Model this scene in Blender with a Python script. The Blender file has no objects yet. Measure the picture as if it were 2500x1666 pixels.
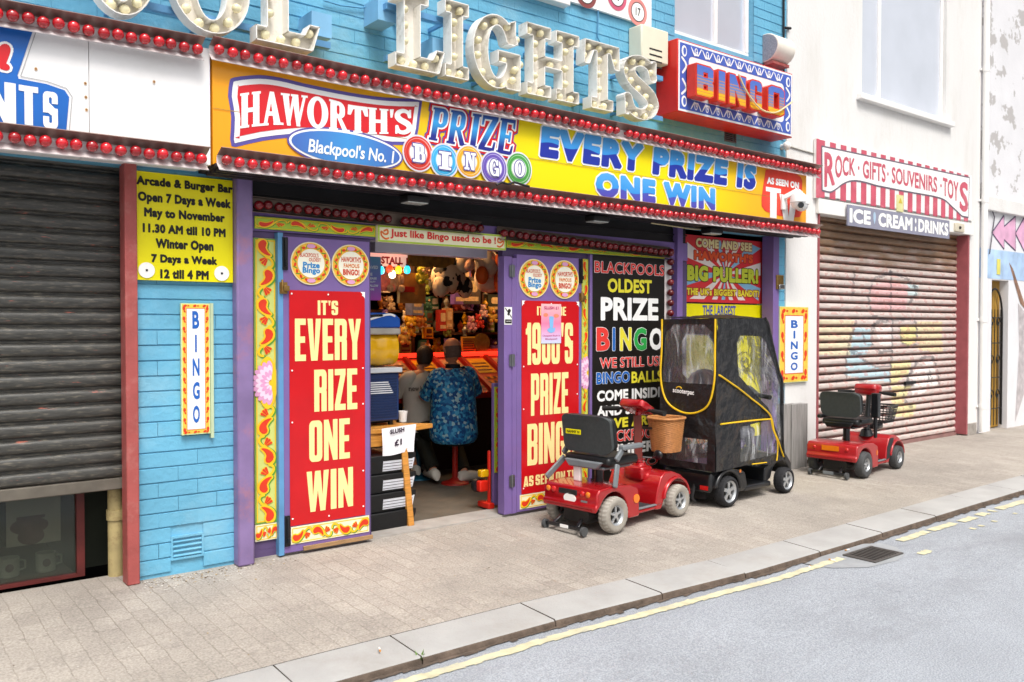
import bpy, bmesh, math, random
import numpy as np
from mathutils import Vector, Matrix, geometry, noise
S = bpy.context.scene
C = S.collection
R = math.radians
rnd = random.Random(7)

# ------------------------------------------------------------------ camera
D, H, YAW, PITCH = 5.3, 1.52, 38.3, -1.13
cam = bpy.data.objects.new('camera', bpy.data.cameras.new('camera'))
C.objects.link(cam)
cam.location = (0, -D, H)
cam.rotation_euler = (R(90 + PITCH), R(-.03), R(-YAW))
cam.data.lens = 30
cam.data.sensor_width = 36
cam.data.clip_end = 500
cam.data.dof.use_dof = True; cam.data.dof.focus_distance = 6.3; cam.data.dof.aperture_fstop = 3.2
S.camera = cam

# ------------------------------------------------------------------ world, sun, exposure
SUN_EL, SUN_AZ = 58, 200          # degrees; azimuth of the sun measured from +Y towards +X
w = bpy.data.worlds.new('World'); S.world = w; w.use_nodes = True
nt = w.node_tree
sky = nt.nodes.new('ShaderNodeTexSky'); sky.sky_type = 'NISHITA'; sky.sun_disc = False
sky.sun_elevation = R(SUN_EL); sky.sun_rotation = R(SUN_AZ)
sky.air_density = 1.6; sky.dust_density = 6.0; sky.ozone_density = 1.0
hs = nt.nodes.new('ShaderNodeHueSaturation'); hs.inputs['Saturation'].default_value = .1
nt.links.new(sky.outputs[0], hs.inputs['Color'])
bg = nt.nodes['Background']; bg.inputs[1].default_value = .115
nt.links.new(hs.outputs[0], bg.inputs[0])
sl = bpy.data.lights.new('sun', 'SUN'); sl.energy = 1.5; sl.angle = R(20); sl.color = (1, .95, .88)
sun = bpy.data.objects.new('sun', sl); C.objects.link(sun)
_a, _e = R(SUN_AZ), R(SUN_EL)
sun.rotation_euler = (-Vector((math.sin(_a)*math.cos(_e), math.cos(_a)*math.cos(_e), math.sin(_e)))).to_track_quat('-Z', 'Y').to_euler()
S.view_settings.view_transform = 'Standard'
S.view_settings.look = 'None'
S.view_settings.exposure = .68
S.view_settings.gamma = 1.0

# ------------------------------------------------------------------ from photograph to place
_f = 30/36*2500
_ya, _pi = R(YAW), R(PITCH)
_fw = Vector((math.sin(_ya)*math.cos(_pi), math.cos(_ya)*math.cos(_pi), math.sin(_pi)))
_rt = Vector((math.cos(_ya), -math.sin(_ya), 0))
_dn = _fw.cross(_rt)
def _ray(px, py):
    return _fw + _rt*((px-1250)/_f) + _dn*((py-833)/_f)
def W(px, py, Y=0.):
    """x, z of the point seen at (px, py) on the vertical plane y = Y"""
    r = _ray(px, py); t = (D+Y)/r.y
    return r.x*t, H + r.z*t
def wx(px, py, Y=0.): return W(px, py, Y)[0]
def wz(px, py, Y=0.): return W(px, py, Y)[1]
def G(px, py, Z=0.):
    r = _ray(px, py); t = (Z-H)/r.z
    return r.x*t, -D + r.y*t
def Z2(ox, oy, s):                      # a detail of the survey: origin and scale
    return lambda x, y: (ox + x/s, oy + y/s)

# ------------------------------------------------------------------ materials
def c(h):
    h = h.lstrip('#'); o = []
    for i in (0, 2, 4):
        v = int(h[i:i+2], 16)/255
        o.append(v/12.92 if v <= .04045 else ((v+.055)/1.055)**2.4)
    return (o[0], o[1], o[2], 1)
_M = {}
def mk(name, col, rough=.55, var=.1, scale=6., metal=0., bump=0., bscale=60., coat=0., alpha=1., trans=0.,
       dirt=None, dscale=3., damt=.5, emit=0., stretch=None, spec=.4):
    if name in _M: return _M[name]
    m = bpy.data.materials.new(name); m.use_nodes = True; _M[name] = m
    t = m.node_tree; N = t.nodes; L = t.links; b = N['Principled BSDF']
    col = c(col) if isinstance(col, str) else tuple(col)
    b.inputs['Roughness'].default_value = rough
    b.inputs['Metallic'].default_value = metal
    b.inputs['Coat Weight'].default_value = coat
    b.inputs['Coat Roughness'].default_value = .08
    b.inputs['Alpha'].default_value = alpha
    b.inputs['Transmission Weight'].default_value = trans
    b.inputs['Specular IOR Level'].default_value = spec
    tc = N.new('ShaderNodeTexCoord'); src = tc.outputs['Object']
    if stretch:
        mp = N.new('ShaderNodeMapping'); mp.inputs['Scale'].default_value = stretch
        L.new(src, mp.inputs[0]); src = mp.outputs[0]
    nz = N.new('ShaderNodeTexNoise'); nz.inputs['Scale'].default_value = scale; nz.inputs['Detail'].default_value = 6
    L.new(src, nz.inputs['Vector'])
    mr = N.new('ShaderNodeMapRange')
    mr.inputs['From Min'].default_value = .3; mr.inputs['From Max'].default_value = .7
    mr.inputs['To Min'].default_value = 1-var; mr.inputs['To Max'].default_value = 1+var
    L.new(nz.outputs[0], mr.inputs[0])
    mx = N.new('ShaderNodeMix'); mx.data_type = 'RGBA'; mx.blend_type = 'MULTIPLY'; mx.inputs[0].default_value = 1
    mx.inputs[6].default_value = col
    L.new(mr.outputs[0], mx.inputs[7])
    out = mx.outputs[2]
    if dirt:
        n2 = N.new('ShaderNodeTexNoise'); n2.inputs['Scale'].default_value = dscale; n2.inputs['Detail'].default_value = 9
        n2.inputs['Roughness'].default_value = .7
        L.new(src, n2.inputs['Vector'])
        r2 = N.new('ShaderNodeMapRange'); r2.inputs['From Min'].default_value = .52; r2.inputs['From Max'].default_value = .72
        r2.inputs['To Max'].default_value = damt
        L.new(n2.outputs[0], r2.inputs[0])
        m2 = N.new('ShaderNodeMix'); m2.data_type = 'RGBA'
        L.new(r2.outputs[0], m2.inputs[0]); L.new(out, m2.inputs[6]); m2.inputs[7].default_value = c(dirt)
        out = m2.outputs[2]
    L.new(out, b.inputs['Base Color'])
    if bump:
        nb = N.new('ShaderNodeTexNoise'); nb.inputs['Scale'].default_value = bscale; nb.inputs['Detail'].default_value = 5
        L.new(src, nb.inputs['Vector'])
        bp = N.new('ShaderNodeBump'); bp.inputs['Strength'].default_value = bump; bp.inputs['Distance'].default_value = .01
        L.new(nb.outputs[0], bp.inputs['Height']); L.new(bp.outputs[0], b.inputs['Normal'])
    if emit:
        b.inputs['Emission Color'].default_value = col; b.inputs['Emission Strength'].default_value = emit
    return m
def pr(m, key, val): m.node_tree.nodes['Principled BSDF'].inputs[key].default_value = val
def ramp_mat(name, stops, axis=0, lo=0., hi=1., rough=.4, wave=0.):
    """printed colour gradient along an object axis (the print itself, not light)"""
    m = mk(name, 'ffffff', rough, 0); t = m.node_tree; N = t.nodes; L = t.links
    tc = N.new('ShaderNodeTexCoord'); sx = N.new('ShaderNodeSeparateXYZ'); L.new(tc.outputs['Object'], sx.inputs[0])
    src = sx.outputs[axis]
    if wave:
        ml = N.new('ShaderNodeMath'); ml.operation = 'MULTIPLY'; ml.inputs[1].default_value = 17.
        L.new(sx.outputs[0], ml.inputs[0])
        sn = N.new('ShaderNodeMath'); sn.operation = 'SINE'; L.new(ml.outputs[0], sn.inputs[0])
        ab = N.new('ShaderNodeMath'); ab.operation = 'MULTIPLY_ADD'; ab.inputs[1].default_value = wave
        L.new(sn.outputs[0], ab.inputs[0]); L.new(src, ab.inputs[2]); src = ab.outputs[0]
    mr = N.new('ShaderNodeMapRange'); mr.inputs['From Min'].default_value = lo; mr.inputs['From Max'].default_value = hi
    L.new(src, mr.inputs[0])
    cr = N.new('ShaderNodeValToRGB')
    el = cr.color_ramp.elements
    while len(el) < len(stops): el.new(.5)
    for e, (p, h) in zip(el, stops): e.position = p; e.color = c(h)
    L.new(mr.outputs[0], cr.inputs[0]); L.new(cr.outputs[0], N['Principled BSDF'].inputs['Base Color'])
    return m
def attr_mat(name, rough=.5, bump=0., metal=0.):
    m = mk(name, 'ffffff', rough, 0, bump=bump, metal=metal); t = m.node_tree
    a = t.nodes.new('ShaderNodeVertexColor'); a.layer_name = 'paint'
    t.links.new(a.outputs[0], t.nodes['Principled BSDF'].inputs['Base Color'])
    return m

# ------------------------------------------------------------------ objects
def tag(o, label=None, cat=None, group=None, kind=None):
    if label: o['label'] = label
    if cat: o['category'] = cat
    if group: o['group'] = group
    if kind: o['kind'] = kind
    return o
def thing(name, label, cat, loc=(0, 0, 0), group=None, rz=0.):
    o = bpy.data.objects.new(name, None); C.objects.link(o)
    o.empty_display_size = .1; o.location = loc; o.rotation_euler = (0, 0, rz)
    return tag(o, label, cat, group)
def wloc(o):
    v = Vector((0, 0, 0))
    while o is not None: v += o.location; o = o.parent
    return v
class MB:
    def __init__(s): s.v = []; s.f = []; s.m = []; s.s = []
    def add(s, vs, fs, m=0, smooth=False):
        k = len(s.v); s.v += [Vector(p) for p in vs]
        for f in fs: s.f.append([i+k for i in f]); s.m.append(m); s.s.append(smooth)
        return s
    def box(s, x0, x1, y0, y1, z0, z1, m=0):
        return s.add([(x, y, z) for z in (z0, z1) for y in (y0, y1) for x in (x0, x1)],
                     [(0, 2, 3, 1), (4, 5, 7, 6), (0, 1, 5, 4), (2, 6, 7, 3), (0, 4, 6, 2), (1, 3, 7, 5)], m)
    def bar(s, a, b, wd, ht, m=0, up=(0, 0, 1)):
        a = Vector(a); b = Vector(b); d = (b-a).normalized(); u = Vector(up)
        r = d.cross(u)
        if r.length < 1e-4: r = d.cross(Vector((1, 0, 0)))
        r.normalize(); u = r.cross(d)
        vs = []
        for p in (a, b):
            for q in ((-1, -1), (1, -1), (1, 1), (-1, 1)): vs.append(p + r*(q[0]*wd/2) + u*(q[1]*ht/2))
        return s.add(vs, [(3, 2, 1, 0), (4, 5, 6, 7), (0, 1, 5, 4), (1, 2, 6, 5), (2, 3, 7, 6), (3, 0, 4, 7)], m)
    def prism(s, pts, fr, a, b, m=0, smooth=False):
        n = len(pts)
        vs = [fr(u, v, a) for u, v in pts] + [fr(u, v, b) for u, v in pts]
        s.add(vs, [list(range(n))[::-1], list(range(n, 2*n))], m)
        return s.add(vs, [(i, (i+1) % n, n+(i+1) % n, n+i) for i in range(n)], m, smooth)
    def sheet(s, sh, fr, n=0., m=0, thick=0., mside=None):
        V, F = sh
        s.add([fr(u, v, n) for u, v in V], F, m)
        if thick:
            for a, b in edges2d(sh):
                s.add([fr(*V[a], n), fr(*V[b], n), fr(*V[b], n-thick), fr(*V[a], n-thick)], [(0, 1, 2, 3)], m if mside is None else mside)
        return s
    def tube(s, path, r, n=8, m=0, caps=True, closed=False):
        P = [Vector(p) for p in path]; k = len(P); rr = r if isinstance(r, (list, tuple)) else [r]*k
        rings = []; up = None
        for i, p in enumerate(P):
            if closed: d = P[(i+1) % k]-P[i-1]
            else: d = P[min(i+1, k-1)]-P[max(i-1, 0)]
            d.normalize()
            if up is None: up = Vector((0, 0, 1)) if abs(d.z) < .9 else Vector((1, 0, 0))
            a = d.cross(up).normalized(); b = a.cross(d).normalized(); up = b
            rings.append([p + (a*math.cos(2*math.pi*j/n) + b*math.sin(2*math.pi*j/n))*rr[i] for j in range(n)])
        return s.loft(rings, m, caps and not closed, closed)
    def loft(s, rings, m=0, caps=True, closed=False, smooth=True):
        n = len(rings[0]); k = len(rings)
        vs = [p for r in rings for p in r]; fs = []
        for i in range(k if closed else k-1):
            i2 = (i+1) % k
            for j in range(n): fs.append((i*n+j, i*n+(j+1) % n, i2*n+(j+1) % n, i2*n+j))
        s.add(vs, fs, m, smooth)
        if caps: s.add(vs, [list(range(n))[::-1], [(k-1)*n+j for j in range(n)]], m, False)
        return s
    def lathe(s, prof, o=(0, 0, 0), ax='z', n=24, m=0, smooth=True, caps=True):
        o = Vector(o); rings = []
        for r, h in prof:
            ring = []
            for j in range(n):
                a = 2*math.pi*j/n; p, q = math.cos(a)*r, math.sin(a)*r
                ring.append(o + Vector({'z': (p, q, h), 'y': (p, h, q), 'x': (h, p, q)}[ax]))
            rings.append(ring)
        return s.loft(rings, m, caps, smooth=smooth)
    def sph(s, ce, r, m=0, n=12, sc=(1, 1, 1), rot=None):
        ce = Vector(ce); rings = []
        for i in range(1, n):
            t = math.pi*i/n; ring = []
            for j in range(n):
                a = 2*math.pi*j/n
                p = Vector((math.sin(t)*math.cos(a)*sc[0], math.sin(t)*math.sin(a)*sc[1], -math.cos(t)*sc[2]))*r
                if rot: p = rot @ p
                ring.append(ce+p)
            rings.append(ring)
        return s.loft(rings, m)
    def build(s, name, mats, parent=None, bevel=0., seg=2, ang=35, local=False, sub=0):
        me = bpy.data.meshes.new(name)
        off = wloc(parent) if (parent is not None and not local) else Vector((0, 0, 0))
        me.from_pydata([v-off for v in s.v], [], s.f)
        mats = mats if isinstance(mats, (list, tuple)) else [mats]
        for q in mats: me.materials.append(q)
        me.polygons.foreach_set('material_index', s.m)
        me.polygons.foreach_set('use_smooth', [bool(x) for x in s.s])
        bm = bmesh.new(); bm.from_mesh(me)
        bmesh.ops.remove_doubles(bm, verts=bm.verts, dist=1e-6)
        bmesh.ops.recalc_face_normals(bm, faces=bm.faces)
        bm.to_mesh(me); bm.free()
        if any(s.s): me.set_sharp_from_angle(angle=R(ang))
        o = bpy.data.objects.new(name, me); C.objects.link(o)
        if parent is not None: o.parent = parent
        if bevel:
            md = o.modifiers.new('bevel', 'BEVEL'); md.width = bevel; md.segments = seg; md.limit_method = 'ANGLE'; md.angle_limit = R(40)
            md.harden_normals = False
            for p in me.polygons: p.use_smooth = True
            me.set_sharp_from_angle(angle=R(50))
        if sub:
            md = o.modifiers.new('sub', 'SUBSURF'); md.levels = sub; md.render_levels = sub
        return o
def fac(Y):                                     # facade frame: u = x, v = z, n towards the street
    return lambda u, v, n: Vector((u, Y-n, v))
def paint(o, fn):                               # painted colour per face corner, from a design function of the point
    me = o.data; at = me.color_attributes.new('paint', 'FLOAT_COLOR', 'CORNER')
    for p in me.polygons:
        col = fn(p.center)
        for li in p.loop_indices: at.data[li].color = col

# ------------------------------------------------------------------ flat shapes and lettering
def ccw(p):
    a = sum(p[i-1][0]*p[i][1]-p[i][0]*p[i-1][1] for i in range(len(p)))
    return list(p) if a > 0 else list(p)[::-1]
def cdt(ops):
    vs = []; fs = []; sg = []
    for sgn, p in ops:
        p = ccw(p); k = len(vs); vs += [Vector((q[0], q[1])) for q in p]; fs.append(list(range(k, k+len(p)))); sg.append(sgn)
    k = 100.; V, E, F = geometry.delaunay_2d_cdt([v*k for v in vs], [], fs, 1, 1e-4, False)[:3]
    if not F: return [], []
    P = np.array([(v.x, v.y) for v in V])/k
    cen = np.array([P[f].mean(0) for f in F]); val = np.zeros(len(F), bool)
    for sgn, p in ops:
        q = np.array([(a[0], a[1]) for a in p]); lo, hi = q.min(0), q.max(0)
        idx = np.nonzero((cen[:, 0] >= lo[0]) & (cen[:, 0] <= hi[0]) & (cen[:, 1] >= lo[1]) & (cen[:, 1] <= hi[1]))[0]
        if not len(idx): continue
        cx, cy = cen[idx, 0], cen[idx, 1]; ins = np.zeros(len(idx), bool)
        for (x1, y1), (x2, y2) in zip(q, np.roll(q, -1, 0)):
            if y1 == y2: continue
            ins ^= ((y1 > cy) != (y2 > cy)) & (cx < (x2-x1)*(cy-y1)/(y2-y1)+x1)
        val[idx[ins]] = sgn > 0
    return [(float(a), float(b)) for a, b in P], [list(f) for f, o in zip(F, val) if o]
def edges2d(sh):
    cnt = {}
    for f in sh[1]:
        for i in range(len(f)):
            a, b = f[i], f[(i+1) % len(f)]
            if (b, a) in cnt: cnt[(b, a)] += 1
            else: cnt[(a, b)] = cnt.get((a, b), 0)+1
    return [k for k, n in cnt.items() if n == 1]
def rect(x0, y0, x1, y1): return [(x0, y0), (x1, y0), (x1, y1), (x0, y1)]
def rr(x0, y0, x1, y1, rx, ry=None, n=5):
    ry = ry or rx; o = []
    for cx, cy, a0 in ((x1-rx, y1-ry, 0), (x0+rx, y1-ry, 90), (x0+rx, y0+ry, 180), (x1-rx, y0+ry, 270)):
        for i in range(n+1):
            a = R(a0+90*i/n); o.append((cx+rx*math.cos(a), cy+ry*math.sin(a)))
    return o
def ell(cx, cy, rx, ry, n=28, rot=0.):
    o = []
    for i in range(n):
        a = 2*math.pi*i/n; x, y = rx*math.cos(a), ry*math.sin(a)
        o.append((cx+x*math.cos(rot)-y*math.sin(rot), cy+x*math.sin(rot)+y*math.cos(rot)))
    return o
def ribbon(pts, ws):
    ops = []; ws = ws if isinstance(ws, (list, tuple)) else [ws]*len(pts)
    for i in range(len(pts)-1):
        (ax, ay), (bx, by) = pts[i], pts[i+1]; dx, dy = bx-ax, by-ay; l = math.hypot(dx, dy) or 1
        nx, ny = -dy/l, dx/l; a, b = ws[i]/2, ws[i+1]/2
        ops.append((1, [(ax+nx*a, ay+ny*a), (ax-nx*a, ay-ny*a), (bx-nx*b, by-ny*b), (bx+nx*b, by+ny*b)]))
    for (x, y), q in zip(pts, ws): ops.append((1, ell(x, y, q/2*.999, q/2*.999, 9, .1)))
    return ops
def spline(P, k=5):
    o = []; n = len(P)
    for i in range(n-1):
        p0, p1, p2, p3 = P[max(i-1, 0)], P[i], P[i+1], P[min(i+2, n-1)]
        for j in range(k):
            t = j/k
            o.append(tuple(.5*((2*b)+(-a+cc)*t+(2*a-5*b+4*cc-d)*t*t+(-a+3*b-3*cc+d)*t**3) for a, b, cc, d in zip(p0, p1, p2, p3)))
    o.append(tuple(P[-1])); return o
def loops(sh):
    nx = {}
    for a, b in edges2d(sh): nx.setdefault(a, []).append(b)
    out = []
    while nx:
        a = next(iter(nx)); lp = [a]; cur = nx[a].pop()
        if not nx[a]: del nx[a]
        while cur != a:
            lp.append(cur)
            if cur not in nx: break
            n = nx[cur].pop()
            if not nx[cur]: del nx[cur]
            cur = n
        out.append([sh[0][k] for k in lp])
    return out
def fatten(sh, d):
    """the shape grown by d on every side: loops moved outwards, refilled by winding number"""
    sh = (sh[0], [list(f) if area2(sh[0], f) > 0 else list(f)[::-1] for f in sh[1]])
    L = []
    for lp in loops(sh):
        P = []
        for p in lp:
            if not P or math.hypot(p[0]-P[-1][0], p[1]-P[-1][1]) > 1e-6: P.append(p)
        if len(P) < 3: continue
        o = []; n = len(P)
        for i in range(n):
            a, q, e = P[i-1], P[i], P[(i+1) % n]
            d1 = Vector((q[0]-a[0], q[1]-a[1])); d2 = Vector((e[0]-q[0], e[1]-q[1]))
            if d1.length < 1e-7 or d2.length < 1e-7: continue
            d1.normalize(); d2.normalize(); n1 = Vector((d1.y, -d1.x)); n2 = Vector((d2.y, -d2.x)); cs = n1.dot(n2); cr = d1.x*d2.y-d1.y*d2.x
            if cr > 0 and cs < .2: o += [(q[0]+(n1.x+d1.x*.5)*d, q[1]+(n1.y+d1.y*.5)*d), (q[0]+(n2.x-d2.x*.5)*d, q[1]+(n2.y-d2.y*.5)*d)]
            elif cr <= 0 and cs < .2: o += [(q[0]+n1.x*d, q[1]+n1.y*d), (q[0]+n2.x*d, q[1]+n2.y*d)]
            else:
                m = (n1+n2)/(1+cs); o.append((q[0]+m.x*d, q[1]+m.y*d))
        L.append(o)
    return wind(L)
def area2(V, f): return sum(V[f[i-1]][0]*V[f[i]][1]-V[f[i]][0]*V[f[i-1]][1] for i in range(len(f)))
def wind(L):
    vs = []; es = []
    for o in L:
        k = len(vs); vs += [Vector((p[0]*100, p[1]*100)) for p in o]; es += [(k+i, k+(i+1) % len(o)) for i in range(len(o))]
    V, E, F = geometry.delaunay_2d_cdt(vs, es, [], 0, 1e-4, False)[:3]
    P = np.array([(v.x, v.y) for v in V])/100; cen = np.array([P[f].mean(0) for f in F]); w_ = np.zeros(len(F), int)
    for o in L:
        q = np.array(o)
        for (x1, y1), (x2, y2) in zip(q, np.roll(q, -1, 0)):
            if y1 == y2: continue
            lo, hi = min(y1, y2), max(y1, y2)
            idx = np.nonzero((cen[:, 1] > lo) & (cen[:, 1] <= hi))[0]
            if not len(idx): continue
            hit = cen[idx, 0] < (x2-x1)*(cen[idx, 1]-y1)/(y2-y1)+x1
            w_[idx[hit]] += 1 if y2 > y1 else -1
    return [(float(a), float(b)) for a, b in P], [list(f) if area2(P, f) > 0 else list(f)[::-1] for f, k in zip(F, w_) if k > 0]
def xf(sh, fn): return [fn(u, v) for u, v in sh[0]], sh[1]
def bounds(sh):
    xs = [p[0] for p in sh[0]]; ys = [p[1] for p in sh[0]]
    return min(xs), max(xs), min(ys), max(ys)
def fit(sh, x0, x1, y0, y1, b=None):
    a0, a1, b0, b1 = b or bounds(sh)
    return xf(sh, lambda u, v: (x0+(u-a0)/(a1-a0)*(x1-x0), y0+(v-b0)/(b1-b0)*(y1-y0)))
def join(shs):
    V = []; F = []
    for v, f in shs:
        k = len(V); V += v; F += [[i+k for i in q] for q in f]
    return V, F
def txt(s, bold=0., shear=0., sp=1., res=3):
    if bold: return fatten(txt(s, 0., shear, sp+bold*1.1, res), bold)
    cu = bpy.data.curves.new('t', 'FONT'); cu.body = s; cu.shear = shear; cu.space_character = sp; cu.resolution_u = res
    ob = bpy.data.objects.new('t', cu); me = bpy.data.meshes.new_from_object(ob)
    r = [(v.co.x, v.co.y) for v in me.vertices], [list(p.vertices) for p in me.polygons]
    r = (r[0], [f if area2(r[0], f) > 0 else f[::-1] for f in r[1]])
    bpy.data.objects.remove(ob); bpy.data.curves.remove(cu); bpy.data.meshes.remove(me)
    return r
def block(ch):                                   # heavy condensed poster capitals
    t, h, w = .19, .15, .47
    O = lambda: [(1, rr(0, 0, w, 1, .14)), (-1, rr(t, h, w-t, 1-h, .04))]
    if ch == 'I': return [(1, rect(0, 0, t, 1))], t
    if ch == 'E': return [(1, rect(0, 0, .4, 1)), (-1, rect(t, h, .45, .43)), (-1, rect(t, .58, .45, 1-h)), (-1, rect(.37, .4, .45, .6))], .4
    if ch == 'T': return [(1, rect(0, 1-h, .44, 1)), (1, rect(.125, 0, .315, 1-h+.01))], .44
    if ch == 'V': return [(1, [(0, 1), (.13, 0), (.37, 0), (.5, 1)]), (-1, [(.19, 1.02), (.25, .22), (.31, 1.02)])], .5
    if ch == 'Y': return [(1, [(0, 1), (.19, 1), (.25, .64), (.31, 1), (.5, 1), (.345, .42), (.345, 0), (.155, 0), (.155, .42)])], .5
    if ch in 'RP':
        lo = .44 if ch == 'R' else .36
        o = [(1, rect(0, lo, .3, 1)), (1, rr(0, lo, w, 1, .13)), (-1, rr(t, lo+.13, w-t+.01, 1-h, .04)), (1, rect(0, 0, t, 1))]
        if ch == 'R': o += [(1, rr(.27, -.1, w, .53, .08)), (-1, rect(.2, -.2, .5, 0)), (1, rect(.15, .45, .33, .56))]
        return o, w
    if ch == 'B': return [(1, rr(0, 0, w, 1, .12)), (1, rect(0, 0, .25, 1)), (-1, rr(t, .58, w-t+.02, 1-h+.02, .04)), (-1, rr(t, h-.02, w-t+.02, .45, .04)), (-1, [(w-.05, .52), (w+.1, .58), (w+.1, .46)])], w
    if ch == 'Z': return [(1, rect(0, 1-h, .42, 1)), (1, rect(0, 0, .42, h)), (1, [(0, h*.9), (.2, h*.9), (.42, 1-h*.9), (.22, 1-h*.9)])], .42
    if ch in 'O0': return O(), w
    if ch == 'G': return O()+[(-1, rect(w-t-.02, .5, w+.1, .64)), (1, rect(w-t, .1, w, .5)), (1, rect(.24, .38, w, .51))], w
    if ch == 'N': return [(1, rect(0, 0, .17, 1)), (1, rect(.33, 0, .5, 1)), (1, [(0, 1), (.17, 1), (.5, 0), (.33, 0)])], .5
    if ch == 'W': return [(1, [(0, 1), (.17, 1), (.205, .38), (.27, 1), (.45, 1), (.515, .38), (.55, 1), (.72, 1), (.6, 0), (.44, 0), (.36, .52), (.28, 0), (.12, 0)])], .72
    if ch == 'S': return [(1, rr(0, 0, w, 1, .14)), (-1, rr(t, .6, w-t, 1-h, .04)), (-1, rr(t, h, w-t, .4, .04)), (-1, rect(w-t-.02, .58, w+.1, .68)), (-1, rect(-.1, .32, t+.02, .42)),
                          (-1, rect(w-t-.01, .56, w+.1, .6)), (1, [(0, .66), (.1, .46), (.3, .34), (w-t, .3), (w, .4), (w-.06, .53), (.3, .62), (t, .7)])], w
    if ch == '1': return [(1, rect(.1, 0, .1+t, 1)), (1, [(0, .72), (.12, .72), (.2, 1), (.1, 1), (.06, .87), (0, .85)])], .29
    if ch == '9': return O()+[(1, rect(.1, .36, .35, .5)), (-1, rect(-.1, .28, t, .38)), (-1, rr(t, h, w-t, .36, .04)), (-1, rect(-.1, .27, .1, .39))], w
    if ch == '6': return O()+[(1, rect(.1, .5, .35, .64)), (-1, rect(w-t, .62, w+.1, .72)), (-1, rr(t, .64, w-t, 1-h, .04))], w
    if ch == 'A': return [(1, [(0, 0), (.14, 1), (.36, 1), (.5, 0)]), (-1, [(.18, -.1), (.205, .15), (.295, .15), (.32, -.1)]), (-1, [(.215, .3), (.25, .78), (.285, .3)])], .5
    if ch == 'H': return [(1, rect(0, 0, t, 1)), (1, rect(.28, 0, w, 1)), (1, rect(.1, .42, .4, .58))], w
    if ch == "'": return [(1, [(0, 1), (.17, 1), (.12, .66), (.05, .66)])], .17
    return None, .2
def serif(ch, t=.19, n=.1, sl=.09, ex=.09, tail=.3):     # slab capitals; t stem, n thin stroke, sl serif height, ex serif reach
    def stem(x, tt=t, a=1, b=1):
        o = [(1, rect(x, 0, x+tt, 1))]
        if a: o.append((1, rect(x-ex, 0, x+tt+ex, sl)))
        if b: o.append((1, rect(x-ex, 1-sl, x+tt+ex, 1)))
        return o
    if ch == 'I': return stem(ex), t+2*ex
    if ch == 'L': return stem(ex)+[(1, rect(ex, 0, .58, max(sl, .13))), (1, [(.46, 0), (.64, 0), (.72, tail), (.6, tail), (.52, .12), (.46, .12)])], .72
    if ch == 'H':
        x2 = ex*3+t+.1; return stem(ex)+stem(x2)+[(1, rect(ex, .43, x2+t, .43+max(n, .11)))], x2+t+ex
    if ch == 'T':
        wd = .74; return stem(wd/2-t/2, b=0)+[(1, rect(0, .86, wd, 1)), (1, [(0, 1), (-.02, .64), (.1, .64), (.2, .87)]), (1, [(wd, 1), (wd+.02, .64), (wd-.1, .64), (wd-.2, .87)])], wd
    if ch == 'O': return [(1, ell(.4, .5, .4, .52, 32)), (-1, ell(.4, .5, .4-t, .52-n, 32))], .8
    if ch == 'G': return [(1, ell(.38, .5, .38, .52, 32)), (-1, ell(.4, .5, .4-t, .52-n, 32)), (-1, rect(.5, .44, .9, .66)), (1, [(.56, .64), (.7, .64), (.7, 1), (.6, .96)]), (1, rect(.4, .36, .78, .36+max(sl, .1))), (1, rect(.54, .0, .54+t, .4))], .78
    if ch == 'S':
        P = spline([(.56, .7), (.5, .88), (.32, .95), (.15, .88), (.1, .74), (.18, .6), (.34, .5), (.5, .39), (.56, .25), (.49, .11), (.32, .05), (.15, .11), (.08, .3)], 3)
        k = len(P); ws = [n+(t-n)*math.sin(math.pi*i/(k-1))**1.5 for i in range(k)]
        return ribbon(P, ws)+[(1, [(.5, .66), (.62, .66), (.62, 1), (.54, 1)]), (1, [(.02, 0), (.1, 0), (.14, .34), (.02, .34)])], .66
    if ch == 'A': return [(1, [(.1, 0), (.1+n, 0), (.42, .8), (.5, 1), (.34, 1)]), (1, [(.34, 1), (.5, 1), (.76, 0), (.76-t-.02, 0)]), (1, rect(.2, .28, .64, .28+n)), (1, rect(0, 0, .3, sl)), (1, rect(.48, 0, .86, sl))], .86
    if ch == 'W': return [(1, [(.06, 1), (.06+t, 1), (.38, 0), (.24, 0)]), (1, [(.24, 0), (.34, 0), (.56, 1), (.46, 1)]), (1, [(.42, 1), (.42+t, 1), (.74, 0), (.6, 0)]), (1, [(.6, 0), (.7, 0), (.96, 1), (.86, 1)]), (1, rect(0, 1-sl, .34, 1)), (1, rect(.38, 1-sl, .66, 1)), (1, rect(.78, 1-sl, 1.02, 1))], 1.02
    if ch in 'RP':
        o = [(1, rr(ex, .42, .6, 1, .22)), (1, rect(ex, .42, .35, 1)), (-1, rr(ex+t, .42+n, .6-t*.85, 1-n, .08))]+stem(ex)
        if ch == 'R': o += [(1, [(.3, .46), (.46, .46), (.72, 0), (.52, 0)]), (1, rect(.52, 0, .78, sl))]
        return o, .78 if ch == 'R' else .62
    if ch == 'B': return [(1, rr(ex, .46, .58, 1, .2)), (1, rr(ex, 0, .64, .56, .2)), (1, rect(ex, 0, .3, 1)), (1, rect(0, 0, .3, sl)), (1, rect(0, 1-sl, .3, 1)), (-1, rr(ex+t, .56, .58-t*.8, 1-n, .06)), (-1, rr(ex+t, n, .64-t*.8, .46, .06))], .64
    if ch == 'E': return stem(ex)+[(1, rect(ex, 0, .56, n)), (1, rect(ex, 1-n, .56, 1)), (1, rect(ex, .45, .46, .45+n)), (1, [(.5, 0), (.6, 0), (.62, .28), (.54, .24)]), (1, [(.5, 1), (.58, 1), (.6, .72), (.52, .76)]), (1, rect(.4, .36, .48, .64))], .62
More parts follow.
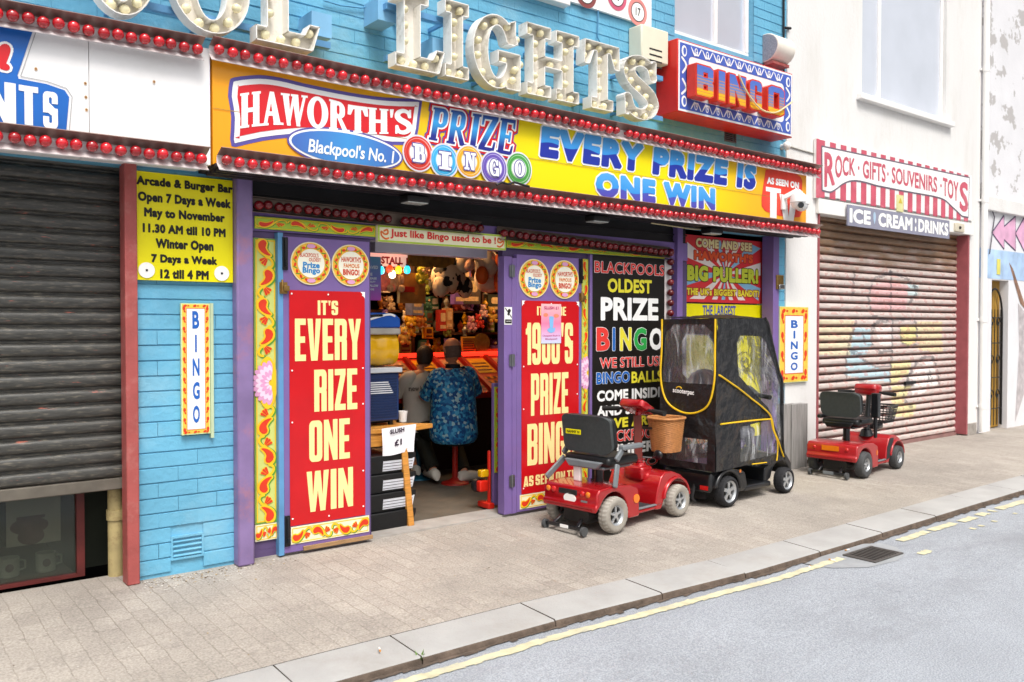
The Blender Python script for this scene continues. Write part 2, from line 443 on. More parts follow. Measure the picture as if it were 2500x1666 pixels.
    if ch == 'Z': return [(1, rect(0, 1-n, .6, 1)), (1, rect(0, 0, .6, n)), (1, [(0, n*.9), (.22, n*.9), (.6, 1-n*.9), (.38, 1-n*.9)]), (1, [(0, 1), (.1, 1), (.07, .72), (0, .72)]), (1, [(.6, 0), (.5, 0), (.54, .28), (.62, .28)])], .62
    if ch == 'N': return stem(ex, n+.03)+stem(.56, n+.03, 0, 1)+[(1, [(ex, 1), (ex+t+.04, 1), (.56+n+.03, 0), (.5, 0)])], .56+n+ex
    if ch == "'": return [(1, [(0, 1), (.16, 1), (.1, .66), (.03, .66)])], .16
    return None, .2
_GC = {}
def word(s, font=block, gap=.07, space=.2, kern={}, **k):
    out = []; x = 0; pv = ''
    for ch in s:
        x += kern.get(pv+ch, 0); pv = ch
        if ch == ' ': x += space; continue
        key = (font, ch, tuple(sorted(k.items())))
        if key not in _GC:
            ops, wd = font(ch, **k); _GC[key] = (cdt(ops), wd)
        sh, wd = _GC[key]
        out.append(xf(sh, lambda u, v, x=x: (u+x, v))); x += wd+gap
    return out
# ================================================================== colours used in several places
WHITE = mk('white_paint', 'e6e4e0', .6, .04, 3, bump=.15, bscale=25)
BLUE = mk('blue_masonry_paint', '66a9c8', .55, .12, 2.5, bump=.5, bscale=30, dirt='8fbccf', dscale=2.2, damt=.6)
BLUE2 = mk('blue_gloss_paint', '5a8fbb', .45, .15, 5, bump=.1)
PURPLE = mk('purple_paint', '765f98', .45, .1, 4, bump=.12, dirt='7d5f93', dscale=5, damt=.6)
PINKRED = mk('faded_red_paint', 'a04f4c', .5, .15, 7, bump=.2, dirt='b98079', dscale=5, damt=.7)
BLACK = mk('black_plastic', '15161a', .45, .15, 20)
RUBBER = mk('black_rubber', '1c1c1c', .8, .2, 30, bump=.2)
CHROME = mk('bright_metal', 'c9cacc', .25, .1, 8, metal=1)
STEEL = mk('dull_steel', '8a8c90', .4, .15, 9, metal=.9)
BRASS = mk('old_brass', '9a7a45', .4, .25, 25, metal=.8)
DARKMETAL = mk('dark_metal', '2d2c2e', .5, .2, 20, metal=.4)
GLASS = mk('window_glass', 'd0d5e0', .05, .05, 2, spec=.8)
pr(GLASS, 'Metallic', .25)
WOOD = mk('orange_wood', 'c98a3e', .45, .22, 4, stretch=(3, 3, 30), bump=.05)
PLY = mk('worn_wood', '9d7b55', .7, .25, 5, stretch=(2, 12, 12), bump=.3)
TEXTBLACK = mk('black_lettering', '1a1712', .5, .1, 10)
TEXTWHITE = mk('white_lettering', 'f0efec', .45, .03, 10)
CREAM = mk('cream_lettering', 'f3dd98', .5, .04, 12)
POSTRED = mk('poster_red', 'c01018', .32, .07, 5, coat=.15, dirt='b0101a', dscale=4)
YEL = mk('sign_yellow', 'e8dc00', .42, .05, 5)
LIME = mk('scroll_lime', 'a9c63a', .45, .1, 6)
SCRYEL = mk('scroll_yellow', 'efc022', .45, .08, 9)
SCRRED = mk('scroll_red', 'd83a1c', .45, .1, 9)
SCRGRN = mk('scroll_green', '5f9a33', .45, .1, 9)
CREAMP = ramp_mat('cream_panel', [(0, 'c9cf74'), (.3, 'f1ead0'), (.7, 'f1ead0'), (1, 'c4cf60')], 0, -.12, .12, .42)
PALE = mk('pale_cream_panel', 'ece6c2', .42, .05, 6)
BROWN = mk('dark_brown', '3a2418', .6, .25, 12)
REDL = mk('red_lettering', 'd52b28', .42, .06, 8)
BLUEL = mk('blue_lettering', '1f5fb5', .42, .06, 8)

# ================================================================== ground
def kerb_y(x):
    P = [(-6, -1.86), (1.7, -1.87), (3, -1.89), (3.8, -1.94), (4.6, -1.99), (5.85, -1.99), (8, -1.96), (9, -1.95), (40, -1.9)]
    for (a, p), (b, q) in zip(P, P[1:]):
        if x <= b: return p+(q-p)*(x-a)/(b-a)
    return -1.9
def pave_z(y): return .028*y if y < 0 else 0.
ROADZ = -.098
def block_mat():
    m = mk('concrete_block_paving', 'a59d94', .85, .1, 2.2, bump=.0, dirt='857d77', dscale=1.3, damt=.55); t = m.node_tree; N = t.nodes; L = t.links
    b = N['Principled BSDF']; tc = N.new('ShaderNodeTexCoord')
    mp = N.new('ShaderNodeMapping'); mp.inputs['Rotation'].default_value = (0, 0, R(90)); L.new(tc.outputs['Object'], mp.inputs[0])
    br = N.new('ShaderNodeTexBrick'); br.inputs['Scale'].default_value = 1; br.inputs['Mortar Size'].default_value = .0035
    br.inputs['Brick Width'].default_value = .2; br.inputs['Row Height'].default_value = .1; br.inputs['Mortar Smooth'].default_value = .6; br.inputs['Bias'].default_value = 0
    br.inputs['Color1'].default_value = (.98, .98, .98, 1); br.inputs['Color2'].default_value = (.84, .83, .83, 1); br.inputs['Mortar'].default_value = (.72, .69, .66, 1)
    nz0 = N.new('ShaderNodeTexNoise'); nz0.inputs['Scale'].default_value = 9; L.new(tc.outputs['Object'], nz0.inputs['Vector'])
    ad = N.new('ShaderNodeMix'); ad.data_type = 'RGBA'; ad.blend_type = 'LINEAR_LIGHT'; ad.inputs[0].default_value = .012
    L.new(mp.outputs[0], ad.inputs[6]); L.new(nz0.outputs[1], ad.inputs[7]); L.new(ad.outputs[2], br.inputs['Vector'])
    old = b.inputs['Base Color'].links[0].from_socket
    nf = N.new('ShaderNodeTexNoise'); nf.inputs['Scale'].default_value = 1.1; L.new(tc.outputs['Object'], nf.inputs['Vector'])
    fr = N.new('ShaderNodeMapRange'); fr.inputs['From Min'].default_value = .42; fr.inputs['From Max'].default_value = .62; fr.inputs['To Min'].default_value = .25; fr.inputs['To Max'].default_value = 1.; L.new(nf.outputs[0], fr.inputs[0])
    mx = N.new('ShaderNodeMix'); mx.data_type = 'RGBA'; mx.blend_type = 'MULTIPLY'; L.new(fr.outputs[0], mx.inputs[0])
    L.new(old, mx.inputs[6]); L.new(br.outputs[0], mx.inputs[7])
    sp = N.new('ShaderNodeTexNoise'); sp.inputs['Scale'].default_value = 90; sp.inputs['Detail'].default_value = 3; L.new(tc.outputs['Object'], sp.inputs['Vector'])
    sr = N.new('ShaderNodeMapRange'); sr.inputs['From Min'].default_value = .35; sr.inputs['From Max'].default_value = .65; sr.inputs['To Min'].default_value = .8; sr.inputs['To Max'].default_value = 1.18; L.new(sp.outputs[0], sr.inputs[0])
    m3 = N.new('ShaderNodeMix'); m3.data_type = 'RGBA'; m3.blend_type = 'MULTIPLY'; m3.inputs[0].default_value = 1; L.new(mx.outputs[2], m3.inputs[6]); L.new(sr.outputs[0], m3.inputs[7])
    vo = N.new('ShaderNodeTexVoronoi'); vo.inputs['Scale'].default_value = 4.5; L.new(tc.outputs['Object'], vo.inputs['Vector'])
    vr = N.new('ShaderNodeMapRange'); vr.inputs['From Min'].default_value = .05; vr.inputs['From Max'].default_value = .085; vr.inputs['To Min'].default_value = .8; L.new(vo.outputs['Distance'], vr.inputs[0])
    big = N.new('ShaderNodeTexNoise'); big.inputs['Scale'].default_value = .55; big.inputs['Detail'].default_value = 5; L.new(tc.outputs['Object'], big.inputs['Vector'])
    b2 = N.new('ShaderNodeMapRange'); b2.inputs['From Min'].default_value = .35; b2.inputs['From Max'].default_value = .65; b2.inputs['To Min'].default_value = .86; b2.inputs['To Max'].default_value = 1.08; L.new(big.outputs[0], b2.inputs[0])
    mm = N.new('ShaderNodeMath'); mm.operation = 'MULTIPLY'; L.new(vr.outputs[0], mm.inputs[0]); L.new(b2.outputs[0], mm.inputs[1])
    m5 = N.new('ShaderNodeMix'); m5.data_type = 'RGBA'; m5.blend_type = 'MULTIPLY'; m5.inputs[0].default_value = 1; L.new(m3.outputs[2], m5.inputs[6]); L.new(mm.outputs[0], m5.inputs[7])
    L.new(m5.outputs[2], b.inputs['Base Color'])
    bp = N.new('ShaderNodeBump'); bp.inputs['Strength'].default_value = .5; bp.inputs['Distance'].default_value = .006
    mh = N.new('ShaderNodeMath'); mh.operation = 'MULTIPLY_ADD'; mh.inputs[1].default_value = .5; L.new(sp.outputs[0], mh.inputs[0])
    iv = N.new('ShaderNodeMath'); iv.operation = 'SUBTRACT'; iv.inputs[0].default_value = 1; L.new(br.outputs['Fac'], iv.inputs[1]); L.new(iv.outputs[0], mh.inputs[2])
    L.new(mh.outputs[0], bp.inputs['Height']); L.new(bp.outputs[0], b.inputs['Normal'])
    return m
def asphalt_mat():
    m = mk('worn_asphalt', '9ca0a7', .8, .08, 1.5); t = m.node_tree; N = t.nodes; L = t.links; b = N['Principled BSDF']
    tc = N.new('ShaderNodeTexCoord'); old = b.inputs['Base Color'].links[0].from_socket
    vo = N.new('ShaderNodeTexVoronoi'); vo.inputs['Scale'].default_value = 95; L.new(tc.outputs['Object'], vo.inputs['Vector'])
    sp = N.new('ShaderNodeTexNoise'); sp.inputs['Scale'].default_value = 130; sp.inputs['Detail'].default_value = 2; L.new(tc.outputs['Object'], sp.inputs['Vector'])
    sr = N.new('ShaderNodeMapRange'); sr.inputs['From Min'].default_value = .36; sr.inputs['From Max'].default_value = .64; sr.inputs['To Min'].default_value = .74; sr.inputs['To Max'].default_value = 1.18; L.new(sp.outputs[0], sr.inputs[0])
    m1 = N.new('ShaderNodeMix'); m1.data_type = 'RGBA'; m1.blend_type = 'MULTIPLY'; m1.inputs[0].default_value = 1; L.new(old, m1.inputs[6]); L.new(sr.outputs[0], m1.inputs[7])
    n2 = N.new('ShaderNodeTexNoise'); n2.inputs['Scale'].default_value = 1.1; n2.inputs['Detail'].default_value = 8; n2.inputs['Roughness'].default_value = .75
    mp = N.new('ShaderNodeMapping'); mp.inputs['Scale'].default_value = (.5, 1.2, 1); L.new(tc.outputs['Object'], mp.inputs[0]); L.new(mp.outputs[0], n2.inputs['Vector'])
    r2 = N.new('ShaderNodeMapRange'); r2.inputs['From Min'].default_value = .5; r2.inputs['From Max'].default_value = .7; r2.inputs['To Max'].default_value = .75; L.new(n2.outputs[0], r2.inputs[0])
    m2 = N.new('ShaderNodeMix'); m2.data_type = 'RGBA'; L.new(r2.outputs[0], m2.inputs[0]); L.new(m1.outputs[2], m2.inputs[6]); m2.inputs[7].default_value = c('84868b')
    L.new(m2.outputs[2], b.inputs['Base Color'])
    bp = N.new('ShaderNodeBump'); bp.inputs['Strength'].default_value = .6; bp.inputs['Distance'].default_value = .006
    L.new(vo.outputs['Distance'], bp.inputs['Height']); L.new(bp.outputs[0], b.inputs['Normal'])
    return m
PAVE = block_mat(); ROAD = asphalt_mat()
KERBM = mk('kerb_concrete', 'a3a19f', .85, .1, 3, bump=.4, bscale=80, dirt='948e88', dscale=2, damt=.6)
KERBD = mk('kerb_face_dirt', '5d5046', .95, .35, 14, bump=.8, bscale=60)
def strip(name, x0, x1, step, yf, mat, kind='structure', label=None):
    b = MB(); n = int((x1-x0)/step); vs = []; fs = []
    rows = None
    for i in range(n+1):
        x = x0+(x1-x0)*i/n; col = yf(x)
        rows = len(col); vs += [(x, y, z) for y, z in col]
    for i in range(n):
        for j in range(rows-1):
            k = i*rows+j; fs.append((k, k+rows, k+rows+1, k+1))
    b.add(vs, fs, 0, True); o = b.build(name, mat); tag(o, label, None, None, kind); return o
strip('pavement', -8, 40, .25, lambda x: [(kerb_y(x)+.3, pave_z(kerb_y(x)+.3)), (-.6, pave_z(-.6)), (0, 0), (.24, .0)], PAVE, label='grey block paving of the footway in front of the shops')
strip('road', -14, 45, .5, lambda x: [(-13, ROADZ-.0), (-7, ROADZ+.02), (kerb_y(x)-.15, ROADZ), (kerb_y(x)+.02, ROADZ-.004)], ROAD, label='worn grey asphalt road in the foreground')
# kerb: one stone after another with open joints
kb = MB(); xs = [-6.4+.795*i for i in range(11)]+[2.16, 2.99, 3.78, 4.51, 5.35, 6.2, 7.08, 7.98, 8.8, 9.6]+[10.4+.8*i for i in range(30)]
xs = sorted(x for x in xs if x < 1.6 or x > 2.1)
for a, b_ in zip(xs, xs[1:]):
    if b_-a < .3: continue
    g = .004; a0, b0 = a+g, b_-g; dz = rnd.uniform(-.003, .003); n = 6
    for i in range(n):
        p, q = a0+(b0-a0)*i/n, a0+(b0-a0)*(i+1)/n
        sec = lambda x: [(kerb_y(x)+.30, -.06+.0145+dz*.3), (kerb_y(x)+.012, -.058+dz), (kerb_y(x)+.003, -.064+dz), (kerb_y(x)-.002, -.075+dz), (kerb_y(x)-.006, ROADZ-.02), (kerb_y(x)+.3, -.16)]
        A, B = sec(p), sec(q)
        kb.add([(p, y, z) for y, z in A]+[(q, y, z) for y, z in B], [(0, 6, 7, 1), (1, 7, 8, 2)], 0, True)
        kb.add([(p, y, z) for y, z in A]+[(q, y, z) for y, z in B], [(2, 8, 9, 3), (3, 9, 10, 4)], 1, True)
        if i == 0: kb.add([(p, y, z) for y, z in A], [(0, 1, 2, 3, 4, 5)], 1)
        if i == n-1: kb.add([(q, y, z) for y, z in B], [(5, 4, 3, 2, 1, 0)], 1)
ko = kb.build('kerb', [KERBM, KERBD]); tag(ko, 'pale concrete kerb stones with dark open joints', None, None, 'structure')
# dirt in the joint bottom and along the gutter
strip('kerb_bed', -6, 34, .5, lambda x: [(kerb_y(x)+.305, -.075), (kerb_y(x)+.02, -.082)], KERBD, label='dark earth showing in the kerb joints')
gd = MB(); x = -3.
while x < 20:
    l = rnd.uniform(.04, .1); wd = rnd.uniform(.012, .045); y = kerb_y(x)-.004
    gd.add([(x, y, ROADZ+.003), (x+l, kerb_y(x+l)-.004, ROADZ+.003), (x+l, y-wd*rnd.uniform(.5, 1), ROADZ+.003), (x, y-wd, ROADZ+.003)], [(0, 1, 2, 3)]); x += l
tag(gd.build('gutter_dirt', KERBD), 'dark grit lying along the foot of the kerb', None, None, 'stuff')
YLINE = mk('worn_yellow_line', 'c9c2a2', .8, .2, 14, bump=.3, dirt='8e8f90', dscale=7, damt=.8)
yl = MB()
def yline(x0, x1, off, wd, gap=0.):
    x = x0
    while x < x1:
        l = min(.05, x1-x); j = lambda: rnd.uniform(-.008, .008)
        if rnd.random() > gap:
            y0 = kerb_y(x)-off+math.sin(x*5)*.004; y1 = kerb_y(x+l)-off+math.sin((x+l)*5)*.004
            yl.add([(x, y0+j(), ROADZ+.005), (x+l, y1+j(), ROADZ+.005), (x+l, y1-wd+j(), ROADZ+.005), (x, y0-wd+j(), ROADZ+.005)], [(0, 3, 2, 1)])
        x += l
yline(1.2, 5.42, .095, .062, .0); yline(6.2, 7.1, .1, .07, .08); yline(7.2, 15, .105, .075, .15); yline(7.0, 11, .29, .04, .75); yline(5.95, 6.1, .37, .06)
tag(yl.build('road_marking', YLINE), 'worn yellow no-waiting line painted along the gutter', None, None, 'structure')
# drain
PATCH = mk('smooth_tar_patch', '97999c', .75, .12, 6, bump=.3, bscale=40)
pb = MB(); gcx, gcy = G(2132, 1356, ROADZ)
pts = [(5.1, -2.03), (5.35, -2.0), (5.9, -2.0), (6.02, -2.07), (6.0, -2.2), (5.85, -2.34), (5.65, -2.38), (5.35, -2.34), (5.15, -2.2)]
pb.add([(a, b_, ROADZ+.004) for a, b_ in pts], [list(range(len(pts)))])
tag(pb.build('road_patch', PATCH), 'smooth grey asphalt patch around the drain grate', None, None, 'structure')
dg = thing('drain_grate', 'black iron slotted drain grate in the road beside the kerb', 'drain', (gcx, gcy, ROADZ))
b = MB(); b.box(gcx-.17, gcx+.17, gcy-.1, gcy+.1, ROADZ+.005, ROADZ+.008); b.build('grate_pit', mk('pit_black', '0a0a0a', .9, .1), dg)
b = MB()
for s in (-1, 1):
    b.box(gcx-.19, gcx+.19, gcy+s*.11-.01, gcy+s*.11+.01, ROADZ+.004, ROADZ+.014); b.box(gcx+s*.18-.01, gcx+s*.18+.01, gcy-.1, gcy+.1, ROADZ+.004, ROADZ+.0135)
b.build('grate_frame', mk('worn_iron', '5f5b58', .5, .2, 20, metal=.4), dg)
b = MB()
for i in range(9):
    x = gcx-.152+.038*i; b.add([(x-.009, gcy-.1, ROADZ+.0125), (x+.009, gcy-.1, ROADZ+.0125), (x+.009, gcy+.1, ROADZ+.0125), (x-.009, gcy+.1, ROADZ+.0125)], [(0, 1, 2, 3)])
b.build('grate_bars', mk('worn_iron', '5f5b58'), dg)
# crumbs of shell, paper and droppings
lit = MB()
def crumb(x, y, z, r):
    k = rnd.randint(4, 6); a0 = rnd.random()*6; h = r*rnd.uniform(.15, .5)
    ring = [(x+math.cos(a0+6.283*i/k)*r*rnd.uniform(.5, 1.1), y+math.sin(a0+6.283*i/k)*r*rnd.uniform(.4, 1), z+.002+rnd.uniform(0, h)) for i in range(k)]
    lit.add(ring+[(x, y, z+h+.003)], [(i, (i+1) % k, k) for i in range(k)], 1 if rnd.random() < .3 else (2 if rnd.random() < .25 else 0))
for i in range(300):
    x = 1.36+abs(rnd.gauss(.32, .25)); y = -.03-abs(rnd.gauss(0, .11))
    crumb(x, y, pave_z(y), rnd.uniform(.002, .011))
for i in range(170):
    x = rnd.uniform(.5, 9); y = rnd.uniform(-1.55, -.05); crumb(x, y, pave_z(y), rnd.uniform(.002, .008))
tag(lit.build('litter_crumbs', [mk('droppings_white', 'c4beb6', .8, .1, 40), mk('shell_tan', 'a8926f', .8, .2, 40), mk('grit_brown', '6b5846', .9, .2, 40)]), 'white and tan crumbs scattered on the paving under the blue wall', None, None, 'stuff')
def butt(x, y, z, a, n):
    o = MB(); d = Vector((math.cos(a), math.sin(a), 0))*.022
    p = Vector((x, y, z+.005)); o.tube([p-d, p+d*.3], .0045, 6, 0); o.tube([p+d*.3, p+d], .0046, 6, 1)
    return o.build('cigarette_end', [TEXTWHITE, mk('filter_tan', 'c78a4a', .8, .1, 40)])
for i, (x, y, z, l) in enumerate([(5.05, -2.1, ROADZ+.004, 'cigarette end in the gutter left of the drain grate'), (5.3, -2.11, ROADZ+.008, 'cigarette end at the near left corner of the drain grate'),
                                  (5.62, -2.035, ROADZ+.008, 'cigarette end between the drain grate and the kerb'), (2.02, -1.72, -.045, 'white cigarette end in the kerb joint nearest the camera')]):
    tag(butt(x, y, z, i*1.3+.4, i), l, 'cigarette end', 'cigarette ends in the street')
wd = MB()
for i in range(16):
    a = rnd.random()*6.28; p = Vector((2.155, -1.86, -.09)); q = p+Vector((math.cos(a)*.03, math.sin(a)*.03, rnd.uniform(.02, .06)))
    n = Vector((-math.sin(a), math.cos(a), 0))*.006
    wd.add([p, (p+q)/2+n, q, (p+q)/2-n], [(0, 1, 2, 3)])
tag(wd.build('weed', mk('weed_green', '5f7f35', .7, .2, 20)), 'small green weed growing in a kerb joint', 'weed')
# ================================================================== arcade building
XA0, XA1 = -2.2, 7.857
arc = thing('arcade_building', 'two storey arcade building with blue painted brick front', 'building', (3, .1, 0))
def bricks(mb, x0, x1, z0, z1, Y, holes=(), ch=.0915, bw=.233, m=0, head=0.):
    k = 0; z = z0
    while z < z1-.01:
        za, zb = z+.0025, min(z+ch-.0025, z1); x = x0-(bw/2 if k % 2 else 0)
        while x < x1-.005:
            gp_ = .0026 if rnd.random() < .4 else 0.; a, b = max(x, x0), min(x+bw-gp_, x1); x += bw
            if b-a < .02: continue
            segs = [(a, b)]
            for hx0, hx1, hz0, hz1 in holes:
                if hz0 < zb-.01 and hz1 > za+.01:
                    ns = []
                    for p, q in segs:
                        if hx0 >= q or hx1 <= p: ns.append((p, q)); continue
                        if p < hx0: ns.append((p, hx0))
                        if q > hx1: ns.append((hx1, q))
                    segs = ns
            for p, q in segs:
                if q-p < .012: continue
                y = Y+rnd.uniform(-.0015, .0015); c_ = .0035; cx = 0.; j = [rnd.uniform(-.0012, .0012) for _ in range(4)]
                vs = [(p, Y+.009, za), (q, Y+.009, za), (q, Y+.009, zb), (p, Y+.009, zb),
                      (p+cx, y+j[0], za+c_+j[1]), (q-cx, y+j[1], za+c_+j[2]), (q-cx, y+j[2], zb-c_+j[3]), (p+cx, y+j[3], zb-c_+j[0])]
                mb.add(vs, [(4, 5, 6, 7), (0, 1, 5, 4), (1, 2, 6, 5), (2, 3, 7, 6), (3, 0, 4, 7)], m)
        z += ch; k += 1
xb0, xb1 = wx(336, 900), wx(578, 900)           # lower blue pier between red post and purple post
vx0, vx1, vz0, vz1 = wx(417, 1340), wx(497, 1340), wz(417, 1370), wz(417, 1312)
UZ = 2.44
s_l = (wx(1404, 17, -.08)-1.5, wx(1404, 17, -.08)); s_z = wz(1404, 19, -.08)
wB = (wx(1635, 60, .06), wx(1828, 100, .06)); wBz = wz(1635, 82, .04)
holes = [(s_l[0]+.05, s_l[1]-.05, s_z+.05, s_z+1.4), (wB[0], wB[1], wBz, wBz+1.5), (vx0, vx1, vz0, vz1)]
uvx0, uvx1, uvz0, uvz1 = wx(1768, 325), wx(1797, 330), wz(1768, 344), wz(1768, 317)
holes.append((uvx0, uvx1, uvz0, uvz1))
b = MB()
bricks(b, xb0-.004, xb1, .02, UZ, 0, holes[2:3])
bricks(b, XA0, XA1, UZ, 6.9, 0, holes)
bricks(b, wx(1895, 700), XA1, .03, UZ, 0)
# backing with real openings: built of slabs round the holes
def slab_with_holes(mb, x0, x1, z0, z1, y0, y1, hs, m=0):
    xs = sorted({x0, x1, *[h[0] for h in hs], *[h[1] for h in hs]}); zs = sorted({z0, z1, *[h[2] for h in hs], *[h[3] for h in hs]})
    xs = [x for x in xs if x0 <= x <= x1]; zs = [z for z in zs if z0 <= z <= z1]
    inside = lambda x, z: any(h[0] < x < h[1] and h[2] < z < h[3] for h in hs)
    solid = lambda i, j: 0 <= i < len(xs)-1 and 0 <= j < len(zs)-1 and not inside((xs[i]+xs[i+1])/2, (zs[j]+zs[j+1])/2)
    for i in range(len(xs)-1):
        for j in range(len(zs)-1):
            if not solid(i, j): continue
            a, bb, p, q = xs[i], xs[i+1], zs[j], zs[j+1]
            mb.add([(a, y0, p), (bb, y0, p), (bb, y0, q), (a, y0, q)], [(0, 1, 2, 3)], m); mb.add([(a, y1, p), (bb, y1, p), (bb, y1, q), (a, y1, q)], [(3, 2, 1, 0)], m)
            if not solid(i-1, j): mb.add([(a, y0, p), (a, y1, p), (a, y1, q), (a, y0, q)], [(0, 1, 2, 3)], m)
            if not solid(i+1, j): mb.add([(bb, y0, p), (bb, y1, p), (bb, y1, q), (bb, y0, q)], [(3, 2, 1, 0)], m)
            if not solid(i, j-1): mb.add([(a, y0, p), (bb, y0, p), (bb, y1, p), (a, y1, p)], [(0, 1, 2, 3)], m)
            if not solid(i, j+1): mb.add([(a, y0, q), (bb, y0, q), (bb, y1, q), (a, y1, q)], [(3, 2, 1, 0)], m)
slab_with_holes(b, XA0, XA1, UZ, 6.9, .006, .3, holes[:2]+[holes[3]])
b.box(xb0, 2.0, .0105, .28, 0, UZ-.003); b.box(wx(1895, 700), XA1, .006, .28, 0, UZ-.003)
b.build('brick_wall', BLUE, arc)
b = MB(); b.box(XA0, XA1, -.06, .34, 6.9, 7.05); b.build('coping', WHITE, arc)
def louvre(x0, x1, z0, z1, Y, n, parent, m):
    b = MB(); t = .012
    b.box(x0, x1, Y-.004, Y+.02, z0, z0+t); b.box(x0, x1, Y-.004, Y+.02, z1-t, z1); b.box(x0, x0+t, Y-.0035, Y+.02, z0+t, z1-t); b.box(x1-t, x1, Y-.0035, Y+.02, z0+t, z1-t)
    for i in range(1, n):
        z = z0+(z1-z0)*i/n; b.add([(x0+t, Y-.002, z-.006), (x1-t, Y-.002, z-.006), (x1-t, Y+.02, z+.008), (x0+t, Y+.02, z+.008), (x0+t, Y, z-.011), (x1-t, Y, z-.011)], [(0, 1, 2, 3), (0, 4, 5, 1), (4, 3, 2, 5)])
    o = b.build('air_vent', m, parent)
    k = MB(); k.box(x0+.004, x1-.004, Y+.0385, Y+.045, z0+.004, z1-.004); k.build('vent_hole', mk('hole_black', '08080a', .9, 0), o)
louvre(vx0, vx1, vz0, vz1, -.004, 5, arc, BLUE); louvre(uvx0, uvx1, uvz0, uvz1, 0, 6, arc, mk('vent_terracotta', '5d5f70', .7, .2))
FR = mk('upvc_white', 'eceae8', .3, .03, 4)
CURT = mk('net_curtain', 'd8dade', .9, .05, 6)
def window(x0, x1, z0, z1, Y, parent, mull=(), sill=0.07, sillx=.06, fw=.055):
    f = MB(); d = .06
    f.box(x0, x1, Y, Y+d, z0, z0+fw); f.box(x0, x1, Y, Y+d, z1-fw, z1)
    f.box(x0, x0+fw, Y+.001, Y+d, z0+fw, z1-fw); f.box(x1-fw, x1, Y+.001, Y+d, z0+fw, z1-fw)
    for mx_ in mull: f.box(mx_-fw/2, mx_+fw/2, Y+.001, Y+d, z0+fw, z1-fw)
    win = f.build('window', FR, parent, bevel=.006)
    g = MB(); xs = [x0+fw]+[q for mx_ in mull for q in (mx_-fw/2, mx_+fw/2)]+[x1-fw]
    for a, bb in zip(xs[::2], xs[1::2]):
        g.box(a-.002, bb+.002, Y+.025, Y+.035, z0+fw-.002, z1-fw+.002)
    g.build('window_pane', GLASS, win)
    if sill:
        k = MB(); k.box(x0-sillx, x1+sillx, -.08, Y+.03, z0-sill, z0-.001); k.build('window_sill', FR, win, bevel=.008)
    return win
window(wB[0], wB[1], wBz+.002, wBz+1.5, .06, arc, (wx(1748, 100, .06),), 0)
window(s_l[0]+.05, s_l[1]-.05, s_z+.052, s_z+1.4, .06, arc, (), .05, .0)

# ------------------------------------------------------------------ room behind the doors
ROOMW = mk('arcade_wall_dark', '33231a', .8, .3, 3); ROOMC = mk('arcade_ceiling', '4a3324', .8, .2, 3)
FLOORM = mk('arcade_floor_concrete', '5d564c', .8, .2, 5, bump=.3, dirt='3f3a33', dscale=2)
RX0, RX1, RY0, RY1, RZ = 2.06, 9.3, .28, 3.9, 2.62
b = MB(); b.box(RX0, RX1, RY1, RY1+.1, 0, RZ); b.box(RX0-.1, RX0, RY0, RY1+.1, 0, RZ); b.box(RX1, RX1+.1, RY0, RY1+.1, 0, RZ)
b.build('interior_wall', ROOMW, arc)
b = MB(); b.box(RX0-.1, RX1+.1, .302, RY1+.1, RZ, RZ+.1); b.build('ceiling', ROOMC, arc)
b = MB(); b.box(RX0-.1, RX1+.1, .26, RY1+.1, -.1, .002)
tag(b.build('arcade_floor', FLOORM), 'worn concrete floor inside the arcade', None, None, 'structure')
b = MB(); b.box(2.06, 7.66, .01, .2595, -.1, .012)
tag(b.build('threshold', mk('threshold_cement', 'a29c96', .9, .15, 5, bump=.5, dirt='7c736a', dscale=4)), 'cement threshold strip along the shop front', None, None, 'structure')

# ------------------------------------------------------------------ purple timber shop front
front = thing('shop_front', 'purple timber shop front under the red bulb canopy', 'shop front', (4.8, 0, 0))
HB0, HB1 = wz(1236, 606), 2.44
ox0, ox1 = wx(902, 900), wx(1232, 900)
b = MB(); b.box(2.058, 6.3, .005, .1, HB0, HB1-.16); b.build('header_beam', PURPLE, front)
b = MB(); b.box(2.0, 6.3, .03, .1, HB1-.16, HB1-.002); b.box(2.058, 6.3, .012, .03, HB1-.158, HB1-.15); b.box(2.058, 6.3, .012, .03, HB1-.09, HB1-.08); b.box(6.301, 7.7, .16, .24, HB1-.16, HB1+.15); b.build('shutter_housing', mk('housing_black', '1d191b', .5, .3, 6), front)
px0, px1 = wx(576, 900, -.06), wx(620, 900, -.08)
b = MB(); b.box(px0, px1, -.085, .004, .0, 2.445); o = b.build('corner_post', mk('worn_purple_post', '806c98', .4, .15, 6, dirt='a8707c', dscale=5, damt=.8, bump=.1), front, bevel=.012)
lx0, lx1 = wx(678, 900), wx(905, 900)
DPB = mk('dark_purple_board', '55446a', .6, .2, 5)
for a, bb, y in ((px1+.004, ox0+.02, .02), (ox1, 6.32, .03)):
    b = MB(); b.box(a, bb, y, .09, .06, HB0-.002); b.box(a, bb, .015, .0895, .012, .0595); b.build('side_panel', DPB, front)
for a, bb, yy, y0, y1, z in ((1438, 1444, 900, -.012, .028, HB0-.003), (1648, 1661, 700, -.03, .03, HB1-.004), (1880, 1894, 700, -.04, .1, HB1-.004)):
    b = MB(); b.box(wx(a, yy), wx(bb, yy), y0, y1, .02, z); b.build('frame_post', PURPLE, front, bevel=.004)
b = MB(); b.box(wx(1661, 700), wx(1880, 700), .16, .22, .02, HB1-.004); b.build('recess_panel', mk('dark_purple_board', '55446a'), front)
SOF = mk('soffit_dark', '2a2228', .6, .3, 4, dirt='4a3a3c')
b = MB(); b.box(1.74, 7.85, -.3, -.002, UZ+.0, UZ+.02)
for i, y in enumerate((-.27, -.19, -.1)): b.box(1.76, 7.83, y-.02, y+.02, UZ-.022, UZ-.001)
b.build('canopy_soffit', SOF, front)
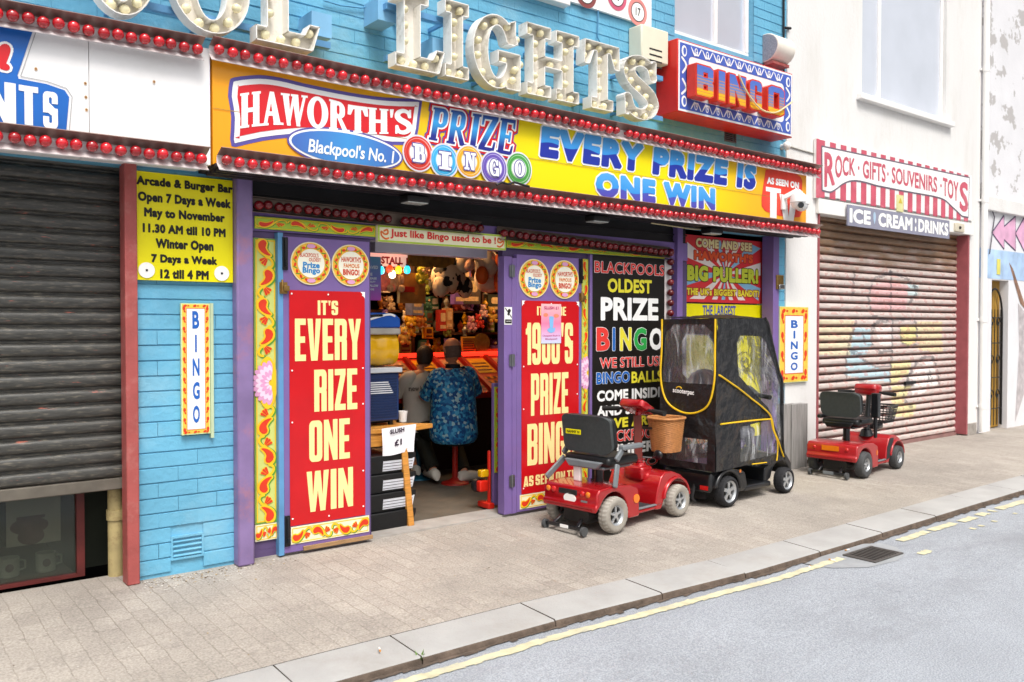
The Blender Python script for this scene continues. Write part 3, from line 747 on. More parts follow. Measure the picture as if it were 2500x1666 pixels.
b = MB(); b.box(wx(903, 600, .3), wx(1175, 620, .3), .22, .34, wz(1000, 622, .3), wz(1000, 600, .3)); b.box(ox0-.02, ox1+.3, .101, .34, wz(1000, 600, .3)+.002, HB1+.1)
b.build('roller_box', mk('grey_lilac_paint', 'b7b2c0', .4, .08, 4), front)

# ------------------------------------------------------------------ shutters
def slats(mb, x0, x1, z0, z1, Y, pitch, depth, cols=1):
    n = int(round((z1-z0)/pitch)); prof = []
    for i in range(n):
        z = z0+i*pitch
        for f, d in ((0, .0), (.03, .35), (.1, .7), (.22, .93), (.4, 1), (.58, .92), (.72, .68), (.79, .35), (.82, .05), (.87, .0), (.89, .3), (.93, .34), (.96, .05)):
            prof.append((Y-d*depth, z+f*pitch))
    prof.append((Y, z0+n*pitch)); k = len(prof)
    vs = []; fs = []
    for i in range(cols+1):
        x = x0+(x1-x0)*i/cols; vs += [(x, y, z) for y, z in prof]
    for i in range(cols):
        for j in range(k-1): fs.append((i*k+j, (i+1)*k+j, (i+1)*k+j+1, i*k+j+1))
    mb.add(vs, fs, 0, True)
sh = thing('roller_shutter', 'black steel roller shutter stopped short above a shop window', 'shutter', (.6, .1, .6))
SHB = mk('black_shutter_steel', '3b3a37', .36, .4, 5, stretch=(2, 1, 14), bump=.08, dirt='857d6e', dscale=6, damt=.75, spec=.5)
t = SHB.node_tree; N = t.nodes; L = t.links; bs = N['Principled BSDF']; old = bs.inputs['Base Color'].links[0].from_socket
tc = N.new('ShaderNodeTexCoord'); mp = N.new('ShaderNodeMapping'); mp.inputs['Scale'].default_value = (3.5, 1, 22); L.new(tc.outputs['Object'], mp.inputs[0])
nn = N.new('ShaderNodeTexNoise'); nn.inputs['Scale'].default_value = 2.2; nn.inputs['Detail'].default_value = 7; nn.inputs['Roughness'].default_value = .65; L.new(mp.outputs[0], nn.inputs['Vector'])
mr = N.new('ShaderNodeMapRange'); mr.inputs['From Min'].default_value = .63; mr.inputs['From Max'].default_value = .68; L.new(nn.outputs[0], mr.inputs[0])
mx = N.new('ShaderNodeMix'); mx.data_type = 'RGBA'; L.new(mr.outputs[0], mx.inputs[0]); L.new(old, mx.inputs[6]); mx.inputs[7].default_value = c('9c5a4c'); L.new(mx.outputs[2], bs.inputs['Base Color'])
zb = wz(306, 1192, .12); sxr = wx(306, 900, .1)
b = MB(); slats(b, -1.6, sxr, zb+.07, 2.5, .12, .0905, .022); b.build('slat_curtain', SHB, sh)
b = MB(); b.box(-1.6, sxr, .095, .14, zb, zb+.068); b.build('bottom_bar', mk('shutter_bar', '6b655c', .45, .2, 8, metal=.3, dirt='4c463e'), sh, bevel=.006)
b = MB(); b.box(sxr+.004, sxr+.03, .06, .2, 0, 2.5); b.build('guide_rail', DARKMETAL, sh)
rp = thing('shutter_post', 'faded red steel post between the black shutter and blue wall', 'post', (wx(320, 900), -.04, 0))
b = MB(); b.box(wx(306, 900, -.05), wx(337, 900, -.05), -.06, .05, 0, 2.46); b.build('post', PINKRED, rp, bevel=.006)
# shop window behind the shutter
sw = thing('shop_window', 'dark shop window with red frame below the half open shutter', 'window', (.4, .3, 0))
RF = mk('dark_red_frame', '5a201e', .5, .25, 9)
X = lambda p, y=1300: wx(p, y, .3)
fz = wz(200, 1398, .3)
b = MB(); b.box(-1.6, X(205), .28, .34, max(fz-.06, .01), fz); b.box(X(186), X(205), .279, .34, fz, 1.2); b.build('frame', RF, sw)
b = MB(); b.box(-1.6, X(186), .31, .32, fz, 1.2); b.build('window_pane', mk('dirty_glass', '39413a', .08, .2, 3, alpha=.38, spec=.8), sw)
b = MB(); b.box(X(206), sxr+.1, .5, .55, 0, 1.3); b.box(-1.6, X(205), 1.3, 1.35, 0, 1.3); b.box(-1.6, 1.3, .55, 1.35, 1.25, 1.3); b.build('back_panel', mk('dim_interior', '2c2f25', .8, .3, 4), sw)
b = MB(); b.box(-1.6, X(186)-.01, .36, 1.29, fz-.03, fz-.005); b.build('display_shelf', mk('shelf_brown', '55432f', .6, .2), sw)
PAPER = mk('faded_paper', '94977f', .8, .12, 8)
for i, (a, bb, t0, t1, lab) in enumerate([(15, 148, 1195, 1330, 'large faded notice inside the dark shop window')]):
    o = MB(); o.box(wx(a, 1250, .37), wx(bb, 1250, .37), .37, .374, wz(80, t1, .37), wz(80, t0, .37)); nn = o.build('notice', PAPER)
    d = MB(); d.sheet(cdt([(1, ell(wx(72, 1280, .366), wz(72, 1285, .366), .1, .05)), (1, ell(wx(76, 1290, .366), wz(76, 1310, .366), .07, .05)), (1, rect(wx(40, 1250, .366), wz(60, 1270, .366), wx(110, 1250, .366), wz(60, 1262, .366)))]), fac(.366), 0, 0); d.build('printed_picture', mk('dim_print', '5f4a42', .8, .3, 20), nn)
    tag(nn, lab, 'notice')
for i, (px, lab) in enumerate([(112, 'white mug with a dark print standing in the dark shop window'), (22, 'white mug cut by the left picture edge in the dark shop window')]):
    mx_, mz = wx(px, 1375, .5), fz-.005
    mg = thing('mug', lab, 'mug', (mx_, .5, mz), 'mugs in the shop window')
    o = MB(); o.lathe([(.052, 0), (.055, .004), (.056, .11), (.05, .11), (.049, .01)], (mx_, .5, mz), 'z', 20); o.build('mug_body', PAPER, mg)
    o = MB(); o.tube([(mx_+.05, .5, mz+.09), (mx_+.085, .5, mz+.08), (mx_+.085, .5, mz+.035), (mx_+.05, .5, mz+.025)], .007, 6); o.build('handle', PAPER, mg)
    o = MB(); o.sheet(cdt([(1, ell(mx_-.005, mz+.06, .022, .024))]), fac(.44), 0); o.build('printed_picture', mk('dim_print', '5f4a42'), mg)
cp = thing('drain_pipe', 'cream rusty pipe standing between shop window and red post', 'pipe', (wx(285, 1300, .2), .2, 0))
o = MB(); o.tube([(wx(285, 1300, .2), .22, 0), (wx(285, 1300, .2), .22, 1.0)], .045, 16); o.build('pipe', mk('cream_rust_pipe', 'ab9a6c', .6, .2, 8, dirt='6b4a2c', dscale=10, damt=.8), cp)
o = MB(); o.tube([(wx(285, 1300, .2), .22, .34), (wx(285, 1300, .2), .22, .4)], .053, 16); o.build('pipe_collar', mk('cream_rust_pipe', ''), cp)

# ================================================================== white building
XW0, XW1 = XA1+.003, wx(2388, 700)
wb = thing('white_building', 'white rendered building with a shuttered gift shop below', 'building', (10, .1, 0))
RENDER = mk('white_render', 'dfdddb', .75, .03, 1.5, bump=.35, bscale=60, dirt='cbc7c0', dscale=1.3, damt=.55, stretch=(1.6, 1.6, .45))
shx0, shx1 = wx(1990, 800, .02), wx(2346, 800, .06); shz = wz(2340, 575, .02)+.02
wC = (wx(2092, 150, .05), wx(2298, 200, .05)); wCz = wz(2094, 236, .05)
b = MB(); slab_with_holes(b, XW0, XW1, .045, 6.9, -.012, .3, [(wC[0], wC[1], wCz, wCz+1.7), (shx0, shx1, .04, shz)])
b.build('rendered_wall', RENDER, wb)
b = MB(); b.box(XW0, XW1, -.07, .34, 6.9, 7.05); b.build('coping', WHITE, wb)
b = MB(); b.box(shx1+.03, XW1-.07, -.03, .1, 0, .16); b.build('plinth', mk('bare_plinth', '9a938c', .9, .25, 9, bump=.6, dirt='5b4a3c'), wb)
b = MB(); b.box(XW0+.02, shx0-.02, .01, .2, 0, .05); b.build('rotten_base', mk('rotten_base', '4b3a2c', .95, .4, 20, bump=.8), wb)
window(wC[0], wC[1], wCz+.002, wCz+1.7, .03, wb, (wx(2144, 150, .05),), .07, .12)
b = MB(); b.box(shx0-.06, shx1+.1, -.05, -.013, shz-.005, wz(2346, 545)+.05); b.build('shutter_lintel', WHITE, wb, bevel=.006)
for a, bb in ((shx0-.02, shx0), (shx1-.012, shx1+.03)):
    b = MB(); b.box(a, bb, -.03, .16, .02, shz-.006); b.build('shutter_guide', mk('guide_red', '9c5358', .5, .15, 8), wb)
b = MB(); b.box(wx(2330, 560, -.06), wx(2352, 560, -.06), -.075, -.05, wz(2340, 566, -.06), wz(2340, 545, -.06)); kk = b.build('key_switch', mk('switch_cream', 'cfc6b2', .5), wb, bevel=.006)
b = MB(); b.lathe([(.02, 0), (.02, -.012), (.012, -.02)], (wx(2340, 556, -.06), -.075, wz(2340, 556, -.06)), 'y', 12); b.build('key_hole', DARKMETAL, kk)
# graffiti shutter
gs = thing('roller_shutter', 'red and white roller shutter with graffiti below the gift shop sign', 'shutter', (10.3, .1, 0))
b = MB(); NC = 170; slats(b, shx0, shx1, .04, shz+.02, .14, .0915, .026, NC)
GP = attr_mat('graffiti_shutter', .45, .06); o = b.build('slat_curtain', GP, gs)
zs_ = Z2(1860, 640, 2.6136)
def gpx(P): return [W(*zs_(*p), .12) for p in P]
def inpoly(p, poly):
    x, z = p; r = False
    for i in range(len(poly)):
        (x1, z1), (x2, z2) = poly[i-1], poly[i]
        if (z1 > z) != (z2 > z) and x < (x2-x1)*(z-z1)/(z2-z1)+x1: r = not r
    return r
def near(p, line, d):
    for (x1, z1), (x2, z2) in zip(line, line[1:]):
        dx, dz = x2-x1, z2-z1; t = max(0, min(1, ((p[0]-x1)*dx+(p[1]-z1)*dz)/(dx*dx+dz*dz+1e-9)))
        if math.hypot(p[0]-x1-t*dx, p[1]-z1-t*dz) < d: return True
    return False
gl = [gpx(spline(q, 4)) for q in [
    [(600, 380), (560, 500), (535, 640), (540, 720)], [(620, 360), (720, 350), (830, 370), (960, 365), (990, 430)], [(700, 420), (740, 380), (830, 380)], [(720, 400), (700, 500), (740, 570), (830, 560)],
    [(640, 620), (720, 660), (820, 655)], [(830, 370), (830, 560), (820, 700), (815, 800)], [(880, 420), (900, 520), (980, 520), (985, 420)], [(940, 720), (1000, 630), (1080, 600), (1120, 700), (1130, 780)],
    [(1060, 760), (1070, 690), (1085, 760)], [(560, 560), (620, 590), (640, 620)], [(700, 150), (680, 220), (700, 330)], [(820, 60), (825, 180), (820, 330)], [(940, 130), (990, 180), (940, 260)], [(480, 760), (560, 750), (660, 760)], [(640, 440), (660, 520), (700, 530)],
    [(940, 720), (900, 860), (960, 930)], [(700, 120), (820, 70), (930, 110), (1000, 180)], [(590, 60), (580, 200)]]]
gfill = [(gpx([(600, 410), (690, 430), (700, 530), (640, 620), (720, 670), (810, 690), (815, 760), (700, 760), (535, 720), (545, 580)]), '9fc9d6'), (gpx([(880, 420), (985, 390), (985, 510), (930, 535), (885, 510)]), 'd9d27a'),
         (gpx([(825, 640), (960, 620), (930, 720), (820, 790)]), 'dcd28a'), (gpx([(830, 790), (950, 790), (900, 900), (990, 900), (960, 990), (830, 985)]), 'dcd28a'), (gpx([(720, 400), (830, 380), (840, 560), (760, 570)]), 'e4dcd8'),
         (gpx([(940, 720), (1080, 610), (1125, 780), (960, 870)]), 'e8e4e0'), (gpx([(690, 150), (820, 120), (930, 150), (920, 310), (700, 310)]), 'd9a3a6'), (gpx([(930, 130), (1000, 150), (990, 210), (930, 220)]), 'b9d3d6'), (gpx([(340, 370), (590, 370), (560, 600), (340, 590)]), 'd6c9a0'),
         (gpx([(990, 380), (1150, 380), (1150, 580), (1000, 560)]), 'd9cb98')]
zx0, zx1 = .04, shz
def gpaint(p):
    p = p+wloc(gs)
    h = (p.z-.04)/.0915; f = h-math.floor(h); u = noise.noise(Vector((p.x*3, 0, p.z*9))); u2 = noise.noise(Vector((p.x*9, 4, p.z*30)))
    q = (p.x, p.z)
    base = Vector(c('c6b8b2')[:3])
    for poly, colr in gfill:
        if inpoly(q, poly): base = base.lerp(Vector(c(colr)[:3]), .68)
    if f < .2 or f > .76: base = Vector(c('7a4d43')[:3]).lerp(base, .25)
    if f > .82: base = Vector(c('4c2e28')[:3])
    if u2 > .28: base = base.lerp(Vector(c('a56a63')[:3]), .5)
    for l in gl:
        if near(q, l, .022+.012*u): base = base.lerp(Vector(c('45424a')[:3]), .6 if u2 < .12 else .2)
    rt = max(0, min(1, (p.z-(shz-.62)-.25*u)/.35))
    base = base.lerp(Vector(c('7a5a38')[:3]), rt*.85 if f < .75 else rt*.5)
    return (*(base*(1+.25*u2)), 1)
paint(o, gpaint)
b = MB(); b.box(wx(2210, 935, .1), wx(2235, 935, .1), .09, .115, wz(2220, 938, .1), wz(2220, 931, .1)); b.build('shutter_handle', BLACK, gs)
b = MB(); b.box(shx0, shx1-.013, .1, .16, .0, .04); b.build('bottom_bar', mk('bar_rust', '8c6a66', .5, .2, 8), gs)
pp = thing('drain_pipe', 'white painted drain pipe at the right end of the white building', 'pipe', (wx(2398, 900, -.05), -.05, 0))
b = MB(); xq = wx(2398, 900, -.06); b.tube([(xq, -.07, .03), (xq, -.07, 6.8)], .04, 14); b.build('pipe', FR, pp)
for zq in (.35, 1.55, 3.2, 5.0):
    b = MB(); b.tube([(xq, -.07, zq), (xq, -.07, zq+.07)], .047, 14); b.box(xq-.075, xq+.075, -.03, -.011, zq+.02, zq+.05); b.build('pipe_collar', FR, pp)
# ================================================================== peeling building
XP0, XP1 = XW1+.01, 19.
pbld = thing('peeling_building', 'pale building with flaking paint at the right picture edge', 'building', (14, .1, 0))
PEEL = mk('flaking_paint', 'dcdbde', .75, .04, 3, bump=.3, bscale=30); t = PEEL.node_tree; N = t.nodes; L = t.links; bs = N['Principled BSDF']
old = bs.inputs['Base Color'].links[0].from_socket; tc = N.new('ShaderNodeTexCoord'); nn = N.new('ShaderNodeTexNoise'); nn.inputs['Scale'].default_value = 2.6; nn.inputs['Detail'].default_value = 10; nn.inputs['Roughness'].default_value = .62
L.new(tc.outputs['Object'], nn.inputs['Vector']); mr = N.new('ShaderNodeMapRange'); mr.inputs['From Min'].default_value = .56; mr.inputs['From Max'].default_value = .575; L.new(nn.outputs[0], mr.inputs[0])
sz = N.new('ShaderNodeSeparateXYZ'); L.new(tc.outputs['Object'], sz.inputs[0]); m0 = N.new('ShaderNodeMapRange'); m0.inputs['From Min'].default_value = 3.0; m0.inputs['From Max'].default_value = 3.3; L.new(sz.outputs[2], m0.inputs[0])
ml = N.new('ShaderNodeMath'); ml.operation = 'MULTIPLY'; L.new(mr.outputs[0], ml.inputs[0]); L.new(m0.outputs[0], ml.inputs[1])
mx = N.new('ShaderNodeMix'); mx.data_type = 'RGBA'; L.new(ml.outputs[0], mx.inputs[0]); L.new(old, mx.inputs[6]); mx.inputs[7].default_value = c('b5b1b0'); L.new(mx.outputs[2], bs.inputs['Base Color'])
dx0, dx1 = wx(2411, 800, .05), wx(2461, 800, .0); dz1 = wz(2440, 684, .02)
b = MB(); slab_with_holes(b, XP0, XP1, 0, 6.9, 0, .3, [(dx0, dx1, -.01, dz1)]); b.build('painted_wall', PEEL, pbld)
b = MB(); b.box(XP0, XP1, -.07, .34, 6.9, 7.05); b.build('coping', WHITE, pbld)
lz = wz(2450, 505); b = MB(); b.box(XP0+.02, XP1, -.06, -.001, lz-.1, lz+.1); b.build('wall_ledge', RENDER, pbld, bevel=.01)
OCH = mk('ochre_door_paint', 'a07a2e', .6, .2, 5, stretch=(14, 3, 2), bump=.1)
b = MB(); n = 7
for i in range(n):
    a = dx0+(dx1-dx0)*i/n; bb = dx0+(dx1-dx0)*(i+1)/n; b.box(a+.004, bb-.004, .12, .15, .02, dz1-.003)
b.box(dx0, dx1, .14, .16, .01, dz1-.003); b.build('wooden_door', OCH, pbld)
gt = thing('iron_gate', 'black wrought iron gate in front of the ochre wooden door', 'gate', ((dx0+dx1)/2, .07, 0))
b = MB(); mid = (dx0+dx1)/2; hw = (dx1-dx0)/2-.03; az = wz(2440, 705, .05)
arch = [(mid+hw*math.cos(R(a)), .07, az-.42+.42*math.sin(R(a))) for a in range(0, 181, 15)]
b.tube([(mid+hw, .07, .05)]+arch+[(mid-hw, .07, .05)], .014, 6); b.build('gate_frame', BLACK, gt)
b = MB()
for i in range(5):
    x = mid-hw+2*hw*(i+.5)/5; b.tube([(x, .07, .06), (x, .07, az-.3)], .006, 5)
for z in (.3, .75, 1.25, az-.42):
    b.tube([(mid-hw, .07, z), (mid+hw, .07, z)], .008, 5)
for z in (.5, 1.0, 1.55):
    for s in (-1, 1):
        b.tube([(mid+s*hw*.4+.07*math.cos(q)*(1-q/9), .065, z+.09*math.sin(q)*(1-q/9)) for q in [j*.5 for j in range(14)]], .008, 5)
b.build('gate_scrollwork', BLACK, gt)
# mural paint on that wall
MB_BL = mk('mural_blue', 'a9c3e2', .7, .25, 4); MPK = mk('mural_pink', 'd9a7c4', .6, .15, 6)
b = MB(); mz1, mz0 = wz(2450, 612), dz1+.015
b.box(XP0+.02, XP1, -.004, -.0005, mz0, mz1)
b.build('blue_mural', MB_BL, pbld)
b = MB(); F0 = fac(-.003)
for (P) in ([(2422, 568), (2450, 528), (2450, 555), (2478, 530), (2478, 610), (2450, 583), (2450, 606)], [(2479, 570), (2500, 532), (2520, 560), (2520, 590), (2500, 612)]):
    q = [W(*p) for p in P]; sh_ = cdt([(1, q)]); b.sheet(fatten(sh_, .02), F0, 0, 1); b.sheet(sh_, F0, .003, 0)
b.build('painted_arrow', [MPK, mk('mural_dark', '5b4f6a', .7)], pbld)
b = MB(); q = [W(*p) for p in [(2462, 640), (2472, 655), (2500, 740), (2530, 760), (2530, 790), (2490, 740)]]; b.sheet(cdt([(1, q)]), fac(-.005), 0, 0)
q = [W(*p) for p in [(2485, 740), (2500, 760), (2500, 960), (2478, 1030), (2488, 850)]]; b.sheet(cdt([(1, q)]), fac(-.003), 0, 1)
b.build('painted_figure', [mk('mural_brown', '8a6a58', .7, .3, 15), mk('mural_grey', 'b5aeb0', .7, .25, 9)], pbld)
ws = MB(); q0 = (wx(2437, 650, -.006), wz(2437, 670, -.006)); ws.box(q0[0]-.05, q0[0]+.06, -.012, -.006, q0[1]-.0, q0[1]+.22); o = ws.build('warning_sign', mk('pale_yellow', 'd9d06a', .5)); tag(o, 'small pale yellow warning sign on the blue mural', 'sign')

# ================================================================== gabled house across the street (mirrored in the upper window)
oh = thing('opposite_house', 'tall gabled brick house across the street, mirrored in the upper window', 'building', (24, -16, ROADZ))
b = MB(); b.prism([(17, ROADZ), (31, ROADZ), (31, 11), (24, 16.5), (17, 11)], lambda u, v, n: Vector((u, n, v)), -20, -13, 0); b.build('wall', mk('soot_brick', '6d5f58', .85, .2, 2), oh)
b = MB(); b.bar((16.6, -16.5, 11), (24, -16.5, 16.8), 7.6, .3, 0, (0, 0, 1)); b.bar((31.4, -16.5, 11), (24, -16.5, 16.8), 7.6, .3, 0, (0, 0, 1)); b.build('roof', mk('slate_roof', '4b4d55', .6, .2, 3), oh)
for x in (20, 24, 28):
    for z in (2.5, 6, 9):
        b = MB(); b.box(x-.6, x+.6, -13, -12.95, z, z+1.8); b.build('window', GLASS, oh)
# ================================================================== red bulb canopy strips
BULBR = mk('red_bulb_glass', 'ca1c28', .12, .15, 2, coat=.6, spec=.6)
BULBD = mk('dark_red_bulb_glass', '6a141a', .2, .25, 2, coat=.3)  # red darkened so the glass colour carries the canopy's shade
BULBW = mk('cream_bulb_glass', 'e9dfb8', .18, .05, 3, coat=.4)
TRAY = mk('strip_white_enamel', 'd9d2d2', .22, .08, 3, dirt='a88a80', dscale=6, damt=.6)
TRAYT = mk('strip_tarnished', '948078', .3, .2, 5, metal=.4, dirt='5a4038', dscale=5)  # brown stands in for shade and bulb reflections on the upper flange
for _m in (BULBR, BULBD):                      # every bulb faded a little differently
    t = _m.node_tree; oi = t.nodes.new('ShaderNodeObjectInfo'); mr = t.nodes.new('ShaderNodeMapRange'); mr.inputs['To Min'].default_value = .55; mr.inputs['To Max'].default_value = 1.15
    t.links.new(oi.outputs['Random'], mr.inputs[0]); bs = t.nodes['Principled BSDF']; old = bs.inputs['Base Color'].links[0].from_socket; mx = t.nodes.new('ShaderNodeMix'); mx.data_type = 'RGBA'; mx.blend_type = 'MULTIPLY'; mx.inputs[0].default_value = 1
    t.links.new(old, mx.inputs[6]); t.links.new(mr.outputs[0], mx.inputs[7]); t.links.new(mx.outputs[2], bs.inputs['Base Color'])
def bulb_mesh():
    b = MB(); b.lathe([(.0, -.034), (.012, -.033), (.022, -.027), (.03, -.016), (.033, -.002), (.031, .012), (.024, .024), (.017, .031), (.015, .05), (0, .05)], (0, 0, 0), 'y', 14, 0, caps=False)
    return b
_bp = {}
def bulb(mat, parent, loc, rng=.004, scale=1., name='bulb', rot=None):
    if mat not in _bp:
        o = bulb_mesh().build(name, mat, parent, local=True); _bp[mat] = o
    else:
        o = _bp[mat].copy(); C.objects.link(o); o.parent = parent; o.name = name
    o.location = Vector(loc)-wloc(parent); o.scale = (scale,)*3
    o.rotation_euler = rot or (rnd.uniform(-.16, .16), 0, rnd.uniform(-.16, .16)); return o
def bulb_strip(label, p0, p1, Y, n, mat=BULBR, group=None, skip=(), prof=None, m0=TRAY, m1=TRAYT):
    """p0, p1: x, z of the ends of the bulb line"""
    (x0, z0), (x1, z1) = p0, p1
    o = thing('bulb_strip', label, 'bulb strip', (x0, Y, z0), group)
    prof = prof or [(.085, .062), (.082, .066), (.006, .03), (.0, .022), (0, -.018), (.006, -.024), (.05, -.064), (.053, -.06)]
    b = MB(); vs = []; k = len(prof)
    for x, z in ((x0-.04, z0), (x1+.04, z1)):
        vs += [(x, Y-d, z+h) for d, h in prof]
    b.add(vs, [(j, k+j, k+j+1, j+1) for j in range(2, k-1)], 0); b.add(vs, [(j, k+j, k+j+1, j+1) for j in range(0, 2)], 1)
    b.add([(x, Y+.001, z+h) for x, z in ((x0-.04, z0), (x1+.04, z1)) for h in (.022, -.022)]+[], [(0, 1, 3, 2)], 0)
    b.build('strip_tray', [m0, m1], o)
    for i in range(n):
        if i in skip: continue
        f = i/(n-1); bulb(mat, o, (x0+(x1-x0)*f+rnd.uniform(-.005, .005), Y-.045+rnd.uniform(-.004, .004), z0+(z1-z0)*f+rnd.uniform(-.005, .005)), scale=.93)
    return o
Yc = -.30
def cz(px, py): return W(px, py, Yc-.045)
S1a, S1b = cz(533, 123), cz(1997, 420)
S2a, S2b = cz(552, 391), cz(1996, 565)
GB = 'rows of red bulbs along the canopies'
bulb_strip('long upper row of red bulbs above the orange prize bingo fascia', S1a, S1b, Yc, 79, group=GB, skip=(42,))
bulb_strip('long lower row of red bulbs under the orange prize bingo fascia', S2a, S2b, Yc, 79, group=GB)
L1a, L1b = cz(-90, 20), cz(480, 119)
L2a, L2b = cz(-90, 325), cz(492, 388)
bulb_strip('upper row of red bulbs above the white board at left', L1a, L1b, Yc, 17, group=GB)
bulb_strip('lower row of red bulbs under the white board at left', L2a, L2b, Yc, 17, group=GB)
DT = mk('sooty_tray', '6a5a50', .35, .3, 6, metal=.4)  # tray tone darkened to paint in the shade below the canopy
pz = [(.02, .05), (.02, .055), (-.0, .05), (0, .045), (0, -.03), (.01, -.035), (.05, -.05), (.052, -.047)]
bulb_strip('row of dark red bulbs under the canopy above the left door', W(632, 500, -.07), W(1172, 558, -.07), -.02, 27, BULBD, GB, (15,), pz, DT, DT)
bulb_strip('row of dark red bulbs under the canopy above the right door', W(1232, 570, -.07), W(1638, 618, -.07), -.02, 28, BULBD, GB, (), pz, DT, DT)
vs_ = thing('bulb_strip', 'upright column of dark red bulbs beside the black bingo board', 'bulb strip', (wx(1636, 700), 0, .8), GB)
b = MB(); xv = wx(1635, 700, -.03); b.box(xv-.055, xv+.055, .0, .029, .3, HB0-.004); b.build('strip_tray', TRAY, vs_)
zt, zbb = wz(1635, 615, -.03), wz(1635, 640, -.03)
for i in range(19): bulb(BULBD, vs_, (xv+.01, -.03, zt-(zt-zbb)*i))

# ================================================================== fascia sign
ZF = Z2(500, 130, 2.851); ZG = Z2(1200, 280, 2.8); YF = -.285
def P6(P, Y=YF): return [W(*ZF(*p), Y) for p in P]
fx0, fx1 = wx(519, 300, YF), 7.80
fz1 = lambda x: S1a[1]+(S1b[1]-S1a[1])*(x-S1a[0])/(S1b[0]-S1a[0])
fz0 = lambda x: S2a[1]+(S2b[1]-S2a[1])*(x-S2a[0])/(S2b[0]-S2a[0])
fs = thing('fascia_sign', 'long orange and yellow prize bingo fascia between two bulb rows', 'sign', (4.8, YF, 2.85))
b = MB(); b.add([(x, y, z) for y in (YF, -.0) for x, z in ((fx0, fz0(fx0)-.02), (fx1, fz0(fx1)-.02), (fx1, fz1(fx1)+.03), (fx0, fz1(fx0)+.03))], [(0, 1, 2, 3), (4, 5, 1, 0), (7, 6, 2, 3), (4, 0, 3, 7), (1, 5, 6, 2)])
FPAN = ramp_mat('fascia_print', [(0, 'f0a01c'), (.12, 'f0a820'), (.28, 'efc81c'), (.4, 'eed91a'), (.72, 'eed91a'), (.84, 'efb52c'), (1, 'eda030')], 0, -3.1, 3.05, .28)
b.build('panel', FPAN, fs)
b = MB(); zm = lambda x: fz0(x)+(fz1(x)-fz0(x))*.48
b.add([(fx0, YF-.0045, zm(fx0)), (fx1, YF-.0045, zm(fx1)), (fx1, YF-.0045, zm(fx1)+.004), (fx0, YF-.0045, zm(fx0)+.004)], [(0, 1, 2, 3)]); b.build('panel_joint', mk('joint_shade', 'a9843a', .5), fs)
def inset(p, d):
    p = ccw(p); n = len(p); o = []
    for i in range(n):
        a, q, e = p[i-1], p[i], p[(i+1) % n]
        d1 = Vector((q[0]-a[0], q[1]-a[1])).normalized(); d2 = Vector((e[0]-q[0], e[1]-q[1])).normalized()
        n1 = Vector((-d1.y, d1.x)); n2 = Vector((-d2.y, d2.x)); m = n1+n2; m = m/(max(m.dot(n1), .3)); o.append((q[0]+m.x*d, q[1]+m.y*d))
    return o
PUR = mk('print_purple', '5b52a0', .3, .05, 6); PWH = mk('print_white', 'efefee', .28, .03, 6); PRED = mk('print_red', 'd0212a', .28, .06, 4)
PBLU = mk('print_blue', '3f62b4', .28, .06, 4)
out = spline([(160, 300), (170, 205), (200, 172), (370, 155), (520, 172), (700, 215), (1000, 275), (1250, 310), (1480, 318)], 3)+spline([(1512, 328), (1495, 450), (1470, 600), (1400, 640)], 2)+spline([(1300, 640), (1000, 600), (760, 580), (600, 588), (400, 612), (215, 655)], 2)+[(185, 650)]+spline([(175, 600), (182, 450), (165, 330)], 2)
E0 = P6(out)
F0 = fac(YF)
b = MB(); b.sheet((E0, [list(range(len(E0)))]), F0, .002, 0); E1 = inset(E0, .022); b.sheet(cdt([(1, E1)]), F0, .004, 1); E2 = inset(E1, .032); b.sheet(cdt([(1, E2)]), F0, .006, 2)
emb = b.build('emblem', [PUR, PWH, PRED], fs)
def interp(P, x):
    if x <= P[0][0]: return P[0][1]
    for (a, p), (bb, q) in zip(P, P[1:]):
        if x <= bb: return p+(q-p)*(x-a)/(bb-a)
    return P[-1][1]
def arc_word(letters, x0, x1, top, bot, zf, Y, b=None):
    sh = join(letters); a0, a1, b0, b1 = bounds(sh)
    b0, b1 = 0, 1
    def f(u, v):
        x = x0+(u-a0)/(a1-a0)*(x1-x0); t = (v-b0)/(b1-b0)
        y = interp(bot, x)+(interp(top, x)-interp(bot, x))*t
        return W(*zf(x, y), Y)
    return xf(sh, f)
hw_ = word("HAWORTH'S", serif, .03, kern={'AW': -.13, 'WO': -.05, 'HA': -.03, 'RT': -.09, 'TH': -.02, "H'": .02, "'S": .0}, t=.24, n=.13, sl=.07, ex=.05)
sh_ = arc_word(hw_, 242, 1440, [(242, 285), (370, 268), (450, 270), (600, 288), (760, 305), (880, 325), (1000, 362), (1100, 375), (1250, 392), (1440, 398)], [(242, 528), (330, 515), (500, 500), (640, 512), (760, 522), (880, 535), (1000, 552), (1150, 566), (1440, 562)], ZF, YF)
b = MB(); b.sheet(sh_, F0, .008, 0); b.build('emblem_lettering', PWH, emb)
b = MB()
oc, orx = W(*ZF(990, 672), YF), wx(*ZF(1395, 740), YF)-wx(*ZF(592, 610), YF)
tilt = math.atan2(wz(*ZF(1395, 740), YF)-wz(*ZF(592, 610), YF), orx)
for k, (dr, m) in enumerate(((0, 0), (.012, 1), (.027, 2))):
    b.sheet(cdt([(1, ell(oc[0], oc[1], orx/2-dr, .128-dr, 44, tilt))]), F0, .0075+.002*k, m)
ov = b.build('oval', [PUR, PWH, ramp_mat('oval_print', [(0, '4a50a8'), (.5, '3f8fd0'), (1, '4a50a8')], 0, oc[0]-fs.location.x-.55, oc[0]-fs.location.x+.55, .28)], fs)
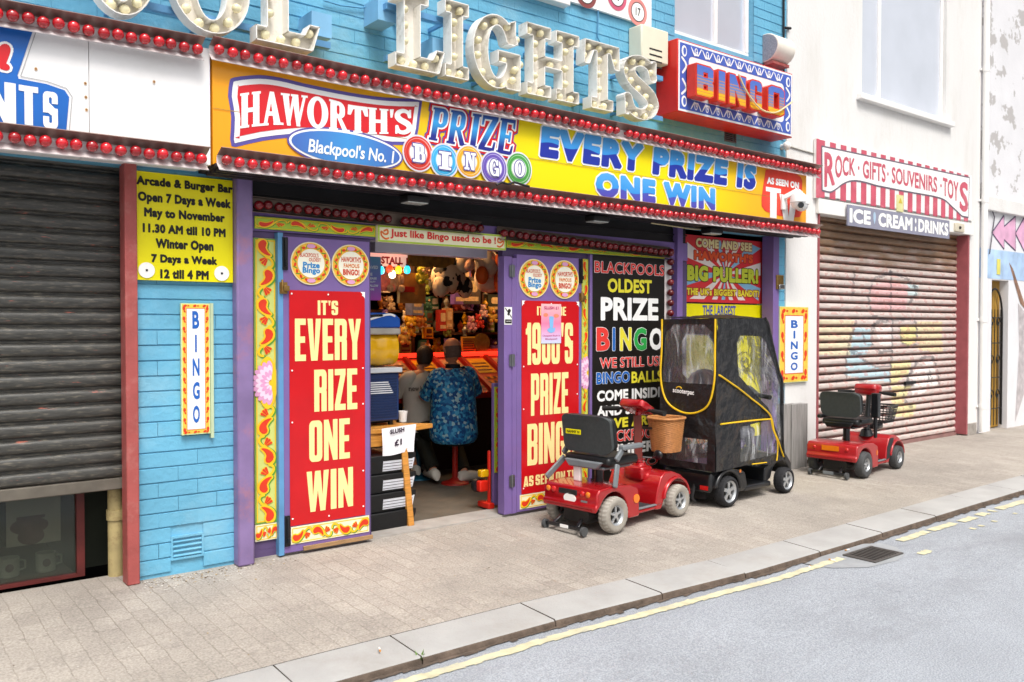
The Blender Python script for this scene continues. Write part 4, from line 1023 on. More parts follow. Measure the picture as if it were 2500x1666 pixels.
def puttext(b, s, x0px, x1px, yt, yb, zf, Y, n=.002, m=0, bold=0., shear=0., sp=1., up=None, frame=None, warpz=None):
    """text whose left edge spans yt..yb (cap top to baseline) in survey pixels at x0"""
    sh = txt(s, bold, shear, sp); x0, zt = W(*zf(x0px, yt), Y); x1 = wx(*zf(x1px, yb), Y); zb = wz(*zf(x0px, yb), Y)
    a0, a1, _, _ = bounds(sh); cap = bounds(txt('H', bold)) if up is None else up
    sh = xf(sh, lambda u, v: (x0+(u-a0)/(a1-a0)*(x1-x0), zb+(v-cap[2])/(cap[3]-cap[2])*(zt-zb)))
    if warpz: sh = xf(sh, lambda u, v: (u, v+warpz(u-x0)))
    b.sheet(sh, frame or fac(Y), n, m); return sh
b = MB(); x0_, za_ = W(*ZF(718, 690), YF); x1_, zb_ = W(*ZF(1322, 772), YF)
puttext(b, "Blackpool's No. 1", 712, 1312, 598, 690, ZF, YF, .0135, 0, .02, .16, .96, warpz=lambda u: u*(zb_-za_)/(x1_-x0_)); b.build('oval_lettering', PWH, ov)
# PRIZE
pzw = [xf(s, lambda u, v: (u+.2*v, v)) for s in word('PRIZE', serif, .06, t=.21, n=.1, sl=.07, ex=.06)]
sh_ = arc_word(pzw, 1552, 2160, [(1552, 372), (2165, 470)], [(1552, 602), (2120, 712)], ZF, YF)
b = MB(); b.sheet(fatten(sh_, .034), F0, .003, 2); b.sheet(fatten(sh_, .026), F0, .005, 1); b.sheet(fatten(sh_, .012), F0, .007, 0)
PZB = ramp_mat('prize_print', [(0, '2b2f86'), (.45, '3aa0e0'), (.6, '3f8fd8'), (1, '2b2f86')], 2, -.02, .2, .28)
b.sheet(sh_, F0, .009, 3); b.build('prize_lettering', [PWH, PRED, PUR, PZB], fs)
# five bingo balls
for ch, x, y, r, colr, lc in (('B', 1480, 700, .115, 'd0382e', 0), ('I', 1660, 752, .11, '3fa9de', 0), ('N', 1832, 757, .108, 'eeaa2c', 0), ('G', 2004, 802, .112, '6a55ad', 0), ('O', 2179, 808, .115, '4d9a48', 0)):
    X0, Z0 = W(*ZF(x, y), YF); b = MB(); dk = 'BIONG'.index(ch)*.0016 if ch != 'O' else .0016
    cm = mk('ball_print_'+colr, colr, .28, .08, 5); cl = mk('ball_pale_'+colr, '%02x%02x%02x' % tuple(min(255, int(int(colr[i:i+2], 16)*.5+128)) for i in (0, 2, 4)), .28)
    for k, (rr_, m) in enumerate(((r+.012, 3), (r, 0), (r*.9, 1), (r*.85, 0), (r*.66, 1), (r*.6, 2))):
        b.sheet(cdt([(1, ell(X0+(0 if k < 3 else -.004), Z0, rr_, rr_, 32))]), F0, .011+dk+.0012*k, 3 if k == 0 else m)
    L_ = fit(cdt(serif(ch, t=.24, n=.12, sl=.14, ex=.1)[0]), X0-.05, X0+.05, Z0-.062, Z0+.062)
    b.sheet(fatten(L_, .007), F0, .02+dk, 4); b.sheet(L_, F0, .0215+dk, 2)
    b.build('bingo_ball', [cm, cl, PWH, mk('ball_rim', 'd8d6e0', .3), PUR], fs)
# EVERY PRIZE IS / ONE WIN
SLG = ramp_mat('slogan_print', [(0, '2c3a9c'), (.46, '2c3a9c'), (.47, '3f93dc'), (1, '5aa6e2')], 2, wz(*ZG(320, 290), YF)-fs.location.z-.01, wz(*ZG(345, 70), YF)-fs.location.z, .28, .012)
SLG2 = ramp_mat('slogan_print_low', [(0, '5a50b0'), (.3, '4f58b6'), (.31, '3f93dc'), (1, '5aa6e2')], 2, wz(*ZG(720, 540), YF)-fs.location.z-.01, wz(*ZG(720, 385), YF)-fs.location.z, .28, .012)
b = MB()
for s, x0p, x1p, yt, yb, y1t, m in (("EVERY PRIZE IS", 325, 1800, 72, 290, 345, 1), ("ONE WIN", 708, 1526, 388, 560, 505, 2)):
    sh = txt(s, .075, .0, 1.1); x0, zt = W(*ZG(x0p, yt), YF); x1 = wx(*ZG(x1p, y1t), YF); zb = wz(*ZG(x0p, yb), YF); a0, a1, b0, b1 = bounds(sh)
    z1t = wz(*ZG(x1p, y1t), YF)
    sh = xf(sh, lambda u, v: (x0+(u-a0)/(a1-a0)*(x1-x0)+(.03*(v-b0) if s[0] == 'E' else 0), zb+(v-b0)/(b1-b0)*(zt-zb)+(z1t-zt)*(u-a0)/(a1-a0)))
    sh2 = cdt([(1, [sh[0][i] for i in f]) for f in sh[1]])
    b.sheet(fatten(sh2, .013), F0, .004, 0); b.sheet(sh2, F0, .0065, m)
b.build('slogan_lettering', [PWH, SLG, SLG2], fs)
# as seen on tv badge
q = lambda P: [W(*ZG(*p), YF) for p in P]
b = MB(); b.sheet(cdt([(1, q(spline([(1872, 376), (1990, 380), (2110, 425), (2120, 520), (2105, 700), (1870, 660), (1845, 560)], 3)))]), F0, .003, 0); bd = b.build('badge', mk('badge_red', 'e2483a', .28), fs)
b = MB(); puttext(b, 'AS SEEN ON', 1880, 2098, 425, 472, ZG, YF, .0055, 0, .06)
T = cdt(block('T')[0]); V_ = cdt(block('V')[0])
for sh, xa, xb, yt, yb in ((T, 1872, 1975, 492, 700), (V_, 1965, 2090, 540, 735)):
    x0, zt = W(*ZG(xa, yt), YF); x1 = wx(*ZG(xb, yt), YF); b.sheet(fit(sh, x0, x1, wz(*ZG(xa, yb), YF), zt), F0, .0055)
b.build('badge_lettering', PWH, bd)

# ================================================================== white amusements board at left
Z1 = Z2(0, 0, 3.564)
ab = thing('fascia_board', 'white boarded fascia with blue amusements lettering at left', 'sign', (.6, YF, 2.85))
ax1 = wx(513, 250, YF); seam = wx(217, 200, YF)
lz1 = lambda x: L1a[1]+(L1b[1]-L1a[1])*(x-L1a[0])/(L1b[0]-L1a[0]); lz0 = lambda x: L2a[1]+(L2b[1]-L2a[1])*(x-L2a[0])/(L2b[0]-L2a[0])
BRD = mk('white_board', 'eceaea', .4, .03, 3, dirt='e0dedc', dscale=2)
for a, bb, y in ((-1.5, seam-.002, YF), (seam+.002, ax1, YF+.003)):
    b = MB(); b.add([(x, yy, z) for yy in (y, 0) for x, z in ((a, lz0(a)-.02), (bb, lz0(bb)-.02), (bb, lz1(bb)+.03), (a, lz1(a)+.03))], [(0, 1, 2, 3), (4, 5, 1, 0), (7, 6, 2, 3), (4, 0, 3, 7), (1, 5, 6, 2)])
    b.build('panel', BRD, ab)
b = MB(); q = lambda P, Y=YF: [W(*Z1(*p), Y) for p in P]
blue = q([(-900, 120), (285, 270), (150, 660), (160, 690), (400, 735), (560, 790), (600, 850), (575, 1140), (-900, 980)])
b.sheet(cdt([(1, blue)]), F0, .004, 0)
ob = inset(blue, -.03)
b.sheet(cdt([(1, inset(blue, -.016)), (-1, inset(blue, -.012))]), F0, .003, 2)
rs = cdt(ribbon(q(spline([(-60, 560), (-10, 470), (40, 420), (55, 440), (20, 540), (15, 580), (50, 590)], 3)), .035)); b.sheet(fatten(rs, .012), F0, .006, 1); b.sheet(rs, F0, .0085, 3)
b.build('emblem', [mk('board_blue', '1a63b8', .35, .1, 4), PWH, mk('thin_grey_line', 'a9a8aa', .5), PRED], ab)
b = MB()
for ch, xa, xb, yt, yb in (('N', -160, 133, 690, 1070), ('T', 160, 328, 742, 1082), ('S', 342, 525, 790, 1112)):
    x0, zt = W(*Z1(xa, yt), YF); x1 = wx(*Z1(xb, yt), YF); b.sheet(fit(cdt(block(ch)[0]), x0, x1, wz(*Z1(xa, yb), YF), zt), F0, .007, 0)
b.build('lettering', PWH, ab)
b = MB()
for x, y in ((310, 605), (740, 730), (1338, 715), (745, 850), (750, 960)):
    X0, Z0 = W(*Z1(x, y), YF); b.sheet(cdt([(1, ell(X0, Z0, .008, .009, 10))]), F0, .0035, 0); b.sheet(cdt([(1, ell(X0, Z0, .004, .004, 8))]), F0, .005, 1)
b.build('rusty_screw', [mk('rust_halo', 'c9a476', .8, .2, 30), mk('rust_dark', '7a4a2a', .8, .2, 30)], ab)

# ================================================================== big marquee letters
MS = mk('letter_shell', 'efece6', .45, .05, 6, dirt='a09584', dscale=6, damt=.75); MI = mk('letter_inside', 'e6e0d6', .5, .08, 8, dirt='9c907e', dscale=8, damt=.7)
YL = -.36; LH = .53
def marquee(ch, xl, xr, zb, label, bulbs, kw=None):
    """bulbs: positions in the letter's own 0..1 x 0..1 box"""
    ops, wd = serif(ch, **(kw or dict(t=.24, n=.15, sl=.17, ex=.12)))
    sh = cdt(ops); bx = bounds(sh); sh = fit(sh, xl, xr, zb, zb+LH, (bx[0], bx[1], 0, 1) if ch not in 'OGS' else bx)
    o = thing('marquee_letter', label, 'letter', ((xl+xr)/2, YL+.1, zb), 'big bulb letters on the blue wall')
    b = MB(); F = fac(YL); b.sheet(sh, F, -.085, 1)
    V, Fc = sh
    for p, q_ in edges2d(sh):
        a, e = Vector(V[p]), Vector(V[q_]); d = (e-a).normalized() if (e-a).length > 1e-9 else Vector((1, 0)); nrm = Vector((-d.y, d.x))*.006
        ai, ei = a+nrm, e+nrm
        b.add([F(*a, 0), F(*e, 0), F(*e, -.1), F(*a, -.1)], [(0, 1, 2, 3)], 0)
        b.add([F(*ai, .0), F(*ei, .0), F(*ei, -.085), F(*ai, -.085)], [(0, 1, 2, 3)], 0)
        b.add([F(*a, 0), F(*e, 0), F(*ei, 0), F(*ai, 0)], [(0, 1, 2, 3)], 0)
    b.sheet(sh, F, -.1, 1); b.build('letter_tray', [MS, MI], o)
    xm = (xl+xr)/2
    for zz in (zb+LH*.2, zb+LH*.8):
        b = MB(); b.box(xm-.012, xm+.012, YL+.1, .0, zz-.012, zz+.012); b.build('wall_bracket', BLUE2, o)
    for u, v in bulbs: bulb(BULBW, o, (xl+u*(xr-xl), YL+.045, zb+v*LH), scale=.85)
    return o
ZL = Z2(900, 0, 3.1365)
def lx(x, y): return wx(*ZL(x, y), YL)
zlet = wz(*ZL(210, 498), YL)
print('letters z', zlet, wz(*ZL(590, 605), YL), wz(*ZL(1210, 740), YL), wz(*ZL(2000, 930), YL), 'capI', wz(*ZL(590, 85), YL), 'S1', S1a, S1b, S2a, S2b)
Z2nd = Z2(500, 0, 3.564)
lb = {'L': [(.17, .93), (.3, .93), (.24, .75), (.24, .55), (.24, .35), (.18, .1), (.42, .08), (.66, .09), (.87, .22)], 'I': [(.25, .92), (.75, .92), (.5, .75), (.5, .55), (.5, .3), (.25, .08), (.75, .08)],
      'G': [(.85, .75), (.68, .9), (.45, .93), (.25, .83), (.15, .62), (.14, .42), (.22, .2), (.4, .08), (.6, .07), (.78, .18), (.82, .33), (.6, .42), (.92, .42)],
      'H': [(.1, .92), (.32, .92), (.21, .75), (.21, .55), (.21, .3), (.1, .08), (.32, .08), (.5, .5), (.68, .92), (.9, .92), (.79, .75), (.79, .5), (.79, .28), (.68, .08), (.9, .08)],
      'T': [(.08, .78), (.2, .92), (.5, .93), (.8, .92), (.92, .78), (.5, .75), (.5, .55), (.5, .32), (.36, .08), (.64, .08)],
      'S': [(.85, .8), (.62, .92), (.35, .9), (.15, .74), (.3, .6), (.5, .5), (.72, .4), (.86, .25), (.7, .09), (.42, .08), (.14, .2)],
      'O': [(.5+.38*math.cos(R(a)), .5+.42*math.sin(R(a))) for a in range(10, 370, 30)]}
zl2 = wz(*Z2nd(460, 345), YL)
marquee('O', wx(212, 20, YL), wx(381, 10, YL), wz(300, 37, YL), 'leftmost big bulb letter O, mostly above the picture', lb['O'], dict(t=.24, n=.15))
marquee('O', wx(418, 30, YL), wx(610, 30, YL), wz(520, 82, YL), 'big bulb letter O next to the wide L above the left bulb rows', lb['O'], dict(t=.24, n=.15))
marquee('L', wx(625, 80, YL), wx(781, 60, YL), zl2, 'big bulb letter L directly right of the letter O', lb['L'])
marquee('L', lx(205, 480), lx(583, 400), zlet, 'big bulb letter L that begins the word LIGHTS', lb['L'])
marquee('I', lx(585, 560), lx(768, 600), zlet, 'big bulb letter I in the word LIGHTS', lb['I'])
marquee('G', lx(800, 500), lx(1216, 500), zlet-.01, 'big bulb letter G in the word LIGHTS', lb['G'])
marquee('H', lx(1210, 500), lx(1612, 500), zlet, 'big bulb letter H in the word LIGHTS', lb['H'])
marquee('T', lx(1650, 500), lx(1925, 500), zlet, 'big bulb letter T in the word LIGHTS', lb['T'])
marquee('S', lx(1950, 700), lx(2222, 700), zlet-.012, 'big bulb letter S that ends the word LIGHTS', lb['S'])
rl = thing('letter_rail', 'blue painted rail carrying the big bulb letters', 'rail', (4, -.2, zlet))
b = MB()
for a, bb in ((-.5, wx(800, 60, -.2)), (wx(935, 60, -.2), wx(1610, 200, -.2))):
    for zz in (zlet+LH*.14, zlet+LH*.8): b.box(a, bb, -.24, -.2, zz-.02, zz+.02)
b.build('rail', BLUE2, rl)
for px, yy in ((772, 70), (930, 35), (1060, 130)):
    b = MB(); x, z = W(px, yy, -.1); b.box(x-.08, x+.06, -.2, -.001, z-.08, z+.07); b.build('mounting_box', mk('pale_blue_box', '7fb4d8', .5, .1), rl)

# ================================================================== BINGO box sign
ZB = Z2(1500, 0, 3.564); YB = -.25
bx0, bx1 = wx(1653, 180, YB), wx(1934, 250, YB); bz1, bz0 = (wz(1654, 97, YB)+wz(1935, 177, YB))/2, (wz(1654, 275, YB)+wz(1932, 334, YB))/2
bs_ = thing('bingo_sign', 'red box sign with raised blue and yellow BINGO letters', 'sign', ((bx0+bx1)/2, YB, bz0))
b = MB(); b.box(bx0, bx1, YB, -.001, bz0, bz1); b.build('sign_box', mk('box_red', 'c8261f', .4, .12, 6, dirt='8e3a30', dscale=5), bs_, bevel=.006)
b = MB(); FB = fac(YB)
b.sheet(cdt([(1, rect(bx0+.012, bz0+.012, bx1-.012, bz1-.012))]), FB, .003, 0)
w_, h_ = bx1-bx0, bz1-bz0
b.sheet(cdt([(1, rect(bx0+.03, bz0+.03, bx1-.03, bz1-.03)), (-1, rr(bx0+.15, bz0+.13, bx1-.15, bz1-.13, .05))]), FB, .005, 1)
ops = []
for k in range(9):
    x = bx0+.17+(w_-.34)*(k+.5)/9
    for z, s in ((bz1-.08, 1), (bz0+.08, -1)):
        ops += ribbon(spline([(x-.07, z+.035*s), (x-.02, z-.03*s), (x+.0, z+.0*s)], 3), [.006, .012, .016, .02, .016, .012, .006][:7])
        ops += [(1, ell(x, z, .022, .036, 14)), (-1, ell(x, z+.004*s, .012, .024, 12))]; ops += ribbon(spline([(x+.07, z+.035*s), (x+.025, z-.03*s), (x+.008, z)], 3), .012)
for x in (bx0+.085, bx1-.085):
    for z in (bz0+.1, bz1-.1): ops += [(1, ell(x, z, .036, .05, 16)), (-1, ell(x+.006, z, .02, .034, 14))]
    for s in (-1, 1): ops += ribbon(spline([(x-.03, (bz0+bz1)/2+s*.16), (x+.03, (bz0+bz1)/2+s*.1), (x-.02, (bz0+bz1)/2+s*.03)], 3), .022)
b.sheet(cdt(ops), FB, .0075, 0); b.build('scroll_face', [PWH, mk('scroll_blue', '4a63b8', .35, .1, 9)], bs_)
GLET = ramp_mat('bingo_letter_face', [(0, 'eeb020'), (.18, 'eeb020'), (.2, 'b08a70'), (.3, '8a80a0'), (.45, '6f80b4'), (.6, '5a74bc'), (1, '4a6cc0')], 2, -.0, .3, .35)
t = GLET.node_tree; N = t.nodes; L = t.links; tc = N.new('ShaderNodeTexCoord'); sp = N.new('ShaderNodeSeparateXYZ'); L.new(tc.outputs['Object'], sp.inputs[0]); mm = N.new('ShaderNodeMath'); mm.operation = 'MULTIPLY'; mm.inputs[1].default_value = 230; L.new(sp.outputs[2], mm.inputs[0])
sn = N.new('ShaderNodeMath'); sn.operation = 'SINE'; L.new(mm.outputs[0], sn.inputs[0]); gr = N.new('ShaderNodeMapRange'); gr.inputs['From Min'].default_value = .72; gr.inputs['From Max'].default_value = .8
L.new(sn.outputs[0], gr.inputs[0]); lm = N.new('ShaderNodeMath'); lm.operation = 'LESS_THAN'; lm.inputs[1].default_value = .19; L.new(sp.outputs[2], lm.inputs[0]); m4 = N.new('ShaderNodeMath'); m4.operation = 'MULTIPLY'; L.new(gr.outputs[0], m4.inputs[0]); L.new(lm.outputs[0], m4.inputs[1])
bsd = N['Principled BSDF']; old = bsd.inputs['Base Color'].links[0].from_socket; mx = N.new('ShaderNodeMix'); mx.data_type = 'RGBA'; L.new(m4.outputs[0], mx.inputs[0]); L.new(old, mx.inputs[6]); mx.inputs[7].default_value = c('c98a4a'); L.new(mx.outputs[2], bsd.inputs['Base Color'])
YBL = YB-.12; zl0, zl1 = wz(*ZB(720, 822), YBL), wz(*ZB(720, 560), YBL)
for ch, xa, xb in (('B', 716, 858), ('I', 905, 960), ('N', 1000, 1140), ('G', 1178, 1302), ('O', 1338, 1476)):
    ops, wd = block(ch)
    if ch == 'O': ops = [(1, [(.1, 0), (.37, 0), (.47, .1), (.47, .9), (.37, 1), (.1, 1), (0, .9), (0, .1)]), (-1, rect(.15, .2, .32, .8))]
    if ch == 'B': ops = [(1, [(0, 0), (.38, 0), (.47, .08), (.47, .44), (.43, .5), (.47, .56), (.47, .92), (.38, 1), (0, 1)]), (-1, rect(.18, .2, .31, .4)), (-1, rect(.18, .62, .31, .8))]
    sh = fit(cdt(ops), wx(*ZB(xa, 700), YBL), wx(*ZB(xb, 700), YBL), zl0, zl1)
    b = MB(); b.sheet(fatten(sh, .014), fac(YBL), 0, 1, .1, 1); b.sheet(sh, fac(YBL), .003, 0)
    lt = MB(); lt.v = b.v; lt.f = b.f; lt.m = b.m; lt.s = b.s
    par = bs_; o = lt.build('raised_letter', [GLET, mk('letter_red', 'd2382a', .4, .1, 9)], par)
    # object origin at the letters' foot so the printed bands run alike
    dz = zl0-bz0; o.location.z = dz; o.data.transform(Matrix.Translation((0, 0, -dz)))
cb = MB(); Yq = YBL-.02; cb.tube([Vector((W(*ZB(x, y), Yq)[0], Yq, W(*ZB(x, y), Yq)[1])) for x, y in spline([(1080, 645), (1130, 760), (1200, 870), (1290, 960), (1400, 980), (1490, 930), (1545, 885)], 4)], .008, 6)
tag(cb.build('loose_cable', mk('cable_cream', 'e2cfa0', .5)), 'cream cable hanging across the raised BINGO letters', 'cable')

# ================================================================== small fixtures high on the wall
bb_ = thing('bingo_banner', 'white banner with coloured bingo balls at the top edge', 'banner', (wx(1520, 20), -.02, wz(1580, 55)))
nx1 = wx(1590, 40, -.03); nz0 = wz(1566, 58, -.03); b = MB(); b.box(nx1-2.2, nx1, -.03, -.002, nz0, nz0+.9); b.build('panel', PWH, bb_)
for i, (px, py, colr, s) in enumerate([(1556, 30, 'd98a86', '17'), (1505, -8, 'd0607a', '4'), (1430, -15, '8a4a4a', '9')]):
    X0, Z0 = W(px, py, -.03); b = MB(); b.sheet(cdt([(1, ell(X0, Z0, .12, .12, 28))]), fac(-.03), .003, 0); b.sheet(cdt([(1, ell(X0, Z0, .085, .085, 28)), (-1, ell(X0, Z0, .079, .079, 28))]), fac(-.03), .006, 2); b.sheet(cdt([(1, ell(X0, Z0, .079, .079, 28))]), fac(-.03), .005, 1)
    tx = txt(s, .01); b.sheet(fit(tx, X0-.03, X0+.03, Z0-.035, Z0+.035), fac(-.03), .008, 2); b.build('printed_ball', [mk('pr_'+colr, colr, .35), PWH, TEXTBLACK], bb_)
jb = thing('junction_cabinet', 'cream steel cabinet with vent slots between letter S and BINGO sign', 'cabinet', (wx(1600, 120, -.1), -.1, wz(1600, 160)))
x0, x1, z0, z1 = wx(1566, 100, -.16), wx(1632, 110, -.16), wz(1566, 142, -.16), wz(1566, 57, -.16)
b = MB(); b.box(x0, x1, -.16, -.002, z0, z1); b.build('cabinet_body', mk('cabinet_cream', 'e2dcc6', .45, .06, 4, dirt='c4b498', dscale=3), jb, bevel=.012)
b = MB()
for i in range(4): b.box(x0+.1, x0+.26, -.163, -.1605, z1-.2-.05*i, z1-.188-.05*i)
b.build('vent_slot', DARKMETAL, jb)
sp_ = thing('wall_speaker', 'white half round loudspeaker above the BINGO sign corner', 'speaker', (wx(1900, 120, -.1), -.1, wz(1900, 150)))
x0, x1, z0, z1 = wx(1882, 110, -.1), wx(1924, 120, -.1), wz(1882, 147, -.1), wz(1882, 78, -.1)
pts = [(-.0, 0), (-.05, .03), (-.12, .1), (-.16, .2)]; zc = (z0+z1)/2; hh_ = (z1-z0)/2
pf = [(-.001, z0)]+[(-.03-.16*math.sin(R(a)), zc-hh_*math.cos(R(a))) for a in range(10, 171, 16)]+[(-.001, z1)]
fr_ = lambda u, v, n: Vector((n, u, v)); b = MB(); b.prism(pf, fr_, x0, x1, 0); b.build('speaker_body', mk('speaker_cream', 'e4ddd2', .45, .05), sp_, bevel=.006)
b = MB(); b.prism([(p[0]*.93, zc+(p[1]-zc)*.93) for p in pf], fr_, x0-.003, x0-.001, 0); b.build('speaker_grille', mk('grille_grey', '8e929c', .6, .2, 60), sp_)
b = MB(); b.box(x0+.01, x1-.01, -.12, -.01, z0-.03, z0-.001); b.build('bracket', mk('faded_red_paint', ''), sp_)
lg = MB(); X0, Z0 = W(1918, 357, -.05); lg.sph((X0, -.06, Z0), .045, 0, 12); lg.lathe([(.03, 0), (.03, .06)], (X0, -.06, Z0), 'y', 10, 0); tag(lg.build('globe_lamp', WHITE), 'small white globe lamp at the end of the blue wall', 'lamp')
ld = MB(); x0, z0 = W(1905, 392, -.15); ld.add([(x0-.15, -.3, z0-.02), (x0+.15, -.3, z0-.05), (x0+.15, -.015, z0+.1), (x0-.25, -.015, z0+.1), (x0-.15, -.3, z0-.05), (x0+.15, -.29, z0-.08)], [(0, 1, 2, 3), (0, 4, 5, 1)]); tag(ld.build('lead_flashing', mk('lead_grey', '8e9097', .5, .15, 5, metal=.3)), 'grey lead flashing at the right end of the upper bulb row', 'flashing')
wc = MB(); wc.tube([(wx(1913, y, -.02), -.02, wz(1913, y, -.02)) for y in (-60, 60, 150, 260, 340)], .012, 6); wc.tube([(wx(1915, 68, -.02), -.02, wz(1915, 68, -.02)), (wx(1928, 70, -.02), -.03, wz(1928, 70, -.02))], .014, 6); tag(wc.build('wall_cable', BLACK), 'black cable running down where blue and white buildings meet', 'cable')
wc = MB(); wc.tube([(wx(x, y, -.02), -.02, wz(x, y, -.02)) for x, y in ((1925, 357), (1960, 368), (1990, 376))], .008, 5); tag(wc.build('wall_cable', mk('cable_grey', '9a968e', .5)), 'thin grey cable from the globe lamp to the gift shop sign', 'cable')
wc = MB(); wc.tube([(wx(x, y, -.02), -.02, wz(x, y, -.02)) for x, y in ((1459, -20), (1460, 40), (1458, 90), (1475, 125))], .006, 5); tag(wc.build('wall_cable', mk('cable_blue', '4f8fb8', .5)), 'blue painted cable on the brick above the letters H and T', 'cable')
wc = MB(); wc.tube([(wx(x, y, -.02), -.02, wz(x, y, -.02)) for x, y in ((790, 2), (830, 14), (880, 20), (930, 14))], .006, 5); tag(wc.build('wall_cable', mk('cable_blue', '4f8fb8', .5)), 'blue painted cable sagging between the two words of bulb letters', 'cable')
wc = MB(); wc.tube([(W(x, y, -.12)[0], -.12, W(x, y, -.12)[1]) for x, y in spline([(1590, 545), (1640, 552), (1700, 560), (1745, 556)], 4)], .006, 5); tag(wc.build('loose_cable', mk('cable_cream', '')), 'cream cable sagging under the canopy above the black board', 'cable')
wc = MB(); wc.tube([(W(x, y, -.4)[0], -.4, W(x, y, -.4)[1]) for x, y in spline([(1212, 452), (1225, 446), (1240, 450), (1256, 446), (1275, 452), (1292, 456)], 3)], .009, 5); tag(wc.build('loose_cable', BLACK), 'short black cable lying on the lower bulb row below the bingo balls', 'cable')
wc = MB(); wc.tube([(wx(x, y, -.02), -.02, wz(x, y, -.02)) for x, y in ((2418, 500), (2428, 530), (2424, 560), (2416, 620))], .007, 5); tag(wc.build('wall_cable', mk('cable_dark', '55505a', .5)), 'dark cable beside the pink arrows', 'cable')
# ================================================================== painted scroll ornament
def comma(o, L_, Wd, flip=1, mir=1):
    """one painted comma with tuft; o = (u, v) of its start, along +u; sizes in metres"""
    f = lambda u, v: (o[0]+mir*u*L_, o[1]+flip*v*Wd)
    g0 = min(L_, Wd*1.25)
    P = [f(*p) for p in spline([(.17, .12), (.23, .19), (.33, .18), (.44, .05), (.52, -.12), (.56, -.27)], 3)]
    ws = [g0*q for q in (.3, .32, .34, .36, .35, .33, .31, .28, .25, .22, .19, .16, .13, .1, .07, .04)]
    T = []
    for a, bb in (((.66, .02), (.74, .26)), ((.69, -.04), (.83, .17)), ((.72, -.09), (.88, .04))):
        T += ribbon([f(*a), f(*bb)], [min(L_, Wd)*.06, min(L_, Wd)*.14])
    Q = [f(*p) for p in spline([(.02, .18), (.06, .36), (.2, .46), (.36, .42), (.5, .22), (.6, -.06), (.7, -.3), (.84, -.42), (.95, -.34), (.98, -.16)], 3)]
    return P, ws, T, Q, g0*.11
def scroll_panel(parent, x0, x1, z0, z1, Y, n, vertical=False, base=None, name='scroll_panel', lotus=False, frame=True):
    b = MB(); b.box(x0, x1, Y, Y+.012, z0, z1, 0); F = fac(Y); w_, h_ = x1-x0, z1-z0
    e = min(w_, h_)*.07
    if frame: b.sheet(cdt([(1, rect(x0+e, z0+e, x1-e, z1-e)), (-1, rect(x0+e*1.7, z0+e*1.7, x1-e*1.7, z1-e*1.7))]), F, .0015, 2)
    if vertical and frame:
        b.sheet(cdt([(1, rect(x0+e*.2, z0+e*.2, x1-e*.2, z1-e*.2)), (-1, rect(x0+e*.8, z0+e*.8, x1-e*.8, z1-e*.8))]), F, .0015, 3)
    red = []; yel = []; grn = []
    Ln, Wd = (h_, w_) if vertical else (w_, h_)
    Ln2 = Ln-(.32 if lotus else 0); st = Ln2/n
    for i in range(n):
        s0 = i*st
        if lotus and i >= n//2: s0 += .32
        fl = 1 if i % 2 else -1; mi = 1 if (i < n/2) else -1
        st_ = s0 if mi == 1 else s0+st
        P, ws, T, Q, qw = comma((st_, 0), st, Wd*.78, fl, mi)
        mp = (lambda p: (x0+w_/2+p[1], z1-p[0])) if vertical else (lambda p: (x0+p[0], z0+h_/2+p[1]))
        P = [mp(p) for p in P]; Q = [mp(p) for p in Q]; T = [(s, [mp(p) for p in q]) for s, q in T]
        red += ribbon(P, ws)+T; g = min(st, Wd)*.07
        yel += ribbon(P, [q+2*g for q in ws])+ribbon(Q, qw); grn += ribbon([(x+g*.8, z-g*.5) for x, z in Q], qw*1.35); sh_ = [(x+g*.9, z-g*.5) for x, z in P]
        yel += [(1, [(x+(x-sum(a for a, _ in q)/len(q))*.45, z+(z-sum(c_ for _, c_ in q)/len(q))*.45) for x, z in q]) for s, q in T]
        grn += ribbon(sh_, [q+2*g for q in ws])
    lim = lambda ops: [(s, [(min(max(x, x0+.002), x1-.002), min(max(z, z0+.002), z1-.002)) for x, z in q]) for s, q in ops]
    b.sheet(cdt(lim(grn)), F, .003, 3); b.sheet(cdt(lim(yel)), F, .0045, 2); b.sheet(cdt(lim(red)), F, .006, 1)
    if lotus:
        lc = (x0+w_*.56, (z0+z1)/2-.01)
        b.sheet(cdt([(1, ell(lc[0], lc[1], w_*.44, .17, 24))]), F, .0067, 2)
        for k, (rad, m, nn) in enumerate(((.13, 4, 11), (.105, 5, 10), (.075, 4, 8), (.045, 5, 6))):
            ops = []
            for j in range(nn):
                a = R(95+170*j/(nn-1)); ops.append((1, ell(lc[0]+.02+math.cos(a)*rad*.62, lc[1]+math.sin(a)*rad*.75, rad*.36, rad*.16, 12, a)))
            b.sheet(cdt(ops), F, .008+.0015*k, m)
    return b.build(name, [base or LIME, SCRRED, SCRYEL, SCRGRN, mk('lotus_pink', 'dc9cc4', .45, .08), mk('lotus_pale', 'efcfe2', .45, .05)], parent)
tx0, tx1 = wx(622, 900), wx(677, 900)
z_t0, z_t1 = wz(622, 1283), wz(622, 581)
scroll_panel(front, tx0, tx1, z_t0, z_t1, .006, 8, True, CREAMP, lotus=True)
scroll_panel(front, tx0, tx1, wz(622, 1325), z_t0-.004, .006, 2, False, PALE)
scroll_panel(front, wx(622, 540, -.01), wx(917, 570, -.01), wz(622, 558, -.01), wz(622, 528, -.01), -.008, 4)
scroll_panel(front, wx(1237, 590, -.01), wx(1623, 620, -.01), wz(1237, 605, -.01), wz(1237, 582, -.01), -.008, 6)
scroll_panel(front, wx(1421, 800), wx(1437, 800), .16, wz(1421, 632), .006, 8, True, CREAMP, lotus=True)
scroll_panel(front, wx(1661, 700, .14), wx(1672, 700, .14), .4, wz(1661, 568, .14), .145, 12, True)
scroll_panel(front, wx(1862, 800, .14), wx(1873, 800, .14), .4, wz(1862, 738, .14), .145, 9, True)
